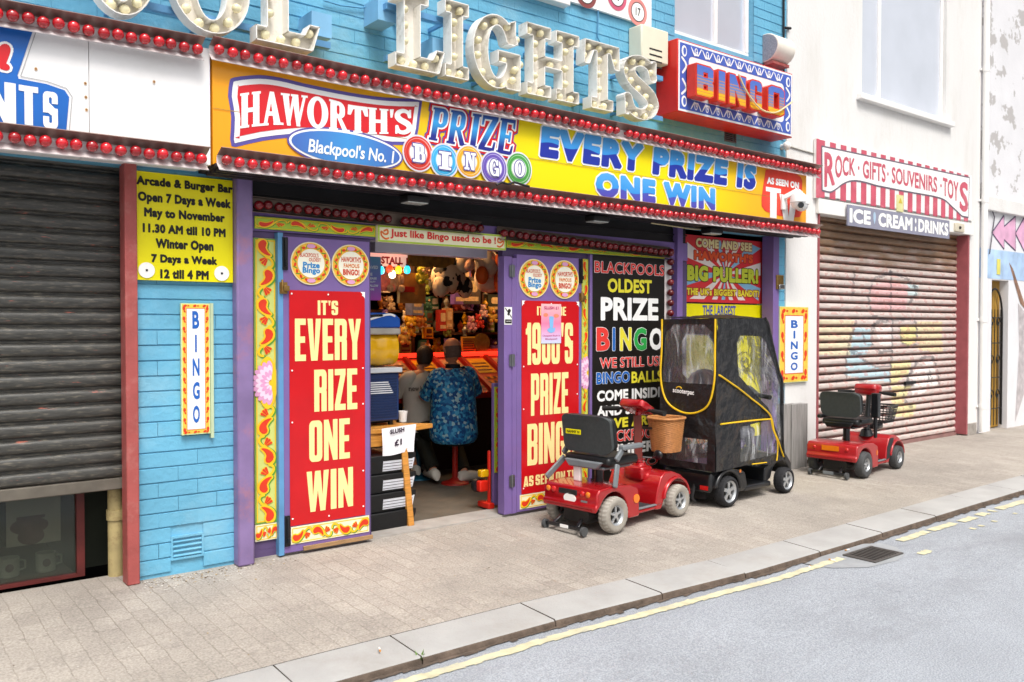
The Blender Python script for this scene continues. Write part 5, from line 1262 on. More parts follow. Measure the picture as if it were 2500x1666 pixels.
# sign over the opening
def sign_panel(name, label, cat, x0, x1, z0, z1, Y, th, mat, bevel=0., edge=None):
    o = thing(name, label, cat, ((x0+x1)/2, Y, z0)); b = MB(); b.box(x0, x1, Y, Y+th, z0, z1); b.build('panel', mat, o, bevel=bevel); return o
YJ = -.04
jx0, jx1 = wx(922, 570, YJ), wx(1235, 600, YJ); jz1, jz0 = (wz(922, 550, YJ)+wz(1235, 574, YJ))/2, (wz(922, 586, YJ)+wz(1235, 616, YJ))/2
jl = sign_panel('slogan_sign', 'cream and lime sign reading Just like Bingo used to be', 'sign', jx0, jx1, jz0, jz1, YJ, .03, PALE)
b = MB(); FJ = fac(YJ)
b.sheet(cdt([(1, rect(jx0+.002, jz0+.002, jx1-.002, jz1-.002)), (-1, rect(jx0+.014, jz0+.014, jx1-.014, jz1-.014))]), FJ, .002, 0)
ops = []
for xx, s in ((jx0+.05, 1), (jx1-.05, -1)): 
    ops += ribbon(spline([(xx+s*.0, jz1-.04), (xx+s*.025, jz1-.03), (xx+s*.03, jz1-.055), (xx+s*.005, jz1-.062), (xx-s*.022, jz1-.045), (xx-s*.02, jz0+.045), (xx+s*.01, jz0+.024), (xx+s*.035, jz0+.03)], 3), .012)
b.sheet(cdt(ops), FJ, .002, 1); b.build('border_scroll', [LIME, mk('scroll_orange', 'dd6a22', .45)], jl)
b = MB(); sh_ = txt('Just like Bingo used to be !', .03); hb = bounds(txt('H', .03)); sh_ = fit(sh_, jx0+.1, jx1-.1, jz0+.028, jz1-.022); b.sheet(sh_, FJ, .004, 0); b.build('lettering', REDL, jl)

# ------------------------------------------------------------------ red lacquered posters on the doors
def poster(label, x0, x1, z0, z1, Y, rows, small=()):
    o = thing('door_poster', label, 'poster', ((x0+x1)/2, Y, z0), 'red posters on the purple doors'); b = MB(); b.box(x0, x1, Y, Y+.004, z0, z1); b.build('panel', POSTRED, o)
    b = MB(); F = fac(Y)
    for s, xa, xb, za, zb in rows:
        shs = word(s, block, .06, .16); sh = join(shs); bb_ = bounds(sh); b.sheet(fit(sh, xa, xb, zb, za, (bb_[0], bb_[1], 0, 1)), F, .0015)
    b.build('lettering', CREAM, o)
    b = MB()
    for fx, fz in ((.03, .985), (.5, .985), (.97, .985), (.03, .66), (.97, .66), (.03, .44), (.97, .5), (.97, .2), (.03, .03), (.97, .04), (.5, .02)):
        b.lathe([(.006, -.001), (.006, -.003), (.003, -.005)], (x0+(x1-x0)*fx, Y, z0+(z1-z0)*fz), 'y', 8)
    b.build('fixing_cap', TEXTWHITE, o)
    b = MB()
    for cx, s in ((x0, 1), (x1, -1)):
        if label.startswith('red') and s == 1 and 'EVERY' in label: continue
        b.sheet(cdt([(1, [(cx, z1), (cx+s*.035, z1), (cx+s*.02, z1-.012), (cx+s*.012, z1-.03), (cx, z1-.045)])]), F, .0032)
    b.build('torn_corner', TEXTWHITE, o)
    return o
YD = -.03                                       # street face of the door leaves
def door(label, x0, x1, z0, z1, hinge):
    o = thing('door', label, 'door', (x0 if hinge < 0 else x1, .0, z0), 'purple folding doors of the arcade'); b = MB(); b.box(x0, x1, YD, .018, z0, z1); b.build('leaf', PURPLE, o, bevel=.004); return o
dLx0, dLx1 = wx(692, 900, YD), wx(903, 900, YD); dz1_ = wz(692, 577, YD)
dl = door('left purple arcade door carrying the EVERY RIZE poster', dLx0, dLx1, .02, dz1_, -1)
b = MB(); b.box(wx(679, 900, YD), dLx0-.001, YD-.004, .03, .012, dz1_+.02); b.build('edge_strip', BLUE2, dl)
def bolt(x, z0, z1, parent):
    b = MB(); b.box(x-.018, x+.018, YD-.014, YD-.0005, z0, z1); b.tube([(x, YD-.022, z0+.02), (x, YD-.022, z1-.01)], .009, 8); b.box(x-.006, x+.006, YD-.04, YD-.014, z0+.03, z0+.06); return b.build('bolt', BLACK, parent, bevel=.002)
bolt(dLx0+.0+.012, wz(697, 660, YD), wz(697, 580, YD), dl); bolt(dLx0+.02, wz(697, 1335, YD), wz(697, 1260, YD), dl)
def latch(x, z, parent):
    b = MB(); b.box(x-.03, x+.022, YD-.016, YD-.0005, z-.04, z+.035); b.box(x-.008, x+.03, YD-.03, YD-.016, z-.022, z+.012); b.tube([(x-.02, YD-.03, z-.03), (x-.02, YD-.03, z+.05)], .008, 8); return b.build('latch', BRASS, parent, bevel=.002)
latch(wx(692, 702, YD), wz(692, 703, YD), dl)
scroll_panel(dl, wx(710, 1300, YD), dLx1-.012, wz(711, 1330, YD), wz(711, 1288, YD), YD-.006, 4, False, PALE)
b = MB(); b.box(dLx0+.13, dLx1+.012, YD-.018, YD-.0005, .022, .05); b.build('kick_board', PLY, dl, bevel=.003)
ppx0, ppx1 = wx(706, 900, YD), wx(890, 900, YD); zc_ = Z2(560, 480, 3.135); zd_ = Z2(560, 940, 3.564)
def prow(s, zf, xa, xb, yt, yb, zf2=None): return (s, wx(*zf(xa, yt), YD), wx(*zf(xb, yt), YD), wz(*zf(xa, yt), YD), wz(*(zf2 or zf)(xa, yb), YD))
r_ = [prow("IT'S", zc_, 672, 838, 797, 908), prow('EVERY', zc_, 497, 1003, 936, 1262)]
xa, xb = wx(*zd_(735, 235), YD), wx(*zd_(1120, 205), YD); r_.append(('RIZE', xa, xb, wz(*zc_(640, 1328), YD), wz(*zd_(735, 235), YD)))
r_ += [prow('ONE', zd_, 690, 1055, 315, 675), prow('WIN', zd_, 668, 1072, 758, 1112)]
poster("red poster reading IT'S EVERY RIZE ONE WIN on the left door", ppx0, ppx1, wz(711, 1285, YD), wz(706, 709, YD), YD-.006, r_)
# right door and its folded stiles
dRx0, dRx1 = wx(1262, 900, YD), wx(1420, 900, YD); dzR = wz(1262, 621, YD)
dr = door('right purple arcade door carrying the 1960s poster', dRx0, dRx1, .025, dzR, 1)
for a, bb, y, dz in ((1231, 1250, -.02, .0), (1251, 1261.5, -.028, -.01)):
    b = MB(); b.box(wx(a, 900, y), wx(bb, 900, y), y, .06, .02, dzR-.02+dz); b.build('folded_stile', PURPLE, dr, bevel=.003)
for zz in (wz(1250, 662, -.03), wz(1250, 880, -.03), wz(1250, 1175, -.03)):
    b = MB(); xh = wx(1250.5, 900, -.03); b.tube([(xh, -.034, zz-.05), (xh, -.034, zz+.05)], .008, 8); b.box(xh-.028, xh+.028, -.031, -.0285, zz-.045, zz+.045); b.build('hinge', STEEL, dr)
bolt(dRx1-.018, wz(1415, 692, YD), wz(1415, 632, YD), dr); latch(dRx1-.005, wz(1418, 726, YD), dr)
rz1, rz0 = wz(1272.7, 734, YD), wz(1271, 1208, YD)
scroll_panel(dr, wx(1269, 1220, YD), dRx1-.012, wz(1269, 1244, YD), rz0-.004, YD-.006, 4, False, PALE)
zr_ = Z2(1200, 560, 3.92); zs2 = Z2(1220, 900, 3.7325)
rr_ = [prow("IT THE BE", zr_, 430, 712, 738, 825), prow("1960'S", zr_, 322, 790, 895, 1300)]
xa, xb = wx(*zs2(280, 50), YD), wx(*zs2(628, 40), YD); rr_.append(('PRIZE', xa, xb, wz(*zr_(372, 1383), YD), wz(*zs2(280, 432), YD)))
rr_ += [prow('BINGO', zs2, 247, 690, 508, 887), prow('AS SEEN ON TV', zs2, 213, 690, 985, 1080)]
poster("red poster reading 1960'S PRIZE BINGO on the right door", wx(1272.7, 900, YD), wx(1412, 900, YD), rz0, rz1, YD-.006, rr_)
# round medallions
MEDR = mk('medallion_ring', 'eeb53a', .4, .15, 30)
def medal(label, px, py, rpx, texts):
    X0, Z0 = W(px, py, YD); r = wx(px+rpx, py, YD)-X0
    o = thing('round_sign', label, 'sign', (X0, YD, Z0-r), 'round painted bingo signs on the doors'); b = MB(); F = fac(YD)
    b.lathe([(0, -.008), (r, -.008), (r, -.0005), (0, -.0005)], (X0, YD, Z0), 'y', 40, 0, False, False)
    b.sheet(cdt([(1, ell(X0, Z0, r*.95, r*.95, 40))]), F, .0095, 1)
    ops = []; og = []
    for i in range(16):
        a = 2*math.pi*i/16+.1; ops.append((1, ell(X0+math.cos(a)*r*.8, Z0+math.sin(a)*r*.8, r*.1, r*.06, 8, a+1.2)))
        a += .2; og += ribbon([(X0+math.cos(a-.1)*r*.88, Z0+math.sin(a-.1)*r*.88), (X0+math.cos(a+.05)*r*.74, Z0+math.sin(a+.05)*r*.74)], r*.05)
    b.sheet(cdt(og), F, .011, 3); b.sheet(cdt(ops), F, .0125, 2)
    for a in (90, 270): b.sheet(cdt([(1, ell(X0+math.cos(R(a))*r*.8, Z0+math.sin(R(a))*r*.8, r*.22, r*.1, 14))]), F, .014, 5)
    b.sheet(cdt([(1, ell(X0, Z0, r*.67, r*.67, 40))]), F, .0135, 4)
    b.build('disc', [mk('medallion_rim', 'efe3b0', .4), MEDR, SCRRED, SCRGRN, mk('medallion_face', 'f0ecd8', .4, .04), mk('lotus_pink', '')], o)
    b = MB()
    for s, cx, cy, hw, hh, m, bold in texts:
        sh = txt(s, bold); b.sheet(fit(sh, X0+(cx-hw)*r, X0+(cx+hw)*r, Z0+(cy-hh)*r, Z0+(cy+hh)*r), F, .015, m)
    b.build('lettering', [mk('medal_red', 'c8452c', .45), mk('medal_blue', '2f86c4', .45), mk('medal_orange', 'd9762c', .45)], o); return o
MA = [("BLACKPOOL'S", -.1, .38, .46, .1, 0, .02), ('OLDEST', .18, .17, .3, .08, 0, .02), ('Prize', -.0, -.08, .42, .14, 1, .045), ('Bingo', -.0, -.36, .44, .17, 1, .045)]
MBt = [("HAWORTH'S", 0, .28, .52, .13, 0, .03), ('FAMOUS', .02, -.02, .42, .1, 2, .03), ('BINGO!', 0, -.33, .44, .15, 0, .05)]
medal('round sign reading Oldest Prize Bingo on the left door', 757.8, 644, 48, MA); medal('round sign reading Famous Bingo on the left door', 855, 649, 45, MBt)
medal('round sign reading Oldest Prize Bingo on the right door', 1302.8, 680.4, 36, MA); medal('round sign reading Famous Bingo on the right door', 1376.8, 683, 34.5, MBt)
# slush flyer
x0, x1, z1, z0 = wx(1321, 790, YD-.012), wx(1369.5, 790, YD-.012), wz(1321, 742, YD-.012), wz(1321, 839, YD-.012)
fl = sign_panel('flyer', 'small pink slush flyer stuck over the 1960s poster', 'flyer', x0, x1, z0, z1, YD-.014, .002, ramp_mat('flyer_print', [(0, 'c8d0ec'), (.2, 'd9b0d8'), (.5, 'e87fa4'), (1, 'f0b9bc')], 2, 0, z1-z0, .4))
b = MB(); F = fac(YD-.014); W_, H_ = x1-x0, z1-z0; P_ = lambda u, v: (x0+u*W_, z0+v*H_)
b.sheet(fit(txt('SLUSH £1', .02), *[P_(.14, 0)[0], P_(.86, 0)[0], P_(0, .86)[1], P_(0, .94)[1]]), F, .002, 0)
b.sheet(cdt([(1, [P_(.38, .66), P_(.62, .66), P_(.58, .36), P_(.43, .36)]), (1, ell(*P_(.5, .66), W_*.12, H_*.03, 12)), (1, [P_(.28, .34), P_(.4, .4), P_(.55, .37), P_(.7, .41), P_(.66, .3), P_(.5, .26), P_(.36, .29)])]), F, .002, 1)
b.sheet(cdt([(1, ell(*P_(.22, .72), W_*.12, H_*.05, 10)), (1, ell(*P_(.75, .7), W_*.14, H_*.05, 10))]), F, .0015, 2)
b.sheet(fit(txt('Cheapest Slush in', .01), P_(.06, 0)[0], P_(.94, 0)[0], P_(0, .165)[1], P_(0, .215)[1]), F, .002, 0); b.sheet(fit(txt('Blackpool!', .01), P_(.2, 0)[0], P_(.8, 0)[0], P_(0, .08)[1], P_(0, .135)[1]), F, .002, 0)
b.build('printed_picture', [mk('flyer_magenta', 'b32a6a', .45), mk('flyer_cup', '7db4e4', .45), mk('flyer_orange', 'ee8a6a', .45)], fl)
# no food sticker
x0, x1, z1, z0 = wx(1231, 770, -.02), wx(1250, 770, -.02), wz(1231, 750, -.02), wz(1231, 793, -.02)
st = sign_panel('sticker', 'white no ice cream sticker on the folded door stile', 'sticker', x0, x1, z0, z1, -.0225, .002, TEXTWHITE)
b = MB(); F = fac(-.0225); W_, H_ = x1-x0, z1-z0; P_ = lambda u, v: (x0+u*W_, z0+v*H_)
b.sheet(cdt(ribbon([P_(.12, .93), P_(.9, .42)], .008)+[(1, ell(*P_(.62, .8), W_*.2, H_*.1, 12)), (1, [P_(.45, .76), P_(.8, .76), P_(.5, .5), P_(.36, .56)]), (1, rect(*P_(.08, .07), *P_(.92, .3)))]), F, .0015, 0)
b.sheet(fit(txt('NO FOOD', .02), P_(.2, 0)[0], P_(.8, 0)[0], P_(0, .16)[1], P_(0, .22)[1]), F, .003, 1); b.build('printed_picture', [TEXTBLACK, TEXTWHITE], st)

# ------------------------------------------------------------------ yellow opening hours sign
x0, x1 = wx(332, 550, -.03), wx(568, 550, -.03); z1, z0 = (wz(332, 422, -.03)+wz(568, 437.5, -.03))/2, (wz(332, 683, -.03)+wz(568, 691.5, -.03))/2
ys = sign_panel('opening_hours_sign', 'yellow sign with arcade and burger bar opening hours', 'sign', x0, x1, z0, z1, -.03, .012, YEL)
zy = Z2(0, 380, 3.564); b = MB(); FY = fac(-.03)
for s, xa, xb, yt, yb in (("Arcade & Burger Bar", 1185, 2022, 175, 252), ("Open 7 Days a Week", 1198, 2005, 312, 395), ("May to November", 1252, 1955, 452, 532), ("11.30 AM till 10 PM", 1240, 1962, 590, 668), ("Winter Open", 1352, 1857, 722, 806), ("7 Days a Week", 1315, 1888, 858, 930), ("12 till 4 PM", 1393, 1815, 990, 1070)):
    puttext(b, s, xa, xb, yt, yb, zy, -.03, .002, 0, .062, 0, 1.02)
b.build('lettering', TEXTBLACK, ys)
for px, py in ((1274, 1000), (1927, 1028)):
    b = MB(); bb2 = MB(); X0, Z0 = W(*zy(px, py), -.03); b.lathe([(0, -.006), (.046, -.006), (.046, -.001)], (X0, -.03, Z0), 'y', 24, 0, False, False); bb2.box(X0-.006, X0+.006, -.039, -.037, Z0-.006, Z0+.006)
    o = b.build('white_disc', TEXTWHITE, ys); bb2.build('disc_screw', DARKMETAL, o)
# small upright BINGO signs
def bingo_upright(label, x0, x1, z0, z1, Y, th):
    o = sign_panel('bingo_sign', label, 'sign', x0, x1, z0, z1, Y, th, mk('pale_green_board', 'cfe0a8', .45, .05, 6)); F = fac(Y); e = (x1-x0)*.105; q_ = e/.026
    o['group'] = 'small upright BINGO signs'
    b = MB(); ops = []; n = int((z1-z0)/(.085*q_))
    for i in range(n):
        z = z0+(z1-z0)*(i+.5)/n
        for x, s in ((x0+e*.9, 1), (x1-e*.9, -1)): ops += [(1, ell(x, z, .012*q_, .018*q_, 9)), (1, ell(x+s*.006*q_, z-.027*q_, .007*q_, .013*q_, 7, .5*s))]
    for k in range(3):
        x = x0+(x1-x0)*(k+.5)/3
        for z in (z0+e*.85, z1-e*.85): ops += [(1, ell(x-.008*q_, z, .016*q_, .01*q_, 9, .4)), (1, ell(x+.02*q_, z, .01*q_, .006*q_, 7))]
    b.sheet(cdt([(s, q) for s, q in ops]), F, .003, 1)
    b.sheet(cdt([(1, rect(x0+.006, z0+.006, x1-.006, z1-.006)), (-1, rect(x0+e*1.7, z0+e*1.7, x1-e*1.7, z1-e*1.7))]), F, .0012, 0)
    b.sheet(cdt([(1, rect(x0+e*1.65, z0+e*1.65, x1-e*1.65, z1-e*1.65)), (-1, rect(x0+e*1.8, z0+e*1.8, x1-e*1.8, z1-e*1.8))]), F, .003, 1)
    b.build('border_scroll', [mk('border_yellow', 'e3c04a', .45, .15, 14), SCRRED], o)
    b = MB(); b.sheet(cdt([(1, rect(x0+e*1.8, z0+e*1.8, x1-e*1.8, z1-e*1.8))]), F, .002, 0)
    zz = z1-e*2.6; st_ = (z1-z0-e*4.4)/5
    for i, ch in enumerate('BINGO'):
        w_ = (x1-x0)*(.03 if ch == 'I' else .115); xm = (x0+x1)/2
        sh = txt(ch, .035); b.sheet(fit(sh, xm-w_*1.05, xm+w_*1.05, zz-st_*i-st_*.74, zz-st_*i), F, .004, 1)
    b.build('lettering', [TEXTWHITE, BLUEL], o); return o
bingo_upright('narrow upright BINGO sign on the blue brick pier', wx(443, 900, -.03), wx(513, 900, -.03), wz(443, 1064, -.03), wz(443, 741, -.03), -.03, .02)
b = MB(); b.box(wx(514.5, 900, -.03), wx(522, 900, -.03), -.029, -.001, wz(516, 1070, -.03), wz(516, 741, -.03)); o = b.build('edge_batten', mk('batten_green', 'b9c8a6', .5), [q for q in C.objects if q.name == 'bingo_sign.001'][0])
bingo_upright('upright BINGO sign on the white pier right of the canopied scooter', wx(1903, 840, -.04), wx(1973, 840, -.04), wz(1903, 936, -.04), wz(1903, 748, -.04), -.04, .03)
# ------------------------------------------------------------------ black board
YK = -.002
kx0, kx1 = wx(1444, 900, YK), wx(1622, 800, YK)
bk = sign_panel('price_board', 'tall black board with coloured prize bingo lettering', 'sign', kx0, kx1, .1, wz(1444, 622, YK), YK, .025, mk('board_black', '191614', .4, .15, 6))
FK = fac(YK); KW, KR, KB, KY, KG = [mk('board_'+n, h, .4, .05, 9) for n, h in (('white', 'eeeeec'), ('red', 'd83a34'), ('blue', '3fa4e0'), ('yellow', 'dcd23a'), ('green', '2fa04a'))]
b = MB()
def krow(s, xa, xb, yt, yb, m, bold=.03, outl=0, zf=zr_):
    x0, zt = W(*zf(xa, yt), YK); x1 = wx(*zf(xb, yt), YK); zb = wz(*zf(xa, yb), YK); x1 = min(x1, kx1-.004)
    sh = txt(s, bold); sh = fit(sh, x0, x1, zb, zt)
    if outl: b.sheet(fatten(cdt([(1, [sh[0][i] for i in f]) for f in sh[1]]), outl), FK, .0015, 0)
    b.sheet(sh, FK, .003, m)
krow('BLACKPOOLS', 985, 1650, 302, 414, 1, .02, .003); krow('OLDEST', 1110, 1532, 467, 604, 3, .04); krow('PRIZE', 1043, 1595, 648, 872, 0, .045)
for ch, xa, xb, m in (('B', 1003, 1130, 1), ('I', 1158, 1182, 2), ('N', 1228, 1338, 3), ('G', 1362, 1482, 4), ('O', 1510, 1638, 0)): krow(ch, xa, xb, 940+(xa-1003)*.01, 1165-(xa-1003)*.01, m, .045, .004 if m else 0)
krow('WE STILL USE', 1035, 1645, 1232, 1333, 1, .02, .003); krow('BINGO', 1003, 1322, 1372, 1485, 2, .03, .003); krow('BALLS', 1338, 1632, 1362, 1474, 3, .03)
krow('COME INSIDE', 885, 1485, 203, 305, 0, .045, 0, zs2); krow('AND SEE', 885, 1290, 343, 443, 0, .045, 0, zs2); krow("WE ARE", 985, 1400, 458, 550, 3, .045, 0, zs2)
krow("BLACKPOOLS", 890, 1480, 585, 690, 1, .02, .003, zs2); krow('NUMBER 1', 900, 1480, 712, 815, 0, .045, 0, zs2); krow('BINGO', 1010, 1440, 858, 935, 1, .02, .003, zs2)
b.build('lettering', [KW, KR, KB, KY, KG], bk)
# ------------------------------------------------------------------ big puller poster and yellow sign
YC = .13; qx0, qx1 = wx(1672, 650, YC), wx(1861, 660, YC); qz1, qz0 = wz(1672, 572, YC), wz(1672, 737, YC)
cp_ = sign_panel('big_puller_poster', 'red rayed poster advertising the Big Puller bandit', 'poster', qx0, qx1, qz0, qz1, YC, .02, mk('poster_rose', 'd8343a', .35, .06, 4))
FC = fac(YC); b = MB(); cxx, czz = (qx0+qx1)/2, (qz0+qz1)/2-.03
ops = []; opb = []
for i in range(14):
    a0, a1 = 2*math.pi*i/14, 2*math.pi*(i+.5)/14; k = 1.2
    tri = [(cxx, czz), (cxx+math.cos(a0)*k, czz+math.sin(a0)*k), (cxx+math.cos(a1)*k, czz+math.sin(a1)*k)]
    cl = [(min(max(x, qx0+.03), qx1-.03), min(max(z, qz0+.03), qz1-.03)) for x, z in tri]
    # clip the ray to the poster by walking its edges
    def clip(p):
        dx, dz = p[0]-cxx, p[1]-czz; s = min([((qx1-.03-cxx) if dx > 0 else (qx0+.03-cxx))/dx if abs(dx) > 1e-6 else 9, ((qz1-.03-czz) if dz > 0 else (qz0+.03-czz))/dz if abs(dz) > 1e-6 else 9]); return (cxx+dx*s, czz+dz*s)
    (opb if i % 3 == 1 else ops).append((1, [tri[0], clip(tri[1]), clip(tri[2])]))
b.sheet(cdt(ops), FC, .0015, 0); b.sheet(cdt(opb), FC, .0015, 1); b.build('printed_rays', [mk('ray_white', 'e9dcd6', .35, .08), mk('ray_blue', '86b6d4', .35, .1)], cp_)
b = MB(); zg = ZG
for s, xa, xb, yt, yb, dr_, m, bo, ol in (("COME AND SEE", 1395, 1778, 842, 905, 30, 0, .06, 1), ("HAWORTH'S", 1382, 1786, 925, 990, 28, 1, .07, 1), ("BIG PULLER!", 1335, 1822, 1025, 1135, 22, 2, .07, 2), ("THE UK's BIGGEST BANDIT!", 1332, 1826, 1182, 1232, 14, 3, .05, 1)):
    x0, zt = W(*zg(xa, yt), YC); x1 = wx(*zg(xb, yt), YC); zb = wz(*zg(xa, yb), YC); sh = fit(txt(s, bo, .0, 1.06), x0, x1, zb, zt); sh = cdt([(1, [sh[0][i] for i in f]) for f in sh[1]])
    b.sheet(fatten(sh, .008), FC, .003, 4 if ol == 2 else 5); b.sheet(sh, FC, .005, m)
b.build('lettering', [mk('let_cream', 'ecd9a0', .4), mk('let_orange', 'e2562a', .4), mk('let_lime', 'c4cc3a', .4), mk('let_yellow', 'ead93a', .4), TEXTBLACK, mk('let_outline', '9c3a2a', .4)], cp_)
ly0, ly1 = wz(1672, 1100, YC), wz(1672, 741, YC)
ly = sign_panel('yellow_sign', 'yellow sign under the Big Puller poster, half hidden by the canopied scooter', 'sign', qx0, qx1, .35, ly1, YC, .02, YEL)
b = MB(); x0, z0 = W(1715, 771, YC); b.sheet(fit(txt('THE LARGEST', .03), x0, wx(1796, 770, YC), z0, z0+.105), FC, .002, 0); b.build('lettering', mk('let_indigo', '4a58a8', .4), ly)
# ------------------------------------------------------------------ gift shop boards
YR = -.05; rx0, rx1 = wx(1992, 400, YR), wx(2372, 480, YR)
rz1_, rz0_ = (wz(1992, 338, YR)+wz(2372, 428, YR))/2, (wz(1992, 482.7, YR)+wz(2372, 545, YR))/2
zR = Z2(1860, 320, 3.564)
rk = sign_panel('gift_shop_sign', 'red striped sign reading ROCK GIFTS SOUVENIRS TOYS', 'sign', rx0, rx1, rz0_, rz1_, YR, .03, mk('gift_white', 'e9e6e4', .45, .04)); FRk = fac(YR)
GR = mk('gift_red', 'c4586a', .5, .12, 8, dirt='d3909a', dscale=5, damt=.6); GD = mk('gift_dark', '6d6270', .5)
b = MB(); n = 17; w_ = (rx1-rx0)
for i in range(n):
    x = rx0+.03+(w_-.06)*(i+.1)/n; b.sheet(cdt([(1, rect(x, rz0_+.012, x+(w_-.06)/n*.55, rz1_-.006))]), FRk, .0015, 0)
b.sheet(cdt([(1, rect(rx0+.002, rz0_+.002, rx0+.06, rz1_-.002))]), FRk, .0025, 0)
cart = [W(*zR(*p), YR) for p in [(522, 140), (1800, 410), (1790, 745), (1740, 735)]+spline([(1740, 735), (1660, 660), (1580, 590), (1480, 560)], 4)+[(1200, 510)]+spline([(1000, 470), (850, 430), (760, 430), (690, 460)], 4)+spline([(690, 460), (640, 500), (590, 525), (525, 510)], 4)]
cs_ = cdt([(1, cart)]); b.sheet(fatten(cs_, .018), FRk, .0035, 1); b.sheet(cs_, FRk, .0055, 2)
b.build('stripes', [GR, GD, TEXTWHITE], rk)
b = MB()
sh_ = arc_word([xf(s, lambda u, v: (u, v)) for s in [join([txt('R', .04)])]], 536, 620, [(536, 185), (620, 200)], [(536, 470), (620, 470)], zR, YR)
def garc(s, xa, xb, top, bot, bold=.03):
    sh = txt(s, bold); bb_ = bounds(sh); sh = xf(sh, lambda u, v: (u, (v-bb_[2])/(bb_[3]-bb_[2]))); b.sheet(arc_word([sh], xa, xb, top, bot, zR, YR), FRk, .0075, 0)
garc('R', 538, 630, [(538, 180), (630, 200)], [(538, 490), (630, 470)])
garc('OCK · GIFTS', 632, 1072, [(632, 205), (1072, 290)], [(632, 415), (760, 385), (1072, 450)], .025)
garc('· SOUVENIRS ·', 1085, 1560, [(1085, 300), (1560, 410)], [(1085, 445), (1560, 545)], .025)
garc('TOY', 1570, 1705, [(1570, 400), (1705, 445)], [(1570, 560), (1705, 620)], .025); garc('S', 1715, 1790, [(1715, 440), (1790, 445)], [(1715, 690), (1790, 715)], .03)
b.build('lettering', GR, rk)
b = MB(); X0, Z0 = W(*zR(1190, 700), YR); b.box(X0-.06, X0+.09, YR-.012, YR-.001, Z0, Z0+.2); o = b.build('warning_label', mk('pale_yellow_label', 'd9d59a', .5), rk)
b = MB(); b.sheet(cdt([(1, [(X0-.03, Z0+.1), (X0+.06, Z0+.1), (X0+.015, Z0+.17)])]), fac(YR-.012), .0015, 0); b.build('triangle', mk('label_amber', 'c9b03a', .5), o)
YI = -.085; ix0, ix1 = wx(2069.5, 520, YI), wx(2318, 560, YI); iz1, iz0 = (wz(2069, 500, YI)+wz(2318, 538, YI))/2, (wz(2070, 549, YI)+wz(2316, 584, YI))/2
ic = sign_panel('ice_cream_sign', 'grey board reading ICE CREAM DRINKS in white hand lettering', 'sign', ix0, ix1, iz0, iz1, YI, .015, mk('slate_board', '8a8a9c', .6, .08, 5)); b = MB(); FI = fac(YI); w_ = ix1-ix0
for s, f0, f1 in (('ICE', .015, .2), ('CREAM', .27, .6), (':', .625, .64), ('DRINKS', .66, .985)):
    b.sheet(fit(txt(s, .05), ix0+w_*f0, ix0+w_*f1, iz0+.035, iz1-.035), FI, .002, 0)
b.sheet(cdt([(1, ell(ix0+w_*.235, (iz0+iz1)/2+.03, .03, .05, 12)), (1, [(ix0+w_*.235-.028, (iz0+iz1)/2), (ix0+w_*.235+.028, (iz0+iz1)/2), (ix0+w_*.235, iz0+.05)])]), FI, .002, 1)
b.build('lettering', [TEXTWHITE, mk('cone_blue', 'a9c0d6', .5)], ic)
# ------------------------------------------------------------------ lamps under the canopy, camera, lock box, grey post
for i, (px, py, lab) in enumerate([(1012, 497, 'floodlight under the canopy above the left bulb row'), (1458, 546, 'floodlight under the canopy above the black board'), (1738, 573, 'floodlight under the canopy above the Big Puller poster')]):
    X0, Z0 = W(px, py, -.2); o = thing('floodlight', lab, 'floodlight', (X0, -.2, UZ-.02), 'floodlights under the canopy')
    b = MB(); b.box(X0-.09, X0+.09, -.26, -.14, UZ-.075, UZ-.03); b.build('lamp_housing', DARKMETAL, o, bevel=.008)
    b = MB(); b.box(X0-.08, X0+.08, -.25, -.15, UZ-.082, UZ-.0755); b.build('lamp_glass', mk('frosted_glass', 'c9ccc8', .2, .1, 50, bump=.4), o)
    b = MB(); b.box(X0-.015, X0+.015, -.21, -.19, UZ-.03, UZ-.0215); b.build('bracket', DARKMETAL, o)
zc7 = ZG; Yv = -.42
cc = thing('security_camera', 'white dome security cameras on an arm over the TV badge', 'camera', (*[wx(*zc7(1995, 600), -.3)], -.3, wz(*zc7(1995, 600), -.3)))
X0, Z0 = W(*zc7(1995, 590), -.3); X1, Z1_ = W(*zc7(2095, 600), Yv)
b = MB(); b.box(X0-.035, X0+.03, -.315, -.288, Z0-.09, Z0+.06); b.bar((X0, -.3, Z0+.03), (X1, Yv, Z1_+.12), .05, .045); b.bar((X1, Yv, Z1_+.11), (X1+.14, Yv+.06, Z1_+.11), .04, .035); b.build('arm', FR, cc, bevel=.006)
CAMW = mk('camera_white', 'e6e6e6', .3, .03)
for i, (x, y, lab) in enumerate(((X1, Yv, 1), (X1+.15, Yv+.06, 0))):
    b = MB(); b.lathe([(.0, .1), (.03, .1), (.06, .085), (.075, .05), (.078, .0), (.07, -.004)], (x, y, Z1_), 'z', 24); b.sph((x, y, Z1_-.005), .068, 0, 14, (1, 1, .95)); h = b.build('dome_housing', CAMW, cc)
    if i == 0:
        b = MB(); d = Vector((-.45, -.75, -.35)).normalized(); p = Vector((x, y, Z1_-.01)); b.tube([p+d*.05, p+d*.072], .03, 16); b.build('lens', mk('lens_black', '0c0c0e', .08, 0, coat=1), h)
lb_ = thing('lock_box', 'small brass lock box on the narrow blue strip of wall', 'lock box', (wx(1905, 690, -.03), -.03, wz(1905, 705, -.03)))
x0, x1, z0, z1 = wx(1896, 690, -.05), wx(1913, 690, -.05), wz(1896, 706, -.05), wz(1896, 671, -.05)
b = MB(); b.box(x0, x1, -.055, -.002, z0, z1); b.build('box_body', BRASS, lb_, bevel=.006); b = MB(); b.box(x0+.02, x1-.01, -.075, -.056, z0+.0, z0+.05); b.build('hasp', CHROME, lb_, bevel=.006)
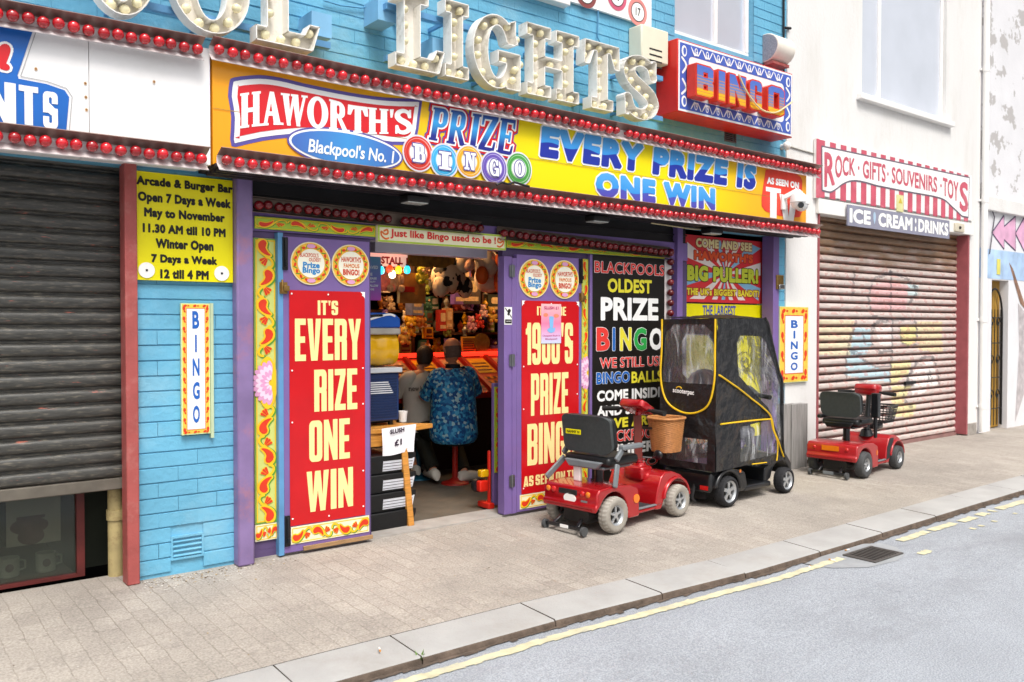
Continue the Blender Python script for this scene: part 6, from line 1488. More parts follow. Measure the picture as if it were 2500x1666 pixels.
gx0, gx1 = wx(1908, 1060, -.1), wx(1962, 1060, -.06); gz1 = wz(1940, 985, -.1)
gp = thing('grey_boarding', 'weathered grey timber post boarding at the foot of the white pier', 'post', ((gx0+gx1)/2, -.08, 0)); b = MB(); n = 3
for i in range(n):
    a = gx0+(gx1-gx0)*i/n; b.box(a+.003, a+(gx1-gx0)/n-.003, -.11-.01*(i % 2), -.015, -.004, gz1-.006*i)
b.build('board', mk('grey_timber', '8e8b88', .8, .25, 4, stretch=(22, 4, 1.2), bump=.3), gp, bevel=.003)
# ================================================================== mobility scooters
SRED = mk('metallic_red', 'ab141c', .25, .08, 3, metal=.3, coat=.8)
SRED2 = mk('bright_red_plastic', 'a01a20', .32, .06, 3, coat=.5)
SBLK = mk('scooter_black', '17181b', .3, .1, 6, coat=.3)
SEATG = mk('seat_shell_grey', '3c4142', .55, .12, 40, bump=.1, bscale=200)
SEATB = mk('seat_vinyl_black', '17181a', .4, .15, 20, bump=.1)
ARMG = mk('arm_grey', '71767a', .4, .08, 9)
TYREG = mk('grey_tyre', '958f86', .85, .12, 18, bump=.3, bscale=90, dirt='8a8073', dscale=6)
TYREB = mk('black_tyre', '232326', .8, .15, 30, bump=.3, bscale=90)
TYRED = mk('dusty_tyre', '4a4b4c', .85, .2, 12, bump=.3)
RIMS = mk('silver_rim', 'b9bcbf', .3, .08, 9, metal=.7)
AMBER = mk('amber_lens', 'e0781a', .2, .08, 20, coat=.5); REDLENS = mk('red_lens', 'c21a1a', .2, .08, 20, coat=.5)
MATF = mk('foot_mat', '2b2d30', .8, .2, 60, bump=.3)
SIDE = lambda u, v, n: Vector((u, n, v))        # x, z profile pushed along y
def wheel(parent, x, y, r, wd, tyre, spokes, rimr=.56, flat=False):
    o = bpy.data.objects.new('wheel', None); C.objects.link(o); o.parent = parent; o.location = (x, y, r); o.empty_display_size = .05
    b = MB(); h = wd/2; n = 48
    prof = [(r*rimr, -h*.78), (r*.8, -h*.98), (r*.93, -h*.86), (r*.985, -h*.5), (r, 0), (r*.985, h*.5), (r*.93, h*.86), (r*.8, h*.98), (r*rimr, h*.78)]
    b.lathe(prof, (0, 0, 0), 'y', n, 0, True, False)
    for k in range(26):
        a = 2*math.pi*k/26; rot = Matrix.Rotation(a, 3, 'Y')
        for s in (-1, 1):
            p = [rot @ Vector((q[0], q[1]*s, q[2])) for q in ((-.006, h*.12, r*1.0), (.008, h*.12, r*1.0), (.014, h*.8, r*.95), (.0, h*.8, r*.95), (-.006, h*.12, r*1.018), (.008, h*.12, r*1.018), (.014, h*.8, r*.968), (.0, h*.8, r*.968))]
            b.add(p, [(4, 5, 6, 7), (0, 1, 5, 4), (1, 2, 6, 5), (2, 3, 7, 6), (3, 0, 4, 7)], 1)
    b.build('tyre', [tyre, tyre if tyre is not TYREG else mk('grey_tread', 'aaa59c', .85, .15, 18, bump=.3)], o, local=True, ang=50)
    b = MB(); rr2 = r*rimr
    for s in (-1, 1):
        b.lathe([(rr2*1.02, s*h*.8), (rr2*.98, s*h*.72), (rr2*.84, s*h*.5), (rr2*.82, s*h*.1)], (0, 0, 0), 'y', 32, 0, True, False)
        b.lathe([(0, s*h*.62), (rr2*.3, s*h*.6), (rr2*.34, s*h*.2)], (0, 0, 0), 'y', 20, 0, True, False)
        for k in range(spokes):
            a = 2*math.pi*k/spokes+.3; ca, sa = math.cos(a), math.sin(a); w1, w2 = (.2, .26) if not flat else (.2, .42)
            q = []
            for rad, ww in ((.28, w1), (.9, w2)):
                for t_ in (-1, 1): q.append(Vector((ca*rad*rr2-sa*t_*ww*rr2/2, s*h*(.56 if rad < .5 else .52), sa*rad*rr2+ca*t_*ww*rr2/2)))
            q += [p-Vector((0, s*.012, 0)) for p in q]
            b.add(q, [(0, 1, 3, 2), (0, 4, 5, 1), (2, 3, 7, 6), (0, 2, 6, 4), (1, 5, 7, 3)], 0)
    b.lathe([(rr2*.98, -.004), (0, -.004)], (0, 0, 0), 'y', 24, 1, False, False); b.lathe([(rr2*.98, .004), (0, .004)], (0, 0, 0), 'y', 24, 1, False, False)
    b.build('rim', [RIMS, mk('hub_dark', '3a3633', .6, .2)], o, local=True)
    return o
def arc(cx, cz_, r, a0, a1, n=10): return [(cx+r*math.cos(R(a0+(a1-a0)*i/n)), cz_+r*math.sin(R(a0+(a1-a0)*i/n))) for i in range(n+1)]
def side_loft(b, prof_fn, xs, m=0):
    b.loft([prof_fn(x) for x in xs], m)
def rbox(b, ce, sx, sy, sz, m=0, e=.3, n=7, rot=None):
    """soft rounded block (superellipsoid)"""
    ce = Vector(ce); rings = []; sg = lambda v, p: math.copysign(abs(v)**p, v)
    for i in range(1, n*2):
        t = -math.pi/2+math.pi*i/(n*2); ring = []
        for j in range(n*4):
            a = 2*math.pi*j/(n*4); p = Vector((sg(math.cos(t), e)*sg(math.cos(a), e)*sx, sg(math.cos(t), e)*sg(math.sin(a), e)*sy, sg(math.sin(t), e)*sz))
            if rot: p = rot @ p
            ring.append(ce+p)
        rings.append(ring)
    b.loft(rings, m)
def seat(o, x, z0, z1, hw, shell, cush, arm, armrest_up=True, arms_down=True):
    tilt = Matrix.Rotation(R(-8), 3, 'Y')
    zc = (z0+z1)/2; hh = (z1-z0)/2
    pts = rr(-hw, -hh, hw, hh, .07, .05)
    pts = [(u, v+(.05*(1-(u/hw)**2) if v < -hh*.4 else 0)*0-(.0 if v > 0 else .02*math.cos(u/hw*1.5))) for u, v in pts]
    fr_ = lambda u, v, n: Vector((x-.02, 0, zc)) + tilt @ Vector((n-.05*(1-(u/hw)**2)+.03, u, v))
    b = MB(); b.prism(pts, fr_, -.012, .012, 0, True); bk = b.build('backrest', shell, o, local=True, bevel=.008)
    b = MB(); pts2 = rr(-hw+.005, -hh+.0, hw-.005, hh-.008, .07, .05); b.prism(pts2, fr_, .013, .075, 0, True); b.build('back_cushion', cush, bk, local=True, bevel=.025, seg=3)
    b = MB(); b.box(x-.01, x+.36, -hw+.02, hw-.02, z0-.1, z0-.025); b.build('seat_cushion', cush, o, local=True, bevel=.03, seg=3)
    b = MB(); b.prism([(-hw*.75, z0-.06), (hw*.75, z0-.06), (hw*.55, z0-.115), (-hw*.55, z0-.115)], lambda u, v, n: Vector((n, u, v)), x-.055, x-.012, 0); b.box(x, x+.32, -hw*.7, hw*.7, z0-.125, z0-.101); b.build('seat_pan', arm, o, local=True, bevel=.01)
    b = MB(); b.tube([(x+.15, 0, .3), (x+.15, 0, z0-.125)], .035, 14); b.build('seat_post', SBLK, o, local=True)
    return bk
def scooter_base(o, body, axle, r):
    """rear shell, nose, deck and bumper; x forward from the rear axle"""
    ar = r+.035
    b = MB(); hw = .265
    prof = [(-.2, .175), (-.205, .21), (-.185, .235), (-.185, .3), (-.16, .335), (.02, .345), (.2, .325), (.3, .285), (.315, .2), (.315, .085), (.2, .08)]+arc(0, r, ar, 12, 158, 9)[0:]
    # polygon runs: tail top, down the front flank, along the sill and back over the wheel arch
    prof = [(-.2, .165), (-.205, .21), (-.187, .228), (-.187, .3), (-.16, .335), (.02, .345), (.2, .328), (.295, .29), (.312, .22), (.312, .075), (.19, .075)]+arc(0, r, ar, -12, 150, 9)
    b.prism(prof, SIDE, -hw, hw, 0, True); rear = b.build('rear_shell', body, o, local=True, bevel=.022, seg=3)
    b = MB()
    for z in (.185, .203): b.box(-.21, -.199, -hw+.04, hw-.04, z-.003, z+.003)
    b.build('bumper_rib', body, rear, local=True)
    b = MB(); b.box(-.12, .2, -.12, .12, .06, .19); b.tube([(0, -.25, r), (0, .25, r)], .02, 10); b.tube([(-.14, -.1, .12), (-.02, -.1, .12)], .045, 14); b.build('drive_unit', mk('motor_dark', '3d3b3a', .5, .2, 12, metal=.5), o, local=True)
    b = MB(); b.box(.30, axle-.19, -.245, .245, .085, .115); b.build('foot_deck', body, o, local=True, bevel=.012)
    b = MB(); b.box(.315, axle-.2, -.225, .225, .1155, .122); b.build('foot_mat', MATF, o, local=True)
    b = MB()
    for s in (-1, 1): b.box(.315, axle-.19, s*.238-.012, s*.238+.012, .116, .13)
    b.build('sill_strip', ARMG, o, local=True, bevel=.004)
    # nose
    X_ = axle; b = MB(); nose = [(X_-.27, .085), (X_-.27, .15), (X_-.24, .25), (X_-.2, .33), (X_-.15, .365), (X_-.05, .362), (X_+.06, .325), (X_+.14, .27), (X_+.185, .2), (X_+.18, .15)]+arc(X_, r, r+.03, 8, 176, 10)+[(X_-.2, .08)]
    b.prism(nose, SIDE, -.25, .25, 0, True); ns = b.build('nose_shell', body, o, local=True, bevel=.055, seg=5)
    for s in (-1, 1):                       # round mudguard lips proud of the shell
        b = MB(); A = arc(X_, r, r+.03, 5, 172, 12); Bq = arc(X_, r, r+.052, 5, 172, 12)
        pts = A+Bq[::-1]; b.prism(pts, SIDE, s*.2, s*.268, 0, True); b.build('mudguard', body, ns, local=True, bevel=.008)
    b = MB()
    for s in (-1, 1): b.bar((-.17, s*.1, .1), (-.24, s*.12, .045), .025, .02)
    b.box(-.262, -.238, -.2, .2, .036, .06); b.build('anti_tip_bar', SBLK, o, local=True, bevel=.004)
    for s in (-1, 1):
        b = MB(); b.lathe([(.0, -.012), (.034, -.012), (.034, .012), (0, .012)], (-.25, s*.19, .036), 'y', 18); b.build('anti_tip_wheel', TYRED, o, local=True, ang=50)
    return rear, ns
def lamp(parent, x, y, z, r, m, nm='lamp'):
    b = MB(); b.sph((x, y, z), r, 0, 10, (.5, 1, 1)); return b.build(nm, m, parent, local=True)
def tiller(o, bx, bz, hx, hz, col, m):
    b = MB(); b.tube([(bx, 0, bz-.04), (bx-.01, 0, bz+.02)], [.075, .05], 16); b.tube([(bx-.01, 0, bz+.02), (hx+.03, 0, hz-.04)], [.03, .026], 12); tl = b.build('tiller', m, o, local=True)
    b = MB(); d = Matrix.Rotation(R(28), 3, 'Y')
    b.tube([(hx+.0, -.13, hz-.02), (hx-.04, -.3, hz-.03)], [.013, .013], 8); b.tube([(hx+.0, .13, hz-.02), (hx-.04, .3, hz-.03)], [.013, .013], 8); b.tube([(hx, -.14, hz-.02), (hx, .14, hz-.02)], .012, 8); b.build('handlebar', DARKMETAL, tl, local=True)
    for s in (-1, 1):
        b = MB(); b.tube([(hx-.01, s*.17, hz-.022), (hx-.043, s*.31, hz-.03)], [.019, .021], 10); b.build('grip', RUBBER, tl, local=True)
    b = MB(); rbox(b, (hx+.01, 0, hz+.0), .1, .125, .035, 0, .35, 6, d); con = b.build('console', col, tl, local=True)
    b = MB(); rbox(b, (hx-.01, 0, hz+.024), .07, .105, .02, 0, .35, 5, d); b.build('control_panel', SBLK, con, local=True)
    b = MB(); p = Vector((hx-.02, .02, hz+.055)); b.tube([p-Vector((0, 0, .02)), p], .02, 10); b.build('speed_knob', ARMG, con, local=True)
    for s in (-1, 1): lamp(con, hx+.06, s*.1, hz-.035, .02, AMBER, 'indicator')
    return tl
def label_plate(parent, s, x, y0, y1, z0, z1, m, mt, name='name_plate'):
    """flat plate facing backwards (-x)"""
    b = MB(); b.box(x-.003, x, y0, y1, z0, z1); o = b.build(name, m, parent, local=True)
    if s:
        b = MB(); sh = fit(txt(s, .03), 0, (y1-y0)*.84, 0, (z1-z0)*.6); b.sheet(sh, lambda u, v, n: Vector((x-.0045, y1-(y1-y0)*.08-u, z0+(z1-z0)*.2+v))); b.build('lettering', mt, o, local=True)
    return o
# ---- nearest scooter
s1 = thing('mobility_scooter', 'dark red mobility scooter with wicker basket, nearest the camera', 'scooter', (4.44, -.59, -.0165), 'mobility scooters parked on the pavement', R(6))
AX1 = .81; WR = .133
rear, ns = scooter_base(s1, SRED, AX1, WR)
for x in (0, AX1):
    for s in (-1, 1): wheel(s1, x, s*.26, WR if x == 0 else .125, .092, TYREG, 5)
bk = seat(s1, .0, .57, .85, .245, SEATG, SEATB, ARMG)
label_plate(bk, 'NANNY N', -.066, .0, .15, .705, .742, YEL, TEXTBLACK)
for s in (-1, 1):                              # grey arm supports slanting down behind the seat
    b = MB(); b.bar((.045, s*.262, .5), (-.0, s*.275, .335) if s < 0 else (-.14, s*.285, .36), .05, .02, 0, (0, 1, 0)); b.bar((.03, s*.262, .53), (.1, s*.262, .6), .045, .025, 0, (0, 1, 0)); b.box(.08, .33, s*.265-.025, s*.265+.025, .6, .635); b.build('armrest', ARMG, s1, local=True, bevel=.008)
for y, m in ((.22, AMBER), (.165, REDLENS), (-.12, REDLENS), (-.175, AMBER)): lamp(rear, -.187, y, .292, .022, m, 'tail_lamp')
b = MB(); b.box(-.192, -.185, -.07, .11, .272, .312); b.build('lamp_panel', DARKMETAL, rear, local=True, bevel=.004)
b = MB(); b.lathe([(0, -.192), (.05, -.192), (.05, -.186), (0, -.186)], (0, .0, .245), 'x', 24); o = b.build('oval_badge', TEXTWHITE, rear, local=True); o.scale = (1, 1.2, .75); o.location.z = .245*.25
label_plate(rear, None, -.188, -.17, -.11, .232, .246, ARMG, None, 'small_label'); label_plate(s1, None, -.2625, -.05, .03, .038, .062, TEXTWHITE, None, 'bar_label')
b = MB(); b.box(-.03, .0, .04, .11, .34, .46); b.build('white_tag', TEXTWHITE, s1, local=True, bevel=.01)
for s in (-1,):
    b = MB(); b.lathe([(0, -.003), (.034, -.003), (.034, .003), (0, .003)], (.27, -.2675, .215), 'y', 20, 0); o = b.build('side_reflector', AMBER, rear, local=True)
lamp(ns, AX1+.17, -.17, .22, .035, mk('clear_lens', 'e6e2d8', .1, .05, coat=1), 'headlamp'); lamp(ns, AX1+.17, .17, .22, .035, mk('clear_lens', ''), 'headlamp')
b = MB(); rbox(b, (AX1-.17, 0, .34), .08, .1, .06, 0, .4, 6); b.build('tiller_cowl', SRED, ns, local=True)
tl = tiller(s1, AX1-.15, .4, AX1-.2, .87, SRED, SRED)
b = MB(); b.tube([(AX1-.17, 0, .45), (AX1-.185, 0, .8)], .04, 4); b.build('tiller_cover', mk('tiller_red_brown', '6a2a22', .5, .15), tl, local=True)
b = MB(); b.tube([(AX1-.15, .0, .46), (AX1-.07, -.06, .45), (AX1-.06, -.09, .47)], .008, 6); b.sph((AX1-.04, -.1, .475), .045, 0, 12, (.5, 1, .9)); b.build('mirror', SBLK, tl, local=True)
WICK = mk('wicker', 'b27a48', .6, .2, 40, bump=.2)
bx_, by_ = AX1+.13, -.06
b = MB(); NR, NS = 30, 56
for i in range(NR):
    f = i/(NR-1); z = .49+f*.265; a, c2 = .115+.03*f, .105+.03*f; ring = []
    for j in range(NS):
        t = 2*math.pi*j/NS; k = 1+.022*math.sin(t*NS/4+(math.pi if i % 2 else 0)); sq = (abs(math.cos(t))**3+abs(math.sin(t))**3)**(-1/3)*.95
        ring.append((bx_+a*sq*k*math.cos(t), by_+c2*sq*k*math.sin(t), z))
    b.tube(ring, .0058, 5, 0, closed=True)
bkt = b.build('basket', WICK, tl, local=True)
b = MB(); ring = [(bx_+.152*(abs(math.cos(t))**3+abs(math.sin(t))**3)**(-1/3)*.95*math.cos(t), by_+.142*(abs(math.cos(t))**3+abs(math.sin(t))**3)**(-1/3)*.95*math.sin(t), .762) for t in [2*math.pi*j/40 for j in range(40)]]
b.tube(ring, .011, 7, 0, closed=True); b.build('basket_rim', WICK, bkt, local=True)
b = MB(); b.sheet(cdt([(1, ell(0, 0, .108, .1, 28))]), lambda u, v, n: Vector((bx_+u, by_+v, .492)), 0); b.build('basket_base', WICK, bkt, local=True)
b = MB(); b.bar((AX1-.17, 0, .7), (AX1+.0, 0, .68), .03, .02); b.build('basket_bracket', SBLK, tl, local=True)

# ---- far scooter
s3 = thing('mobility_scooter', 'bright red mobility scooter with black wire basket by the graffiti shutter', 'scooter', (8.03, -.545, -.0155), 'mobility scooters parked on the pavement', R(5.5))
AX3 = .8
rear, ns = scooter_base(s3, SRED2, AX3, .13)
for x in (0, AX3):
    for s in (-1, 1): wheel(s3, x, s*.245, .13 if x == 0 else .122, .095, TYRED, 5, .5)
bk = seat(s3, .0, .6, .845, .215, SEATG, SEATB, SBLK)
b = MB(); b.bar((.03, -.2, .56), (.13, -.235, .56), .03, .03); b.build('armrest_bracket', SBLK, s3, local=True)
b = MB(); b.tube([(.3, -.235, .37), (.3, -.235, .6)], .02, 8); b.box(.265, .335, -.275, -.2, .58, .83); b.build('armrest', SBLK, s3, local=True, bevel=.012)
b = MB(); b.box(.0, .3, .2, .25, .56, .6); b.build('armrest', SBLK, s3, local=True, bevel=.012)
label_plate(rear, None, -.19, -.08, .1, .262, .312, AMBER, None, 'rear_reflector'); label_plate(s3, None, -.2625, -.06, .05, .034, .066, ARMG, None, 'bar_label')
for y in (.18, -.16): lamp(rear, -.188, y, .285, .018, REDLENS, 'tail_lamp')
b = MB(); b.box(.262, .282, -.2685, -.264, .2, .25); b.build('side_reflector', AMBER, rear, local=True)
b = MB(); b.prism([(AX3-.26, .12), (AX3-.24, .25), (AX3-.18, .335), (AX3-.08, .335), (AX3-.13, .14)], SIDE, -.252, -.2505, 0); b.build('side_pad', MATF, ns, local=True)
tl = tiller(s3, AX3-.17, .39, AX3-.15, .83, SRED2, SBLK)
b = MB(); rbox(b, (AX3-.14, 0, .84), .09, .13, .06, 0, .5, 6); b.build('headlamp_cowl', SRED2, tl, local=True); lamp(tl, AX3-.05, -.05, .78, .022, AMBER, 'indicator')
b = MB(); bx0_, bx1_ = AX3-.03, AX3+.27
def wire(bz, ins): return [(bx0_+ins, -.16+ins, bz), (bx1_-ins, -.16+ins, bz), (bx1_-ins, .16-ins, bz), (bx0_+ins, .16-ins, bz)]
for i in range(8): b.tube(wire(.47+.026*i, .04-.005*i), .005 if i < 7 else .009, 5, 0, closed=True)
T4 = wire(.652, .005); B4 = wire(.47, .04)
for k in range(4):
    for j in range(8):
        f = j/8; b.tube([Vector(B4[k]).lerp(Vector(B4[(k+1) % 4]), f), Vector(T4[k]).lerp(Vector(T4[(k+1) % 4]), f)], .0042, 4)
for j in range(7): b.tube([Vector(B4[0]).lerp(Vector(B4[1]), j/6), Vector(B4[3]).lerp(Vector(B4[2]), j/6)], .0042, 4)
b.bar((AX3-.15, 0, .6), (bx0_+.02, 0, .6), .03, .03); b.build('wire_basket', SBLK, tl, local=True)
b = MB(); rbox(b, (AX3+.05, 0, .43), .09, .06, .035, 0, .5, 5); b.build('lamp_pod', SBLK, tl, local=True)

# ---- canopied scooter
s2 = thing('mobility_scooter', 'black mobility scooter under a black and clear rain canopy', 'scooter', (5.86, -.53, -.016), 'mobility scooters parked on the pavement', R(3))
AX2 = .9; r2 = .128
b = MB(); prof = [(-.2, .12), (-.22, .2), (-.2, .3), (.1, .31), (.3, .26), (.34, .14), (.3, .09), (.19, .09)]+arc(0, r2, r2+.04, -8, 168, 10)
b.prism(prof, SIDE, -.25, .25, 0, True); rear = b.build('rear_shell', SBLK, s2, local=True, bevel=.03, seg=3)
for s in (-1, 1):
    b = MB(); A = arc(0, r2, r2+.035, 0, 165, 12); Bq = arc(0, r2, r2+.07, 0, 165, 12); b.prism(A+Bq[::-1], SIDE, s*.2, s*.285, 0, True); b.build('mudguard', SBLK, rear, local=True, bevel=.012)
b = MB(); b.box(.28, AX2-.2, -.25, .25, .085, .13); b.build('foot_deck', SBLK, s2, local=True, bevel=.015)
b = MB(); b.prism([(AX2-.27, .09), (AX2-.26, .24), (AX2-.1, .36), (AX2+.1, .34), (AX2+.19, .25), (AX2+.18, .14)]+arc(AX2, r2, r2+.03, 8, 172, 10), SIDE, -.22, .22, 0, True); ns = b.build('nose_shell', SBLK, s2, local=True, bevel=.05, seg=4)
b = MB()
b.box(-.12, .15, -.13, .13, .05, .2); b.tube([(-.2, -.08, .2), (-.24, -.08, .08), (-.2, -.08, .04)], .015, 6); b.build('drive_unit', DARKMETAL, s2, local=True)
for x in (0, AX2):
    for s in (-1, 1): wheel(s2, x, s*.255, r2 if x == 0 else .115, .1, TYREB, 5, .72, True)
label_plate(rear, None, -.222, -.23, -.15, .155, .19, REDLENS, None, 'rear_reflector'); label_plate(rear, None, -.222, .15, .23, .155, .19, REDLENS, None, 'rear_reflector')
b = MB(); b.box(.2, .225, -.2515, -.249, .26, .285); b.build('side_reflector', AMBER, rear, local=True)
SEATL = mk('seat_grey_fabric', '83808a', .8, .12, 30)
b = MB(); pts = [(-.21, .62), (.21, .62), (.21, .92)]+arc(0, .95, .2, 0, 180, 10)[1:-1]+[(-.21, .92)]
b.prism(pts, lambda u, v, n: Vector((n+.06-(v-.62)*.12, u, v)), 0, .09, 0, True); b.build('seat_back', SEATL, s2, local=True, bevel=.03, seg=3)
b = MB(); b.box(.06, .5, -.22, .22, .54, .63); b.tube([(.28, 0, .3), (.28, 0, .54)], .04, 12); b.build('seat_cushion', SEATL, s2, local=True, bevel=.03, seg=3)
tl = tiller(s2, AX2-.16, .4, AX2-.28, .92, SBLK, SBLK)
# canopy
FAB = mk('canopy_fabric', '17181b', .33, .2, 6, bump=1., bscale=6, spec=.6)
for _n in FAB.node_tree.nodes:
    if _n.type == 'BUMP': _n.inputs['Distance'].default_value = .06
def vinyl():
    m = mk('clear_vinyl', 'e8ecf0', .12, .05, 3, spec=.8); t = m.node_tree; N = t.nodes; L = t.links; bs = N['Principled BSDF']; out = N['Material Output']
    nz = N.new('ShaderNodeTexNoise'); nz.inputs['Scale'].default_value = 4.5; nz.inputs['Detail'].default_value = 3; nz.inputs['Distortion'].default_value = 1.2; tc = N.new('ShaderNodeTexCoord')
    mp = N.new('ShaderNodeMapping'); mp.inputs['Scale'].default_value = (1, 1, .5); L.new(tc.outputs['Object'], mp.inputs[0]); L.new(mp.outputs[0], nz.inputs['Vector'])
    bp = N.new('ShaderNodeBump'); bp.inputs['Strength'].default_value = .7; bp.inputs['Distance'].default_value = .04; L.new(nz.outputs[0], bp.inputs['Height'])
    gl = N.new('ShaderNodeBsdfGlossy'); gl.inputs['Roughness'].default_value = .12; gl.inputs['Color'].default_value = (.95, .97, 1, 1); L.new(bp.outputs[0], gl.inputs['Normal'])
    tr = N.new('ShaderNodeBsdfTransparent'); tr.inputs[0].default_value = (.94, .95, .96, 1)
    fn = N.new('ShaderNodeFresnel'); fn.inputs[0].default_value = 1.6; L.new(bp.outputs[0], fn.inputs['Normal'])
    ad = N.new('ShaderNodeMath'); ad.operation = 'MULTIPLY_ADD'; ad.inputs[1].default_value = .75; ad.inputs[2].default_value = .02; ad.use_clamp = True; L.new(fn.outputs[0], ad.inputs[0])
    mx = N.new('ShaderNodeMixShader'); L.new(ad.outputs[0], mx.inputs[0]); L.new(tr.outputs[0], mx.inputs[1]); L.new(gl.outputs[0], mx.inputs[2])
    df = N.new('ShaderNodeBsdfDiffuse'); df.inputs[0].default_value = (.8, .82, .85, 1); m2 = N.new('ShaderNodeMixShader'); sn_ = N.new('ShaderNodeTexNoise'); sn_.inputs['Scale'].default_value = 5; sn_.inputs['Detail'].default_value = 2; sn_.inputs['Distortion'].default_value = 1.5; mp2 = N.new('ShaderNodeMapping'); mp2.inputs['Scale'].default_value = (2.6, 2.6, .55); mp2.inputs['Rotation'].default_value = (0, .35, 0); L.new(tc.outputs['Object'], mp2.inputs[0]); L.new(mp2.outputs[0], sn_.inputs['Vector']); sr_ = N.new('ShaderNodeMapRange'); sr_.inputs['From Min'].default_value = .54; sr_.inputs['From Max'].default_value = .74; sr_.inputs['To Min'].default_value = .04; sr_.inputs['To Max'].default_value = .4; L.new(sn_.outputs[0], sr_.inputs[0]); L.new(sr_.outputs[0], m2.inputs[0]); L.new(mx.outputs[0], m2.inputs[1]); L.new(df.outputs[0], m2.inputs[2]); L.new(m2.outputs[0], out.inputs[0])  # white diffuse streaks: scratches with their glare put into the colour
    return m
VIN = vinyl(); PIPE = mk('yellow_piping', 'e3b81c', .5, .08, 20)
can = bpy.data.objects.new('canopy', None); C.objects.link(can); can.parent = s2; can.empty_display_size = .2; can.rotation_euler = (0, 0, R(4)); can.location = (-.03, -.02, .02)
def crease(p, a=.012):
    n1 = noise.noise(p*3.1+Vector((3, 1, 7))); n2 = noise.noise(p*8+Vector((1, 9, 2)))
    return a*(n1+.5*n2)
def cloth(sh, fr_, name, mat, n=0., amp=.012, parent=None, sub=3, thick=.0):
    """2d sheet cut fine, wrinkled along its normal"""
    V, F = sh; bm = bmesh.new(); vs = [bm.verts.new((u, v, 0)) for u, v in V]
    for f in F:
        try: bm.faces.new([vs[i] for i in f])
        except ValueError: pass
    for _ in range(sub):
        ed = [e for e in bm.edges if e.calc_length() > .05]
        if ed: bmesh.ops.subdivide_edges(bm, edges=ed, cuts=1, use_grid_fill=True)
        bmesh.ops.triangulate(bm, faces=bm.faces)
    b = MB(); idx = {v: i for i, v in enumerate(bm.verts)}
    vv = []
    for v in bm.verts:
        p = fr_(v.co.x, v.co.y, n); vv.append(fr_(v.co.x, v.co.y, n+crease(p, amp)))
    b.add(vv, [[idx[q] for q in f.verts] for f in bm.faces], 0, True); bm.free()
    return b.build(name, mat, parent or can, local=True, ang=60)
# outline of a side in x, z (rear axle = 0); the nearer side faces -y
SO = [(-.215, .3), (-.225, .8), (-.215, 1.2), (-.2, 1.56), (.6, 1.57), (.66, 1.5), (.74, 1.3), (.86, 1.08), (.93, .98), (.94, .6), (.955, .4), (.99, .27), (.7, .255), (.3, .3)]
WIN1 = [(.12, 1.36), (.18, 1.42), (.53, 1.41), (.61, 1.36), (.71, 1.22), (.82, 1.06), (.885, .95), (.895, .6), (.9, .44), (.87, .47), (.79, .58), (.745, .66), (.66, .77), (.46, .89), (.27, 1.0), (.13, 1.08)]
WIN2 = [(.17, .335), (.17, .64), (.74, .66), (.76, .56), (.85, .42), (.86, .335)]
for s in (-1, 1):
    fs_ = lambda u, v, n, s=s: Vector((u, s*(.275-.03*max(0, (v-1.3))-.06*max(0, u-.75)+n), v))
    cloth(cdt([(1, SO), (-1, WIN1), (-1, WIN2)]), fs_, 'side_panel', FAB)
    cloth(cdt([(1, inset(ccw(WIN1), -.012))]), fs_, 'side_window', VIN, -.004, .012, sub=3); cloth(cdt([(1, inset(ccw(WIN2), -.012))]), fs_, 'side_window', VIN, -.004, .012, sub=3)
    def pipe(P, r=.0075, s=s): 
        b = MB(); b.tube([fs_(u, v, .012+crease(fs_(u, v, 0), .012)) for u, v in spline(P, 5)], r, 7); b.build('yellow_piping', PIPE, can, local=True)
    pipe([(-.2, 1.1), (.1, .98), (.4, .85), (.62, .74), (.7, .66), (.74, .55), (.84, .43), (.95, .3)]); pipe([(-.15, .69), (.2, .685), (.5, .675), (.68, .668)]); pipe([(.68, .668), (.71, .58), (.79, .46), (.815, .36), (.8, .28)], .006); pipe([(.36, .3), (.62, .285)], .005)
fb = lambda u, v, n: Vector((-.215-.012*math.sin(v*3)-n, u, v))
BO = [(-.275, .3), (-.275, 1.3), (-.262, 1.56), (.262, 1.56), (.275, 1.3), (.275, .3)]
BW = [(-.25, 1.02), (-.25, 1.3), (-.235, 1.45), (-.15, 1.515), (.15, 1.515), (.235, 1.45), (.25, 1.3), (.25, 1.02)]
BW2 = [(-.2, .36), (-.2, .56), (.2, .56), (.2, .36)]
cloth(cdt([(1, BO), (-1, BW), (-1, BW2)]), fb, 'rear_panel', FAB); cloth(cdt([(1, inset(ccw(BW), -.012))]), fb, 'rear_window', VIN, -.004, .012); cloth(cdt([(1, inset(ccw(BW2), -.012))]), fb, 'rear_window', VIN, -.004)
b = MB(); b.tube([fb(u, v, .012) for u, v in spline([(.262, 1.56), (.262, 1.3), (.265, 1.05), (.2, .86), (.05, .775), (-.1, .78), (-.215, .86), (-.262, 1.05), (-.262, 1.3), (-.262, 1.56)], 6)], .0085, 7); b.build('yellow_piping', PIPE, can, local=True)
b = MB(); b.sheet(fit(txt('scooterpac', .03), .0, .21, 0, .045), lambda u, v, n: fb(.135-u, .925+v-.06*u, .016)); b.build('lettering', TEXTWHITE, can, local=True)
b = MB(); b.tube([fb(.075+.028*math.cos(R(a)), .965+.022*math.sin(R(a)), .016) for a in range(20, 161, 20)], .0045, 6); b.build('logo_arc', PIPE, can, local=True)
ro = MB(); vs = []; nx, ny = 14, 8
for i in range(nx+1):
    for j in range(ny+1):
        x = -.215+.83*i/nx; y = -.266+.532*j/ny; p = Vector((x, y, 1.565+.035*math.cos(y/.266*1.4)*math.sin(math.pi*i/nx)**.4)); p.z += crease(p*1.5, .012); vs.append(p)
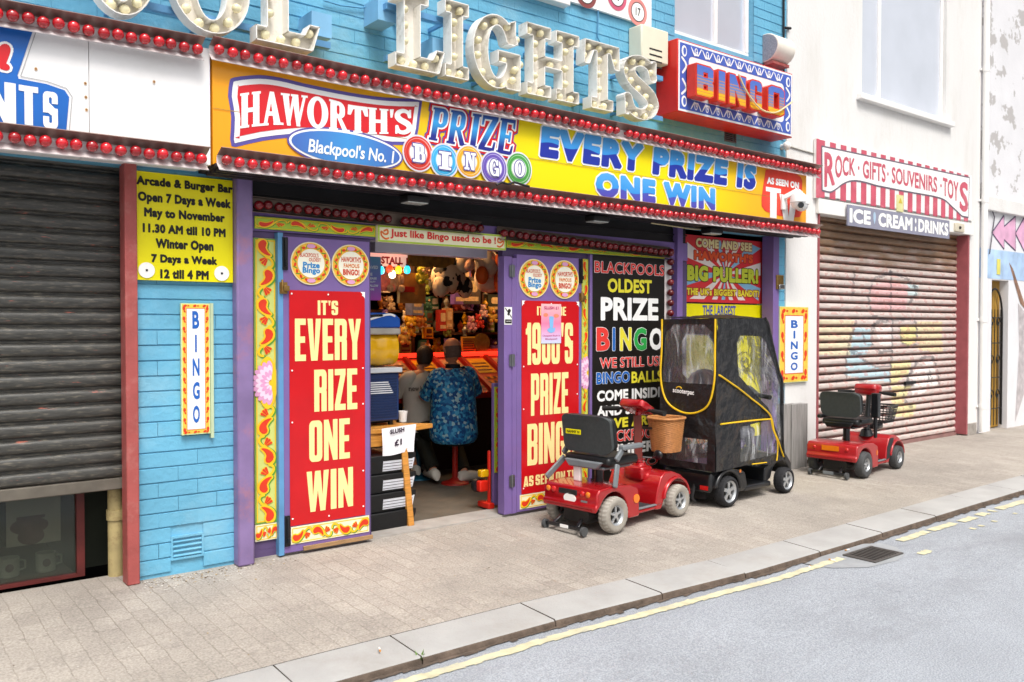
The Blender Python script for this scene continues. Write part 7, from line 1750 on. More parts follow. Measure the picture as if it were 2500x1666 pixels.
ro.add(vs, [(i*(ny+1)+j, (i+1)*(ny+1)+j, (i+1)*(ny+1)+j+1, i*(ny+1)+j+1) for i in range(nx) for j in range(ny)], 0, True); ro.build('roof_panel', FAB, can, local=True, ang=60)
fwp = [(.6, 1.57), (.66, 1.5), (.74, 1.3), (.86, 1.08), (.93, .98), (.94, .6), (.955, .4), (.99, .27)]
b = MB(); vs = []; ny = 8
for x, z in fwp:
    for j in range(ny+1):
        y = -1+2*j/ny; yy = y*(.275-.03*max(0, z-1.3)-.06*max(0, x-.75)); p = Vector((x+.03*(1-y*y), yy, z)); vs.append(p+Vector((crease(p), 0, 0)))
k = ny+1
b.add(vs, [(i*k+j, (i+1)*k+j, (i+1)*k+j+1, i*k+j+1) for i in range(len(fwp)-1) for j in range(ny)], 0, True); b.build('windscreen', VIN, can, local=True, ang=60)
for s in (-1, 1):
    b = MB(); P = [(x, s*(.277-.03*max(0, z-1.3)-.06*max(0, x-.75)), z) for x, z in spline(fwp, 4)]; b.tube(P, .014, 8)
    b.build('canopy_frame', FAB, can, local=True)
    b = MB(); b.tube([(-.2, s*.26, .3), (-.2, s*.262, 1.0), (-.19, s*.25, 1.56)], .01, 6); b.build('frame_pole', FAB, can, local=True)
# ================================================================== table, slush machine, crates
TZ = .75
t_nr = G(1017, 1036, TZ); t_fr = G(1057, 1034, TZ); t_bk = G(997, 1015, TZ)
tb = thing('wooden_table', 'orange wooden table carrying the slush machine', 'table', (3.2, .35, 0))
b = MB(); y0 = .2; x1 = wx(1012, 1036, y0)
top = [(2.93, y0), (x1, y0), (t_fr[0], t_fr[1]), (t_fr[0]-.25, t_fr[1]+.28), (2.95, t_fr[1]+.28)]
b.prism(top, lambda u, v, n: Vector((u, v, TZ-n)), 0, .035); b.build('table_top', WOOD, tb, bevel=.004)
b = MB(); b.box(2.95, x1-.02, y0+.012, y0+.04, TZ-.13, TZ-.036); b.build('apron', WOOD, tb, bevel=.003)
g0 = G(1003, 1287, 0); zt_ = TZ-.036; gt_ = (wx(975, 1060, .2), .215)
b = MB(); b.bar((g0[0], g0[1], 0), (gt_[0], gt_[1]-.06, zt_-.02), .05, .03, 0, (0, 1, 0)); b.build('leg', WOOD, tb, bevel=.003)
for x, y in ((2.98, .95), (3.62, .9), (2.98, .26)):
    b = MB(); b.box(x-.025, x+.025, y-.025, y+.025, .002, zt_); b.build('leg', WOOD, tb)
ssx = [(930, 1047), (1014, 1035), (1008, 1102), (933, 1114)]; Ys = .15
sg_ = thing('slush_sign', 'white paper sign reading SLUSH £1 hanging from the wooden table', 'sign', (*[wx(970, 1080, Ys)], Ys, wz(970, 1110, Ys)))
q = [W(*p, Ys) for p in ssx]; b = MB(); n = 8; vs = []
for i in range(n+1):
    for j in range(n+1):
        u, v = i/n, j/n; X_ = (q[0][0]*(1-u)+q[1][0]*u)*(1-v)+(q[3][0]*(1-u)+q[2][0]*u)*v; Z_ = (q[0][1]*(1-u)+q[1][1]*u)*(1-v)+(q[3][1]*(1-u)+q[2][1]*u)*v
        vs.append((X_, Ys-.012-.006*math.sin(u*9+v*4)*v, Z_-.004*math.sin(u*7)*v))
b.add(vs, [(i*(n+1)+j, (i+1)*(n+1)+j, (i+1)*(n+1)+j+1, i*(n+1)+j+1) for i in range(n) for j in range(n)], 0, True); pp_ = b.build('paper', mk('sign_paper', 'e8e6ea', .6, .04, 9), sg_)
b = MB(); zz = Z2(880, 840, 3.41)
for s, xa, xb, yt, yb, x2 in (('SLUSH', 247, 366, 716, 755, 706), ('£1', 285, 345, 800, 852, 790)):
    x0, z1 = W(*zz(xa, yt), Ys-.02); x1_ = wx(*zz(xb, yt), Ys-.02); z0 = wz(*zz(xa, yb), Ys-.02); sh_ = fit(txt(s, .045), x0, x1_, z0, z1); b.sheet(xf(sh_, lambda u, v: (u, v+(u-x0)*.1)), fac(Ys-.021), 0)
b.build('lettering', mk('ink_purple', '2c1630', .6), sg_)
# slush machine
Ysl = .36; sx1 = wx(975, 950, Ysl); sx0 = 2.86; sdep = .46
sm = thing('slush_machine', 'blue slush machine with yellow drum on the wooden table', 'drink machine', ((sx0+sx1)/2, Ysl, TZ))
NAVY = mk('machine_navy', '1d3566', .4, .1, 6); zb0, zb1 = TZ+.035, wz(960, 910, Ysl)
b = MB(); b.box(sx0, sx1, Ysl, Ysl+sdep, zb0, zb1); bod = b.build('machine_body', NAVY, sm, bevel=.012)
b = MB(); nl = 15
for i in range(nl):
    z = zb0+.03+(zb1-zb0-.06)*i/nl; b.box(sx0+.03, sx1-.02, Ysl-.006, Ysl-.0005, z, z+.011)
    b.box(sx1+.0005, sx1+.006, Ysl+.03, Ysl+sdep-.03, z, z+.011)
b.build('vent_slats', mk('slat_navy', '16284f', .45), bod)
b = MB(); 
for i in range(6): b.box(sx0+.05, sx1-.1+.008*i, Ysl-.009, Ysl-.0065, zb1-.075-.016*i, zb1-.067-.016*i)
b.build('white_grille', mk('grille_white', 'c9ccd2', .4), bod)
b = MB(); b.box(sx0-.02, sx1+.006, Ysl-.04, Ysl+sdep, zb1+.001, zb1+.04); b.build('drip_tray', mk('tray_grey', 'b4b7bb', .35), sm, bevel=.006)
b = MB()
for x in (sx0+.06, sx1-.05): b.tube([(x, Ysl+.05, TZ+.001), (x, Ysl+.05, zb0)], .02, 10)
b.build('foot', BLACK, sm)
YSL = mk('slush_yellow', 'e0a812', .2, .12, 8, coat=.5); zd0, zd1 = zb1+.041, wz(960, 806, Ysl); yc = Ysl+.2
b = MB(); n = 9; rings = []
prof = [(.0, .15), (.02, .19), (.04, .195), (.4, .19)]
x_ = sx1+.03; zcn = (zd0+zd1)/2; hzz = (zd1-zd0)/2
for i in range(24):
    f = i/23; x = sx0-.02+(x_-sx0+.02)*f; k = 1-.05*(math.sin(f*math.pi*4)**2) if f < .93 else 1-.45*((f-.93)/.07)**2
    rings.append([Vector((x, yc+.2*k*(1 if abs(math.cos(a)) < .999 else 1)*math.copysign(abs(math.cos(a))**.7, math.cos(a)), zcn+hzz*k*math.copysign(abs(math.sin(a))**.7, math.sin(a)))) for a in [2*math.pi*j/28 for j in range(28)]])
b.loft(rings, 0); b.build('drum', YSL, sm)
zl_0, zl_1 = zd1-.005, wz(940, 764, Ysl)
b = MB(); b.box(sx0, sx1+.01, Ysl-.01, Ysl+.42, zl_0-.03, zl_0+.02); b.build('drum_collar', mk('collar_grey', 'a9a39a', .4, .15), sm, bevel=.01)
b = MB(); b.prism([(sx0, zl_0+.021), (sx1+.005, zl_0+.021), (sx1+.005, zl_0+.09), (sx1-.04, zl_1-.01), (sx1-.12, zl_1), (sx0, zl_1)], lambda u, v, n: Vector((u, n, v)), Ysl-.015, Ysl+.43, 0); lid = b.build('lid', mk('lid_blue', '1f56b0', .25, .06, 5, coat=.4), sm, bevel=.012)
b = MB(); f_ = fac(Ysl-.0155)
b.sheet(cdt(ribbon(spline([(sx0+.02, zl_0+.05), (sx0+.15, zl_0+.06), (sx1-.12, zl_0+.12), (sx1-.05, zl_1-.025)], 4), .016)), f_, .002, 0); b.sheet(cdt(ribbon(spline([(sx0+.02, zl_0+.085), (sx0+.14, zl_0+.1), (sx1-.16, zl_1-.02)], 4), .02)), f_, .002, 1); b.build('printed_swirl', [TEXTWHITE, TEXTBLACK], lid)
cpp = MB(); X0, Z0 = wx(983, 1010, .5), TZ; cpp.lathe([(.03, 0), (.04, .085), (.037, .085), (.028, .004)], (X0, .5, TZ+.001), 'z', 18); tag(cpp.build('paper_cup', TEXTWHITE), 'white paper cup on the wooden table behind the slush machine', 'cup')
# crates
c0 = Vector((2.92, .15, 0)); CWD = wx(1018, 1180, .15)-2.92; LB0 = wx(937, 1150, .15)-2.92; dR = Vector((1, .02, 0)).normalized(); dL = Vector((-dR.y, dR.x, 0)); CR = mk('crate_black', '111214', .5, .15, 20)
nms = ['bottom crate of the black stack under the wooden table', 'second black crate up in the stack under the table', 'third black crate up in the stack under the table', 'top black crate of the stack under the wooden table']
for k in range(4):
    hh = .138; z0 = .002+k*(hh+.002); o = thing('storage_crate', nms[k], 'crate', c0+Vector((0, 0, z0)), 'black crates stacked under the table')
    fr_ = lambda u, v, n, z0=z0: c0+dR*(u+.0)+dL*v+Vector((0, 0, z0+n))
    b = MB(); sk = .015*k
    P1 = [(.02, .02), (CWD-.03, .02), (CWD-.03, .36), (.02, .36)]; P2 = [(0, 0), (CWD, 0), (CWD, .38), (0, .38)]
    vs = [fr_(u, v, 0) for u, v in P1]+[fr_(u, v, hh-.03) for u, v in P2]+[fr_(u, v, hh) for u, v in P2]
    b.add(vs, [(3, 2, 1, 0), (8, 9, 10, 11)]+[(a, (a+1) % 4, 4+(a+1) % 4, 4+a) for a in range(4)]+[(4+a, 4+(a+1) % 4, 8+(a+1) % 4, 8+a) for a in range(4)]); bb_ = b.build('crate_body', CR, o, bevel=.006)
    if k:
        b = MB(); qv = lambda u, v: c0+dR*u+Vector((0, 0, z0+v))+dL*(.02-.02*v/hh)-dL*.004
        b.add([qv(LB0, .02), qv(CWD-.025, .02), qv(CWD-.012, .105), qv(LB0, .105)], [(0, 1, 2, 3)]); lb2 = b.build('paper_label', mk('label_paper', 'd6d8e0', .6, .08, 20), o)
        b = MB()
        for j in range(4): b.add([qv(LB0, .03+.022*j)-dL*.002, qv(CWD-.03, .03+.022*j)-dL*.002, qv(CWD-.03, .034+.022*j)-dL*.002, qv(LB0, .034+.022*j)-dL*.002], [(0, 1, 2, 3)])
        b.build('ruled_lines', TEXTBLACK, lb2)
# folded panel and red trolley by the right jamb
fpx0, fpx1 = wx(1205, 1100, .27), wx(1231, 1100, .27); fz1_ = wz(1207, 936, .27)
fp = thing('folded_panel', 'purple folded panel with scrollwork inside the right door jamb', 'panel', ((fpx0+fpx1)/2, .28, 0)); b = MB(); b.box(fpx0, fpx1, .27, .3, .03, fz1_); b.build('board', PURPLE, fp, bevel=.004)
scroll_panel(fp, fpx0+.008, fpx0+.055, .3, fz1_-.03, .262, 7, True)
rt_ = thing('red_trolley', 'small red trolley with black wheel beside the folded panel', 'trolley', (fpx0-.02, .3, 0)); RP = mk('trolley_red', 'cf2416', .35, .08)
b = MB(); b.box(fpx0-.03, fpx0-.008, .29, .32, .02, .48); b.box(fpx0-.07, fpx0-.01, .24, .4, .012, .06); b.build('frame', RP, rt_, bevel=.008)
b = MB(); b.lathe([(0, -.02), (.055, -.02), (.055, .02), (0, .02)], (fpx0-.11, .34, .2), 'y', 20); b.build('wheel', BLACK, rt_); b = MB(); rbox(b, (fpx0-.09, .3, .2), .045, .03, .045); b.build('wheel_guard', RP, rt_); b = MB(); rbox(b, (fpx0-.075, .31, .3), .04, .03, .03); b.build('handle', YSL, rt_)

# ================================================================== bingo counter
CRED = mk('counter_red', '9c2018', .35, .12, 6); CDK = mk('counter_dark', '2a1712', .6, .3, 6)
CX0, CX1, CYF, CYB, CZF, CZB = 4.05, 7.3, 2.0, 2.62, .8, 1.14
ct = thing('bingo_counter', 'red bingo counter with sloping game desks and glowing red rail', 'counter', ((CX0+CX1)/2, CYF, 0))
b = MB(); b.prism([(CYF+.12, 0), (CYB+.2, 0), (CYB+.2, CZB-.005), (CYF+.02, CZF-.005)], lambda u, v, n: Vector((n, u, v)), CX0, CX1); b.build('counter_base', CDK, ct)
sl_ = lambda x, t, n=0: Vector((x, CYF+(CYB-CYF)*t-n*.48, CZF+(CZB-CZF)*t+n*.88))
b = MB(); b.add([sl_(CX0, 0, .0), sl_(CX1, 0, .0), sl_(CX1, 1, .0), sl_(CX0, 1, .0)], [(0, 1, 2, 3)]); b.box(CX0, CX1, CYF-.03, CYF+.02, CZF-.06, CZF-.002); b.build('desk_slope', CRED, ct)
PNL = [mk('desk_yellow', 'c99a1c', .35, .2, 14), mk('desk_print', 'a98a6a', .4, .35, 22), mk('desk_orange', 'b8481a', .35, .25, 18)]
npl = 9; pw = (CX1-CX0)/npl
for i in range(npl):
    xa, xb = CX0+pw*i+.05, CX0+pw*(i+1)-.05
    b = MB(); b.add([sl_(xa, .52, .006), sl_(xb, .52, .006), sl_(xb, .95, .006), sl_(xa, .95, .006)], [(0, 1, 2, 3)], i % 2)
    b.add([sl_(xa, .06, .006), sl_(xb, .06, .006), sl_(xb, .46, .006), sl_(xa, .46, .006)], [(0, 1, 2, 3)], 2)
    ops = 4
    for r_ in range(3):
        for k in range(6):
            xx = xa+(xb-xa)*(k+.5)/6; p = sl_(xx, .12+.12*r_, .012); b.add([p+Vector((-.018, -.02, -.01)), p+Vector((.018, -.02, -.01)), p+Vector((.018, .02, .01)), p+Vector((-.018, .02, .01))], [(0, 1, 2, 3)], 3+(k+r_) % 2)
    for r_ in range(3):
        p0, p1 = sl_(xa+.03, .6+.1*r_, .008), sl_(xb-.03, .6+.1*r_, .008); d = Vector((0, .012, .007)); b.add([p0-d, p1-d, p1+d, p0+d], [(0, 1, 2, 3)], 4)
    o = b.build('game_desk', [PNL[0], PNL[1], PNL[2], mk('btn_amber', 'd88a1c', .3, .1), mk('btn_dark', '4a1c10', .4, .1)], ct)
    b = MB(); b.bar(sl_(CX0+pw*i, 0, .02), sl_(CX0+pw*i, 1, .02), .05, .04); b.build('divider', CRED, ct)
TUBE = mk('red_glow_tube', 'ff2a18', .3, 0, emit=1.6)
b = MB(); b.tube([(CX0, CYB+.01, CZB+.04), (CX1, CYB+.01, CZB+.04)], .026, 10); b.build('glowing_rail', TUBE, ct)
# ================================================================== signs and lamps in the arcade
zi = Z2(880, 560, 5.226)
def ipanel(name, label, cat, x0, y0, x1, y1, Y, mat, th=.015):
    a = W(*zi(x0, y1), Y); e = W(*zi(x1, y0), Y); o = thing(name, label, cat, ((a[0]+e[0])/2, Y, a[1])); b = MB(); b.box(a[0], e[0], Y, Y+th, a[1], e[1]); b.build('panel', mat, o); return o, a, e
o, a, e = ipanel('stall_sign', 'lit white sign reading STALL 1 above the arcade counter', 'sign', -60, 300, 600, 455, 1.9, mk('stall_panel', 'f0c8b8', .4, .1, 5, emit=.3))
b = MB(); x0, z1 = W(*zi(262, 345), 1.9); x1_ = wx(*zi(600, 345), 1.9); z0 = wz(*zi(262, 440), 1.9); b.sheet(fit(txt('STALL 1', .05), x0, x1_, z0, z1), fac(1.9), .002); b.build('lettering', mk('stall_red', 'a01818', .4), o)
b = MB(); b.tube([(a[0], 1.885, e[1]), (e[0]-.02, 1.885, e[1]-.005)], .011, 8); b.build('red_tube', mk('pink_glow', 'ff5a50', .3, 0, emit=.8), o)
ipanel('valance_board', 'scroll painted valance board right of the STALL 1 sign', 'board', 600, 360, 1290, 470, 2.1, mk('valance_dim', '7a5a22', .5, .5, 16))
o, a, e = ipanel('notice_banner', 'teal and purple hanging notice in the doorway', 'notice', 60, 355, 260, 905, .42, ramp_mat('notice_print', [(0, '9a3a9a'), (.4, '5a62a4'), (1, '3a9aa6')], 2, 0, .45, .5), .004)
b = MB()
for s, y0, y1, x0, x1_ in (('SAVED', 462, 505, 85, 222), ('THE', 555, 592, 85, 150), ('PLEASE', 612, 640, 85, 205), ('QUALITY', 658, 685, 85, 190), ('ALLOW', 705, 735, 118, 225), ('MORE', 755, 780, 108, 172)):
    p, z1 = W(*zi(x0, y0), .42); q_ = wx(*zi(x1_, y0), .42); b.sheet(fit(txt(s, .04), p, q_, wz(*zi(x0, y1), .42), z1), fac(.42), .002)
b.build('lettering', mk('notice_letters', 'b9c4cc', .5), o)
for k, (x, y, colr, lab, en) in enumerate([(262, 515, '3ad0ff', 'cyan lamp at the left end of the row under the STALL 1 sign', .5), (375, 500, 'ff3a1a', 'red lamp in the row under the STALL 1 sign', .5), (405, 565, 'ffe6c0', 'bright white lamp hanging lowest under the STALL 1 sign', 1.6), (487, 510, 'ffb020', 'yellow lamp in the row under the STALL 1 sign', .9), (595, 508, '2ac0f0', 'cyan lamp at the right end of the row under the STALL 1 sign', .5)]):
    X0, Z0 = W(*zi(x, y), 1.8); o = thing('coloured_lamp', lab, 'lamp', (X0, 1.8, Z0+.08), 'coloured lamps under the stall sign')
    b = MB(); b.lathe([(.0, -.05), (.026, -.04), (.034, -.012), (.026, .018), (.016, .03)], (X0, 1.8, Z0), 'z', 14); b.build('lamp_glass', mk('lamp_'+colr, colr, .3, 0, emit=1.0 if en < 1.5 else 3.5), o)
    b = MB(); b.tube([(X0, 1.8, Z0+.03), (X0, 1.8, Z0+.05)], .014, 8); b.build('lamp_cap', DARKMETAL, o)
    li = bpy.data.lights.new('lamp_light', 'POINT'); li.energy = en*.55; li.color = c(colr)[:3]; li.shadow_soft_size = .06; lo = bpy.data.objects.new('lamp_light', li); C.objects.link(lo); lo.parent = o; lo.location = (0, -.07, -.1)
for i, (x, y) in enumerate(((4.6, 2.3), (6.3, 2.3), (4.6, 3.2))):  # added lamps, out of view, to light the room
    o = thing('ceiling_lamp', ['warm ceiling lamp over the counter, hidden by the door head', 'warm ceiling lamp over the far end of the counter', 'warm ceiling lamp in front of the prize shelves'][i], 'lamp', (x, y, RZ), 'ceiling lamps in the arcade')
    b = MB(); b.lathe([(.1, 0), (.1, -.03), (.0, -.035)], (x, y, RZ-.001), 'z', 20); b.build('lamp_glass', mk('warm_glow', 'ffc070', .4, 0, emit=3), o)  # glass of the added, unseen lamp
    li = bpy.data.lights.new('lamp_light', 'POINT'); li.energy = 29; li.color = (1, .57, .25); li.shadow_soft_size = .1; lo = bpy.data.objects.new('lamp_light', li); C.objects.link(lo); lo.parent = o; lo.location = (0, 0, -.09)
# ================================================================== prizes on the shelves
YSH = 3.35
shf = thing('prize_shelves', 'dark brown prize shelves along the back of the arcade', 'shelves', (5.6, 3.5, 0)); SHM = mk('shelf_wood', '4a2c18', .5, .3, 6); SZ = [1.16, 1.42, 1.68, 1.94]
for z in SZ:
    b = MB(); b.box(4.2, 8.2, 3.1, 3.86, z-.025, z); b.build('shelf', SHM, shf)
for x in (4.2, 5.2, 6.2, 7.2):
    b = MB(); b.box(x-.02, x+.02, 3.12, 3.85, .0, 2.5); b.build('upright', SHM, shf)
def pmat(h): return mk('prize_'+h, h, .75, .25, 25, bump=.2)
def teddy(label, x, y, z, s, h, h2=None, grp='plush prizes in the arcade'):
    o = thing('plush_toy', label, 'toy', (x, y, z), grp); b = MB()
    b.sph((x, y, z+s*.3), s*.3, 0, 8, (1, .9, 1.05)); b.sph((x, y-s*.05, z+s*.72), s*.24, 0, 8)
    for q in (-1, 1): b.sph((x+q*s*.18, y, z+s*.92), s*.085, 0, 6); b.sph((x+q*s*.28, y-s*.12, z+s*.4), s*.11, 0, 6, (1, 1, 1.5)); b.sph((x+q*s*.2, y-s*.25, z+s*.1), s*.13, 0, 6)
    b.build('plush_body', pmat(h), o); b = MB(); b.sph((x, y-s*.26, z+s*.68), s*.09, 0, 6); b.build('muzzle', pmat(h2 or 'd9b98a'), o)
    b = MB()
    for q in (-1, 1): b.sph((x+q*s*.09, y-s*.27, z+s*.79), s*.028, 0, 5)
    b.build('eyes', TEXTBLACK, o); return o
def pbox(label, x, y, z, w_, h_, d_, hx, hx2=None, rz=0):
    o = thing('prize_box', label, 'box', (x, y, z), 'boxed prizes in the arcade', rz); b = MB(); b.box(-w_/2, w_/2, -d_/2, d_/2, 0, h_); b.build('carton', pmat(hx), o, local=True, bevel=.004)
    b = MB(); b.sheet(cdt([(1, rr(-w_*.32, h_*.45, w_*.32, h_*.85, w_*.1)), (1, rect(-w_*.38, h_*.12, w_*.38, h_*.28))]), lambda u, v, n: Vector((u, -d_/2-.002, v))); b.build('printed_picture', pmat(hx2 or 'c9b48a'), o, local=True); return o
def orn(label, x, y, z, s, h, cat='ornament'):
    o = thing('ornament', label, cat, (x, y, z), 'small ornaments in the arcade'); b = MB(); b.lathe([(s*.2, 0), (s*.26, s*.08), (s*.1, s*.2), (s*.24, s*.45), (s*.3, s*.65), (s*.16, s*.88), (s*.08, s), (0, s)], (x, y, z), 'z', 12); b.build('figure', mk('glaze_'+h, h, .2, .2, 20, coat=.5), o)
    b = MB(); b.sph((x, y, z+s*1.08), s*.12, 0, 6); b.build('finial', BRASS, o); return o
COLN = {'b8782a': 'ochre', 'a83a2a': 'brick red', 'c9b090': 'beige', 'd0a01c': 'golden', 'c98a9a': 'pink', '5a3a24': 'brown', '7c8a3a': 'olive', '6a4a8a': 'violet', '2f5a4a': 'dark green', 'c4561c': 'orange', '8a8a80': 'grey', '3a4a7a': 'navy', 'd8d0c0': 'off white'}
ORD = 'first second third fourth fifth sixth seventh eighth ninth tenth eleventh twelfth thirteenth fourteenth fifteenth sixteenth'.split()
SN = ['lowest', 'second lowest', 'second highest', 'top']; pal = list(COLN)
r2_ = random.Random(21); cnt_ = {}
for si, z in enumerate(SZ):
    x = 4.32; k = 0
    while x < 7.0 and k < 16:
        h = r2_.choice(pal); kind = r2_.choice(('t', 't', 'b', 'o', 'o')); lab = lambda n: f'{COLN[h]} {n}, {ORD[k]} prize from the left on the {SN[si]} arcade shelf'
        s = r2_.uniform(.15, .22); y = 3.2+r2_.uniform(-.03, .05)
        if kind == 't': teddy(lab('plush toy'), x, y, z, s, h); x += s*.75
        elif kind == 'b': pbox(lab('box'), x, y, z, s*.7, s*1.0, .1, h, r2_.choice(pal), r2_.uniform(-.3, .3)); x += s*.85
        else: orn(lab('ornament'), x, y, z, s*.75, h); x += s*.55
        x += r2_.uniform(.01, .05); k += 1
for si in range(8):
    xs_ = 4.42+.27*si; ys_ = 2.86+.02*(si % 3)
    for k in range(6):
        h = r2_.choice(pal); z = 2.18-.165*k-r2_.uniform(0, .03); s = r2_.uniform(.12, .16); t_ = r2_.random(); lab = lambda n: f'{COLN[h]} {n}, {ORD[k]} down on the {ORD[si]} hanging string of prizes'
        if k > 3 and si > 5: continue
        if t_ < .45: teddy(lab('plush toy'), xs_, ys_, z-.14, s, h)
        elif t_ < .75: pbox(lab('box'), xs_, ys_, z-.15, s*.9, s, .06, h, r2_.choice(pal), r2_.uniform(-.4, .4))
        else: orn(lab('ornament'), xs_, ys_, z-.14, s*.85, h)
# named prizes nearer the counter
def at(x, y, Y): p = W(*zi(x, y), Y); return p[0], p[1]
for i, (x, y, s, h, lab, Y) in enumerate([(620, 1235, .2, 'd0a01c', 'golden plush toy, higher of the two above the left desks', 2.85), (620, 1370, .19, 'c9962a', 'golden plush toy, lower of the two above the left desks', 2.85), (755, 1245, .2, 'b8782a', 'ochre plush toy right of the golden pair', 2.85), (545, 1470, .2, 'b89a4a', 'straw coloured plush toy next to the slush machine', 2.8), (1670, 1190, .19, 'b8903a', 'tan teddy bear by the right end of the prize display', 2.8), (1410, 1290, .17, 'c98a9a', 'pink plush toy in the middle of the prize display', 2.8), (1505, 1260, .17, 'b82a22', 'red plush toy beside the pink one', 2.8), (1560, 1120, .15, 'd0a8a8', 'pale pink plush toy above the red one', 2.8), (290, 790, .3, 'd9776a', 'coral plush toy hanging by the teal notice', 2.3), (400, 800, .32, 'b09070', 'beige plush rabbit hanging under the white lamp', 2.3), (770, 700, .2, 'a9a42a', 'yellow green plush toy on the framed picture', 2.25)]):
    X0, Z0 = at(x, y, Y); teddy(lab, X0, Y, Z0, s, h)
for i, (x, y, w_, h_, hx, lab, Y, rz) in enumerate([(1240, 960, .16, .3, '6a4a9a', 'violet box hanging in the middle of the display', 2.8, .1), (1390, 960, .26, .32, '4a4340', 'dark grey box hanging beside the violet one', 2.8, -.05), (1030, 1300, .1, .24, 'a82a22', 'tall red box above the bald man', 2.8, 0), (1110, 1280, .1, .24, 'b0865a', 'tall tan box above the bald man', 2.8, .1), (690, 1100, .26, .2, '7a86b0', 'pale blue bag shaped box below the framed picture', 2.6, .5), (1720, 1050, .28, .2, '2a3026', 'dark box behind the tan teddy bear', 2.9, 0)]):
    X0, Z0 = at(x, y, Y); pbox(lab, X0, Y, Z0, w_, h_, .08, hx, None, rz)
o, a, e = ipanel('framed_picture', 'orange brown picture with red band leaning above the counter', 'picture', 490, 565, 830, 945, 2.3, mk('picture_print', '9a6a34', .4, .4, 9))
b = MB(); b.box(*[wx(*zi(500, 800), 2.29), wx(*zi(690, 800), 2.29)], 2.285, 2.298, wz(*zi(500, 800), 2.29), wz(*zi(500, 730), 2.29)); b.build('red_band', mk('picture_band', '9a1c14', .4, .2, 20), o)
b = MB(); p = W(*zi(482, 945), 2.28); b.tube([(p[0], 2.28, p[1]), (p[0]+.02, 2.28, p[1]+.5)], .015, 6); b.build('frame_edge', CREAM, o)
# cow and goose hanging up high
X0, Z0 = at(1140, 620, 2.2); COW = mk('cow_spots', 'c9b49a', .8, .1, 9); t = COW.node_tree; N = t.nodes; L = t.links; bs = N['Principled BSDF']; tc = N.new('ShaderNodeTexCoord'); vo = N.new('ShaderNodeTexNoise'); vo.inputs['Scale'].default_value = 11; vo.inputs['Detail'].default_value = 1; L.new(tc.outputs['Object'], vo.inputs['Vector']); gr = N.new('ShaderNodeMath'); gr.operation = 'GREATER_THAN'; gr.inputs[1].default_value = .56; L.new(vo.outputs[0], gr.inputs[0]); mx = N.new('ShaderNodeMix'); mx.data_type = 'RGBA'; mx.inputs[6].default_value = c('cdb89c'); mx.inputs[7].default_value = c('16120f'); L.new(gr.outputs[0], mx.inputs[0]); L.new(mx.outputs[2], bs.inputs['Base Color'])
o = thing('plush_cow', 'black spotted plush cow hanging at the top of the doorway', 'toy', (X0, 2.2, Z0-.15)); b = MB(); b.sph((X0-.02, 2.2, Z0), .19, 0, 14, (1.05, .8, .95)); b.sph((X0+.1, 2.12, Z0+.16), .12, 0, 12); b.sph((X0-.16, 2.15, Z0-.1), .09, 0, 10, (1, 1, 1.3)); b.sph((X0+.16, 2.15, Z0-.1), .085, 0, 10, (1, 1, 1.4)); b.build('plush_body', COW, o); b = MB(); b.sph((X0+.12, 2.02, Z0+.13), .065, 0, 10); b.build('muzzle', pmat('d9a890'), o)
b = MB(); b.sph((X0-.0, 2.15, Z0+.24), .04, 0, 8, (1.6, .6, .8)); b.sph((X0+.21, 2.15, Z0+.22), .04, 0, 8, (1.6, .6, .8)); b.build('ears', TEXTBLACK, o)
X0, Z0 = at(1610, 480, 2.1); o = thing('plush_goose', 'large white plush goose with orange beak at top right of the doorway', 'toy', (X0, 2.1, Z0-.2)); b = MB(); b.sph((X0, 2.1, Z0+.03), .14, 0, 14, (1, 1, 1.15)); b.sph((X0+.1, 2.2, Z0-.12), .16, 0, 12); b.build('plush_body', mk('goose_white', 'd8c8b4', .8, .15, 12, bump=.3), o); b = MB(); b.sph((X0-.12, 2.02, Z0-.1), .075, 0, 10, (.9, 1, 1.3)); b.build('beak', mk('goose_orange', 'd9641a', .6, .15), o); b = MB(); b.sph((X0+.13, 2.05, Z0-.04), .09, 0, 10, (.6, 1, 1.3)); b.build('wing', TEXTBLACK, o)
X0, Z0 = at(1790, 640, 2.0); b = MB(); rbox(b, (X0+.02, 2.0, Z0), .09, .08, .16, 0, .8, 8); b.sph((X0-.03, 1.95, Z0+.2), .08, 0, 10); tag(b.build('plush_toy', mk('orange_plush', 'c8561a', .8, .2, 14, bump=.2)), 'orange plush toy below the goose at the door edge', 'toy')
o, a, e = ipanel('yellow_notice', 'yellow printed notice behind the bald man', 'notice', 1290, 1370, 1475, 1555, 2.7, mk('notice_yellow', 'cf9a34', .5, .1, 9)); b = MB()
for j in range(6): b.box(a[0]+.02, e[0]-.02-.02*(j % 2), 2.693, 2.699, e[1]-.03-.028*j, e[1]-.018-.028*j)
b.build('printed_lines', mk('notice_ink', '5a3a1c', .6), o)
X0, Z0 = at(1540, 1450, 2.7); o = thing('wall_clock', 'round dark dial beside the yellow notice', 'clock', (X0, 2.7, Z0)); b = MB(); b.lathe([(.0, 0), (.1, 0), (.1, .03), (0, .03)], (X0, 2.68, Z0), 'y', 24); b.build('dial', BLACK, o); b = MB(); b.lathe([(.1, -.004), (.11, -.004), (.11, .03), (.1, .03)], (X0, 2.68, Z0), 'y', 24); b.build('rim', BRASS, o)
ipanel('red_framed_sign', 'red framed cream sign low at the right of the counter', 'sign', 1530, 1520, 1830, 1640, 2.68, mk('red_frame_print', 'a8543a', .4, .4, 14))

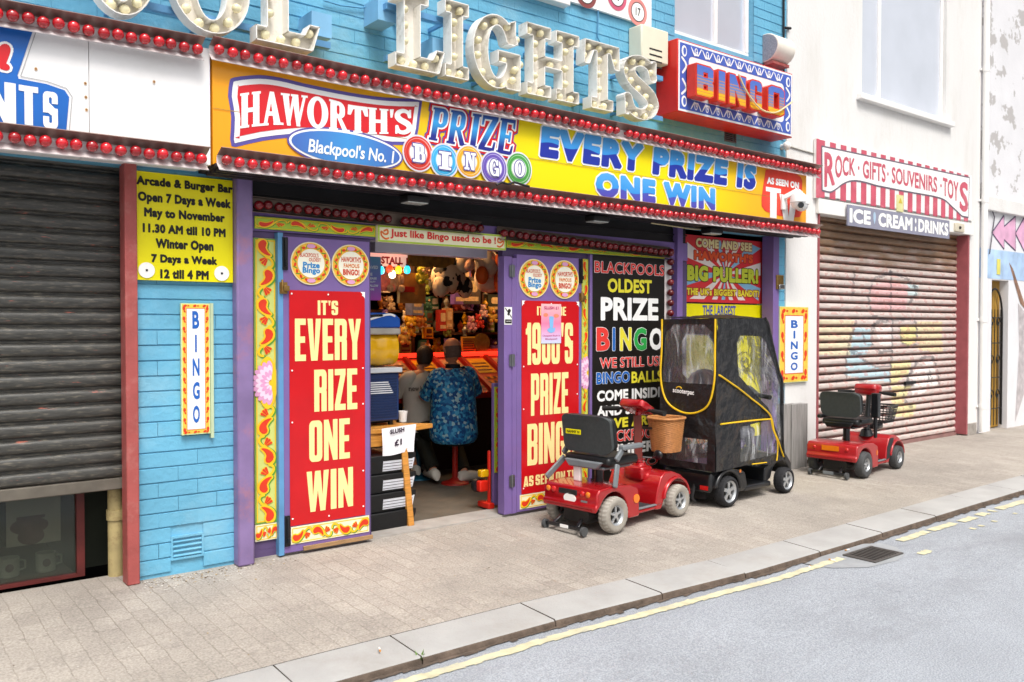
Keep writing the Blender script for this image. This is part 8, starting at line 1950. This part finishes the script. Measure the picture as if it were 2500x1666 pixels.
# ================================================================== people
def skin_body(name, joints, edges, mat, parent=None, extra=None, sub=2):
    me = bpy.data.meshes.new(name); me.from_pydata([j[0] for j in joints], edges, []); o = bpy.data.objects.new(name, me); C.objects.link(o)
    o.modifiers.new('skin', 'SKIN'); me.skin_vertices.new() if not me.skin_vertices else None
    for i, (p, r) in enumerate(joints): me.skin_vertices[0].data[i].radius = r if isinstance(r, tuple) else (r, r)
    me.skin_vertices[0].data[0].use_root = True
    sb = o.modifiers.new('sub', 'SUBSURF'); sb.levels = sub; sb.render_levels = sub
    dg_ = bpy.context.evaluated_depsgraph_get(); m2 = bpy.data.meshes.new_from_object(o.evaluated_get(dg_)); bpy.data.objects.remove(o)
    b = MB(); b.add([v.co for v in m2.vertices], [list(p.vertices) for p in m2.polygons], 0, True); bpy.data.meshes.remove(m2)
    if extra: extra(b)
    return b.build(name, mat if isinstance(mat, list) else [mat], parent, ang=80)
def person(label, P, skin, hairm, hair, shirtm, legm, shoem, sc):
    """P: pelvis, neck, head, shoulders, elbows, wrists, hips, knees, ankles, toes"""
    J = []; E = []
    def j(p, r): J.append((Vector(p), r)); return len(J)-1
    pel = j(P['pel'], .13*sc); ch = j(Vector(P['pel']).lerp(Vector(P['neck']), .55), .13*sc); up = j(Vector(P['pel']).lerp(Vector(P['neck']), .86), .1*sc); nk = j(P['neck'], .052*sc); nk2 = j(Vector(P['neck']).lerp(Vector(P['head']), .45), .05*sc)
    E += [(pel, ch), (ch, up), (up, nk), (nk, nk2)]; hd = Vector(P['head'])
    for s in 'LR':
        sh = j(P['sh'+s], .058*sc); el = j(P['el'+s], .042*sc); wr = j(P['wr'+s], .028*sc); E += [(up, sh), (sh, el), (el, wr)]
        d = (Vector(P['wr'+s])-Vector(P['el'+s])).normalized(); pm = j(Vector(P['wr'+s])+d*.06*sc, (.034*sc, .018*sc)); E.append((wr, pm)); sd = d.cross(Vector((0, 0, 1))).normalized()
        for k, (o_, ln) in enumerate(((-.027, .06), (-.009, .072), (.009, .068), (.026, .052))):
            b0 = Vector(P['wr'+s])+d*.085*sc+sd*o_*sc; f1 = j(b0, .0095*sc); f2 = j(b0+d*ln*.5*sc-Vector((0, 0, .004)), .0085*sc); f3 = j(b0+d*ln*sc-Vector((0, 0, .016)), .0075*sc); E += [(pm, f1), (f1, f2), (f2, f3)]
        tq = 1 if s == 'R' else -1; t1 = j(Vector(P['wr'+s])+d*.045*sc+sd*.042*sc*-tq, .011*sc); t2 = j(Vector(P['wr'+s])+d*.085*sc+sd*.058*sc*-tq, .0095*sc); E += [(pm, t1), (t1, t2)]
        hp = j(P['hip'+s], .085*sc); kn = j(P['kn'+s], .062*sc); an = j(P['an'+s], .04*sc); tt = j(P['toe'+s], .032*sc); E += [(pel, hp), (hp, kn), (kn, an), (an, tt)]
    fwd = Vector(P['face']).normalized(); rot = fwd.to_track_quat('Y', 'Z').to_matrix()
    hr = .098*sc
    def extra(b):
        hs = lambda u, v, w_: hd+rot @ Vector((u, v, w_))*hr
        rings = []
        for w_, rx, ry, oy in ((-1.25, .3, .32, .1), (-1.1, .5, .55, .22), (-.85, .62, .75, .16), (-.5, .74, .9, .06), (-.1, .8, .98, 0), (.3, .82, 1.0, -.03), (.65, .74, .9, -.05), (.95, .52, .64, -.06), (1.12, .24, .3, -.06)):
            rings.append([hs(rx*math.cos(a), oy+ry*math.sin(a), w_) for a in [2*math.pi*i/18 for i in range(18)]])
        b.loft(rings, 0)
        for s in (-1, 1):
            b.sph(hs(s*.84, -.05, -.1), .26*hr, 0, 8, (.35, .7, 1.15), rot); b.sph(hs(s*.3, .88, .08), .1*hr, 1, 6, (1, .6, .7), rot)
        b.sph(hs(0, 1.02, -.2), .16*hr, 0, 8, (.7, 1, 1.3), rot); b.sph(hs(0, .86, -.62), .16*hr, 2, 8, (1.5, .5, .35), rot)
    o = skin_body('person', J, E, [skin, TEXTBLACK, mk('lip', '8a4a40', .5)], None, extra)
    tag(o, label, 'person', 'people seated at the bingo counter')
    # hair
    b = MB(); rings = []
    for w_, rx, ry, oy, cut in hair:
        rings.append([hd+rot @ Vector(((rx*math.cos(a)), oy+ry*math.sin(a)*(1 if math.sin(a) < 0 else cut), w_))*hr*1.06 for a in [2*math.pi*i/20 for i in range(20)]])
    if rings:
        b.loft(rings, 0); hm = b.build('hair', hairm, o)
    # shirt: torso shell and sleeves
    pel_, nk_ = Vector(P['pel']), Vector(P['neck']); b = MB(); rings = []; ax = (nk_-pel_)
    shl = []
    for t_, rx, ry in P['shirt']:
        ce = pel_+ax*t_; ring = []
        for i in range(30):
            a = 2*math.pi*i/30; k = 1+.035*noise.noise(Vector((math.cos(a)*2.2, math.sin(a)*2.2+t_*3, t_*6)))+.02*math.sin(a*5+t_*14)*(1 if t_ < .45 else .2)
            ring.append(ce+Vector((rx*k*math.cos(a), ry*k*math.sin(a), 0)))
        rings.append(ring)
    b.loft(rings, 0, False)
    for s in 'LR':
        S_, E_ = Vector(P['sh'+s]), Vector(P['el'+s]); inn = S_.lerp(Vector(P['neck']), .45); end = S_.lerp(E_, P['sleeve'])
        b.tube([inn, S_.lerp(inn, .3), S_, S_.lerp(end, .5), end], [.06*sc, .085*sc, .088*sc, .08*sc, .082*sc], 14, 0, False)
    sh_ = b.build('shirt', shirtm, o, ang=80); sh_.modifiers.new('sub', 'SUBSURF').levels = 1
    b = MB()
    for s in 'LR':
        b.tube([Vector(P['pel'])+Vector((0, 0, -.02)), P['hip'+s], Vector(P['hip'+s]).lerp(Vector(P['kn'+s]), .6), P['kn'+s], Vector(P['kn'+s]).lerp(Vector(P['an'+s]), .4), Vector(P['kn'+s]).lerp(Vector(P['an'+s]), P.get('leg', .92))], [.13*sc, .11*sc, .095*sc, .085*sc, .075*sc, .068*sc], 14, 0)
    b.build('trousers', legm, o, ang=80)
    for s in 'LR':
        A_, T_ = Vector(P['an'+s]), Vector(P['toe'+s]); d = (T_-A_); d.z = 0; d.normalize(); b = MB(); sd = Vector((-d.y, d.x, 0)); rings = []
        for f, wd, hh in ((-.085, .028, .034), (-.065, .043, .066), (0, .047, .07), (.09, .054, .062), (.17, .055, .05), (.215, .042, .036), (.235, .02, .024)):
            p = Vector((A_.x, A_.y, 0))+d*f*sc; rings.append([p+sd*wd*sc*math.cos(a)+Vector((0, 0, A_.z-.075*sc+hh*sc*(1+math.sin(a))*.8)) for a in [2*math.pi*i/14 for i in range(14)]])
        b.loft(rings, 0); b.build('shoe', shoem, o, ang=70)
    return o
def hawaii():
    m = mk('blue_patterned_shirt', '1d5f9c', .65, .15, 9); t = m.node_tree; N = t.nodes; L = t.links; bs = N['Principled BSDF']; tc = N.new('ShaderNodeTexCoord'); vo = N.new('ShaderNodeTexVoronoi'); vo.inputs['Scale'].default_value = 42; L.new(tc.outputs['Object'], vo.inputs['Vector'])
    sp = N.new('ShaderNodeSeparateColor'); L.new(vo.outputs['Color'], sp.inputs[0]); cr = N.new('ShaderNodeValToRGB'); el = cr.color_ramp.elements
    for p, h in ((.0, '14508f'), (.25, '2580c0'), (.5, '4fb0dc'), (.68, '1a62a4'), (.8, 'a8d0da'), (.92, '3a94c8')):
        e = el.new(p) if p else el[0]; e.color = c(h)
    el[-1].color = c('b9d0d4'); cr.color_ramp.interpolation = 'CONSTANT'; L.new(sp.outputs[0], cr.inputs[0]); L.new(cr.outputs[0], bs.inputs['Base Color']); return m
SKIN = mk('skin', 'cb8a69', .5, .1, 20)
mx0 = 4.6; my = 1.42
man = dict(pel=(mx0, my, .5), neck=(mx0+.01, my+.03, 1.1), head=(mx0+.02, my+.06, 1.275), face=(.06, 1, -.12), shL=(mx0-.175, my+.03, 1.02), shR=(mx0+.19, my+.02, 1.03), elL=(mx0-.17, my+.24, .8), elR=(mx0+.36, my+.14, .83), wrL=(mx0-.1, my+.5, .86), wrR=(mx0+.37, my+.4, .86),
           hipL=(mx0-.1, my+.02, .49), hipR=(mx0+.1, my+.02, .49), knL=(mx0-.16, my+.4, .5), knR=(mx0+.2, my+.38, .48), anL=(mx0-.16, my+.1, .115), anR=(mx0+.1, my-.04, .085), toeL=(mx0-.12, my+.27, .06), toeR=(mx0+.36, my-.01, .04),
           shirt=[(-.17, .2, .19), (-.1, .245, .225), (.1, .245, .22), (.3, .232, .2), (.55, .232, .185), (.75, .235, .165), (.88, .215, .14), (.96, .14, .1), (1.0, .075, .072)], sleeve=.85, leg=.93)
pm_ = person('seated bald man in a blue patterned short sleeved shirt on the red stool', man, SKIN, mk('hair_stubble', '6a5348', .7, .2, 40), [(-.75, .74, .78, -.12, .1), (-.4, .8, .92, -.08, .1), (0, .83, 1.0, -.05, .12), (.3, .8, .98, -.05, .1)], hawaii(), mk('dark_camo', '17180f', .8, .5, 9), mk('white_shoe', 'dcd8cc', .6, .08, 12), 1.0)
b = MB(); b.lathe([(.068, -.02), (.074, 0), (.07, .035), (.062, .04)], (mx0+.012, my+.032, 1.1), 'z', 20); b.build('collar', mk('navy_collar', '12161f', .6), pm_)
cx_, cy_ = 4.5, 1.86
chd = dict(pel=(cx_, cy_, .5), neck=(cx_+.02, cy_+.04, 1.06), head=(cx_+.1, cy_+.07, 1.2), face=(.75, .8, -.25), shL=(cx_-.15, cy_+.0, .985), shR=(cx_+.16, cy_+.03, .975), elL=(cx_-.2, cy_+.18, .78), elR=(cx_+.17, cy_+.14, .76), wrL=(cx_-.02, cy_+.22, .87), wrR=(cx_+.2, cy_+.2, .9), hipL=(cx_-.08, cy_+.02, .49), hipR=(cx_+.08, cy_+.02, .49), knL=(cx_-.1, cy_+.12, .46), knR=(cx_+.1, cy_+.12, .46), anL=(cx_-.1, cy_-.06, .12), anR=(cx_+.08, cy_-.06, .12), toeL=(cx_-.1, cy_+.06, .06), toeR=(cx_+.1, cy_+.06, .06),
           shirt=[(-.12, .19, .15), (0, .195, .16), (.2, .185, .15), (.45, .185, .14), (.7, .19, .13), (.86, .17, .11), (.95, .11, .085), (1.0, .062, .06)], sleeve=.75, leg=.55)
TEE = mk('grey_tee', 'd2cabe', .8, .08, 7)
pc_ = person('seated child with dark hair in a pale grey T-shirt on the teal stool', chd, SKIN, mk('dark_hair', '33231a', .6, .35, 30, bump=.6), [(-1.0, .66, .72, -.28, .1), (-.7, .84, .95, -.16, .15), (-.3, .93, 1.08, -.06, .35), (.1, .97, 1.12, 0, .8), (.5, .93, 1.08, 0, 1), (.9, .7, .85, -.02, 1), (1.15, .38, .45, -.04, 1), (1.24, .1, .12, -.04, 1)], TEE, mk('khaki_trousers', '4a4430', .8, .2, 9), mk('white_shoe', ''), .86)
def on_back(u, v):
    t_ = (v-.5)/.56; ry = .136; rx = .187; k = max(0, 1-((u-cx_-.01)/rx)**2); return Vector((u, cy_+.03*t_-ry*math.sqrt(k)-.012, v))
b = MB(); zq = Z2(880, 840, 3.41); u0, v0 = W(*zq(352, 352), 1.74); u1, v1 = W(*zq(490, 365), 1.74)
sh_ = fit(txt('new balance', .01), cx_-.16, cx_+.07, .87, .92); b.sheet(sh_, lambda u, v, n: on_back(u, v)); sh_ = fit(txt('NB', .05, .3), cx_-.01, cx_+.06, .8, .845); b.sheet(sh_, lambda u, v, n: on_back(u, v)); b.build('shirt_print', mk('shirt_print', '3a332c', .8), pc_)
def stool(label, x, y, m, sz):
    o = thing('stool', label, 'stool', (x, y, 0), 'fixed stools at the bingo counter'); b = MB(); b.lathe([(.135, .002), (.13, .015), (.06, .035), (.03, .06)], (x, y, 0), 'z', 24); b.build('base', m, o); b = MB(); b.tube([(x, y, .05), (x, y, sz-.04)], .028, 14); b.build('pole', m, o)
    b = MB(); b.lathe([(0, sz-.045), (.15, sz-.045), (.16, sz-.02), (.15, sz), (0, sz)], (x, y, 0), 'z', 24); b.build('seat', BLACK, o)
stool('red pedestal stool under the man in the blue shirt', 4.6, 1.4, mk('stool_red', 'a8241c', .4, .12), .42); stool('teal pedestal stool under the child', 4.46, 1.83, mk('stool_teal', '14607c', .4, .12), .42)
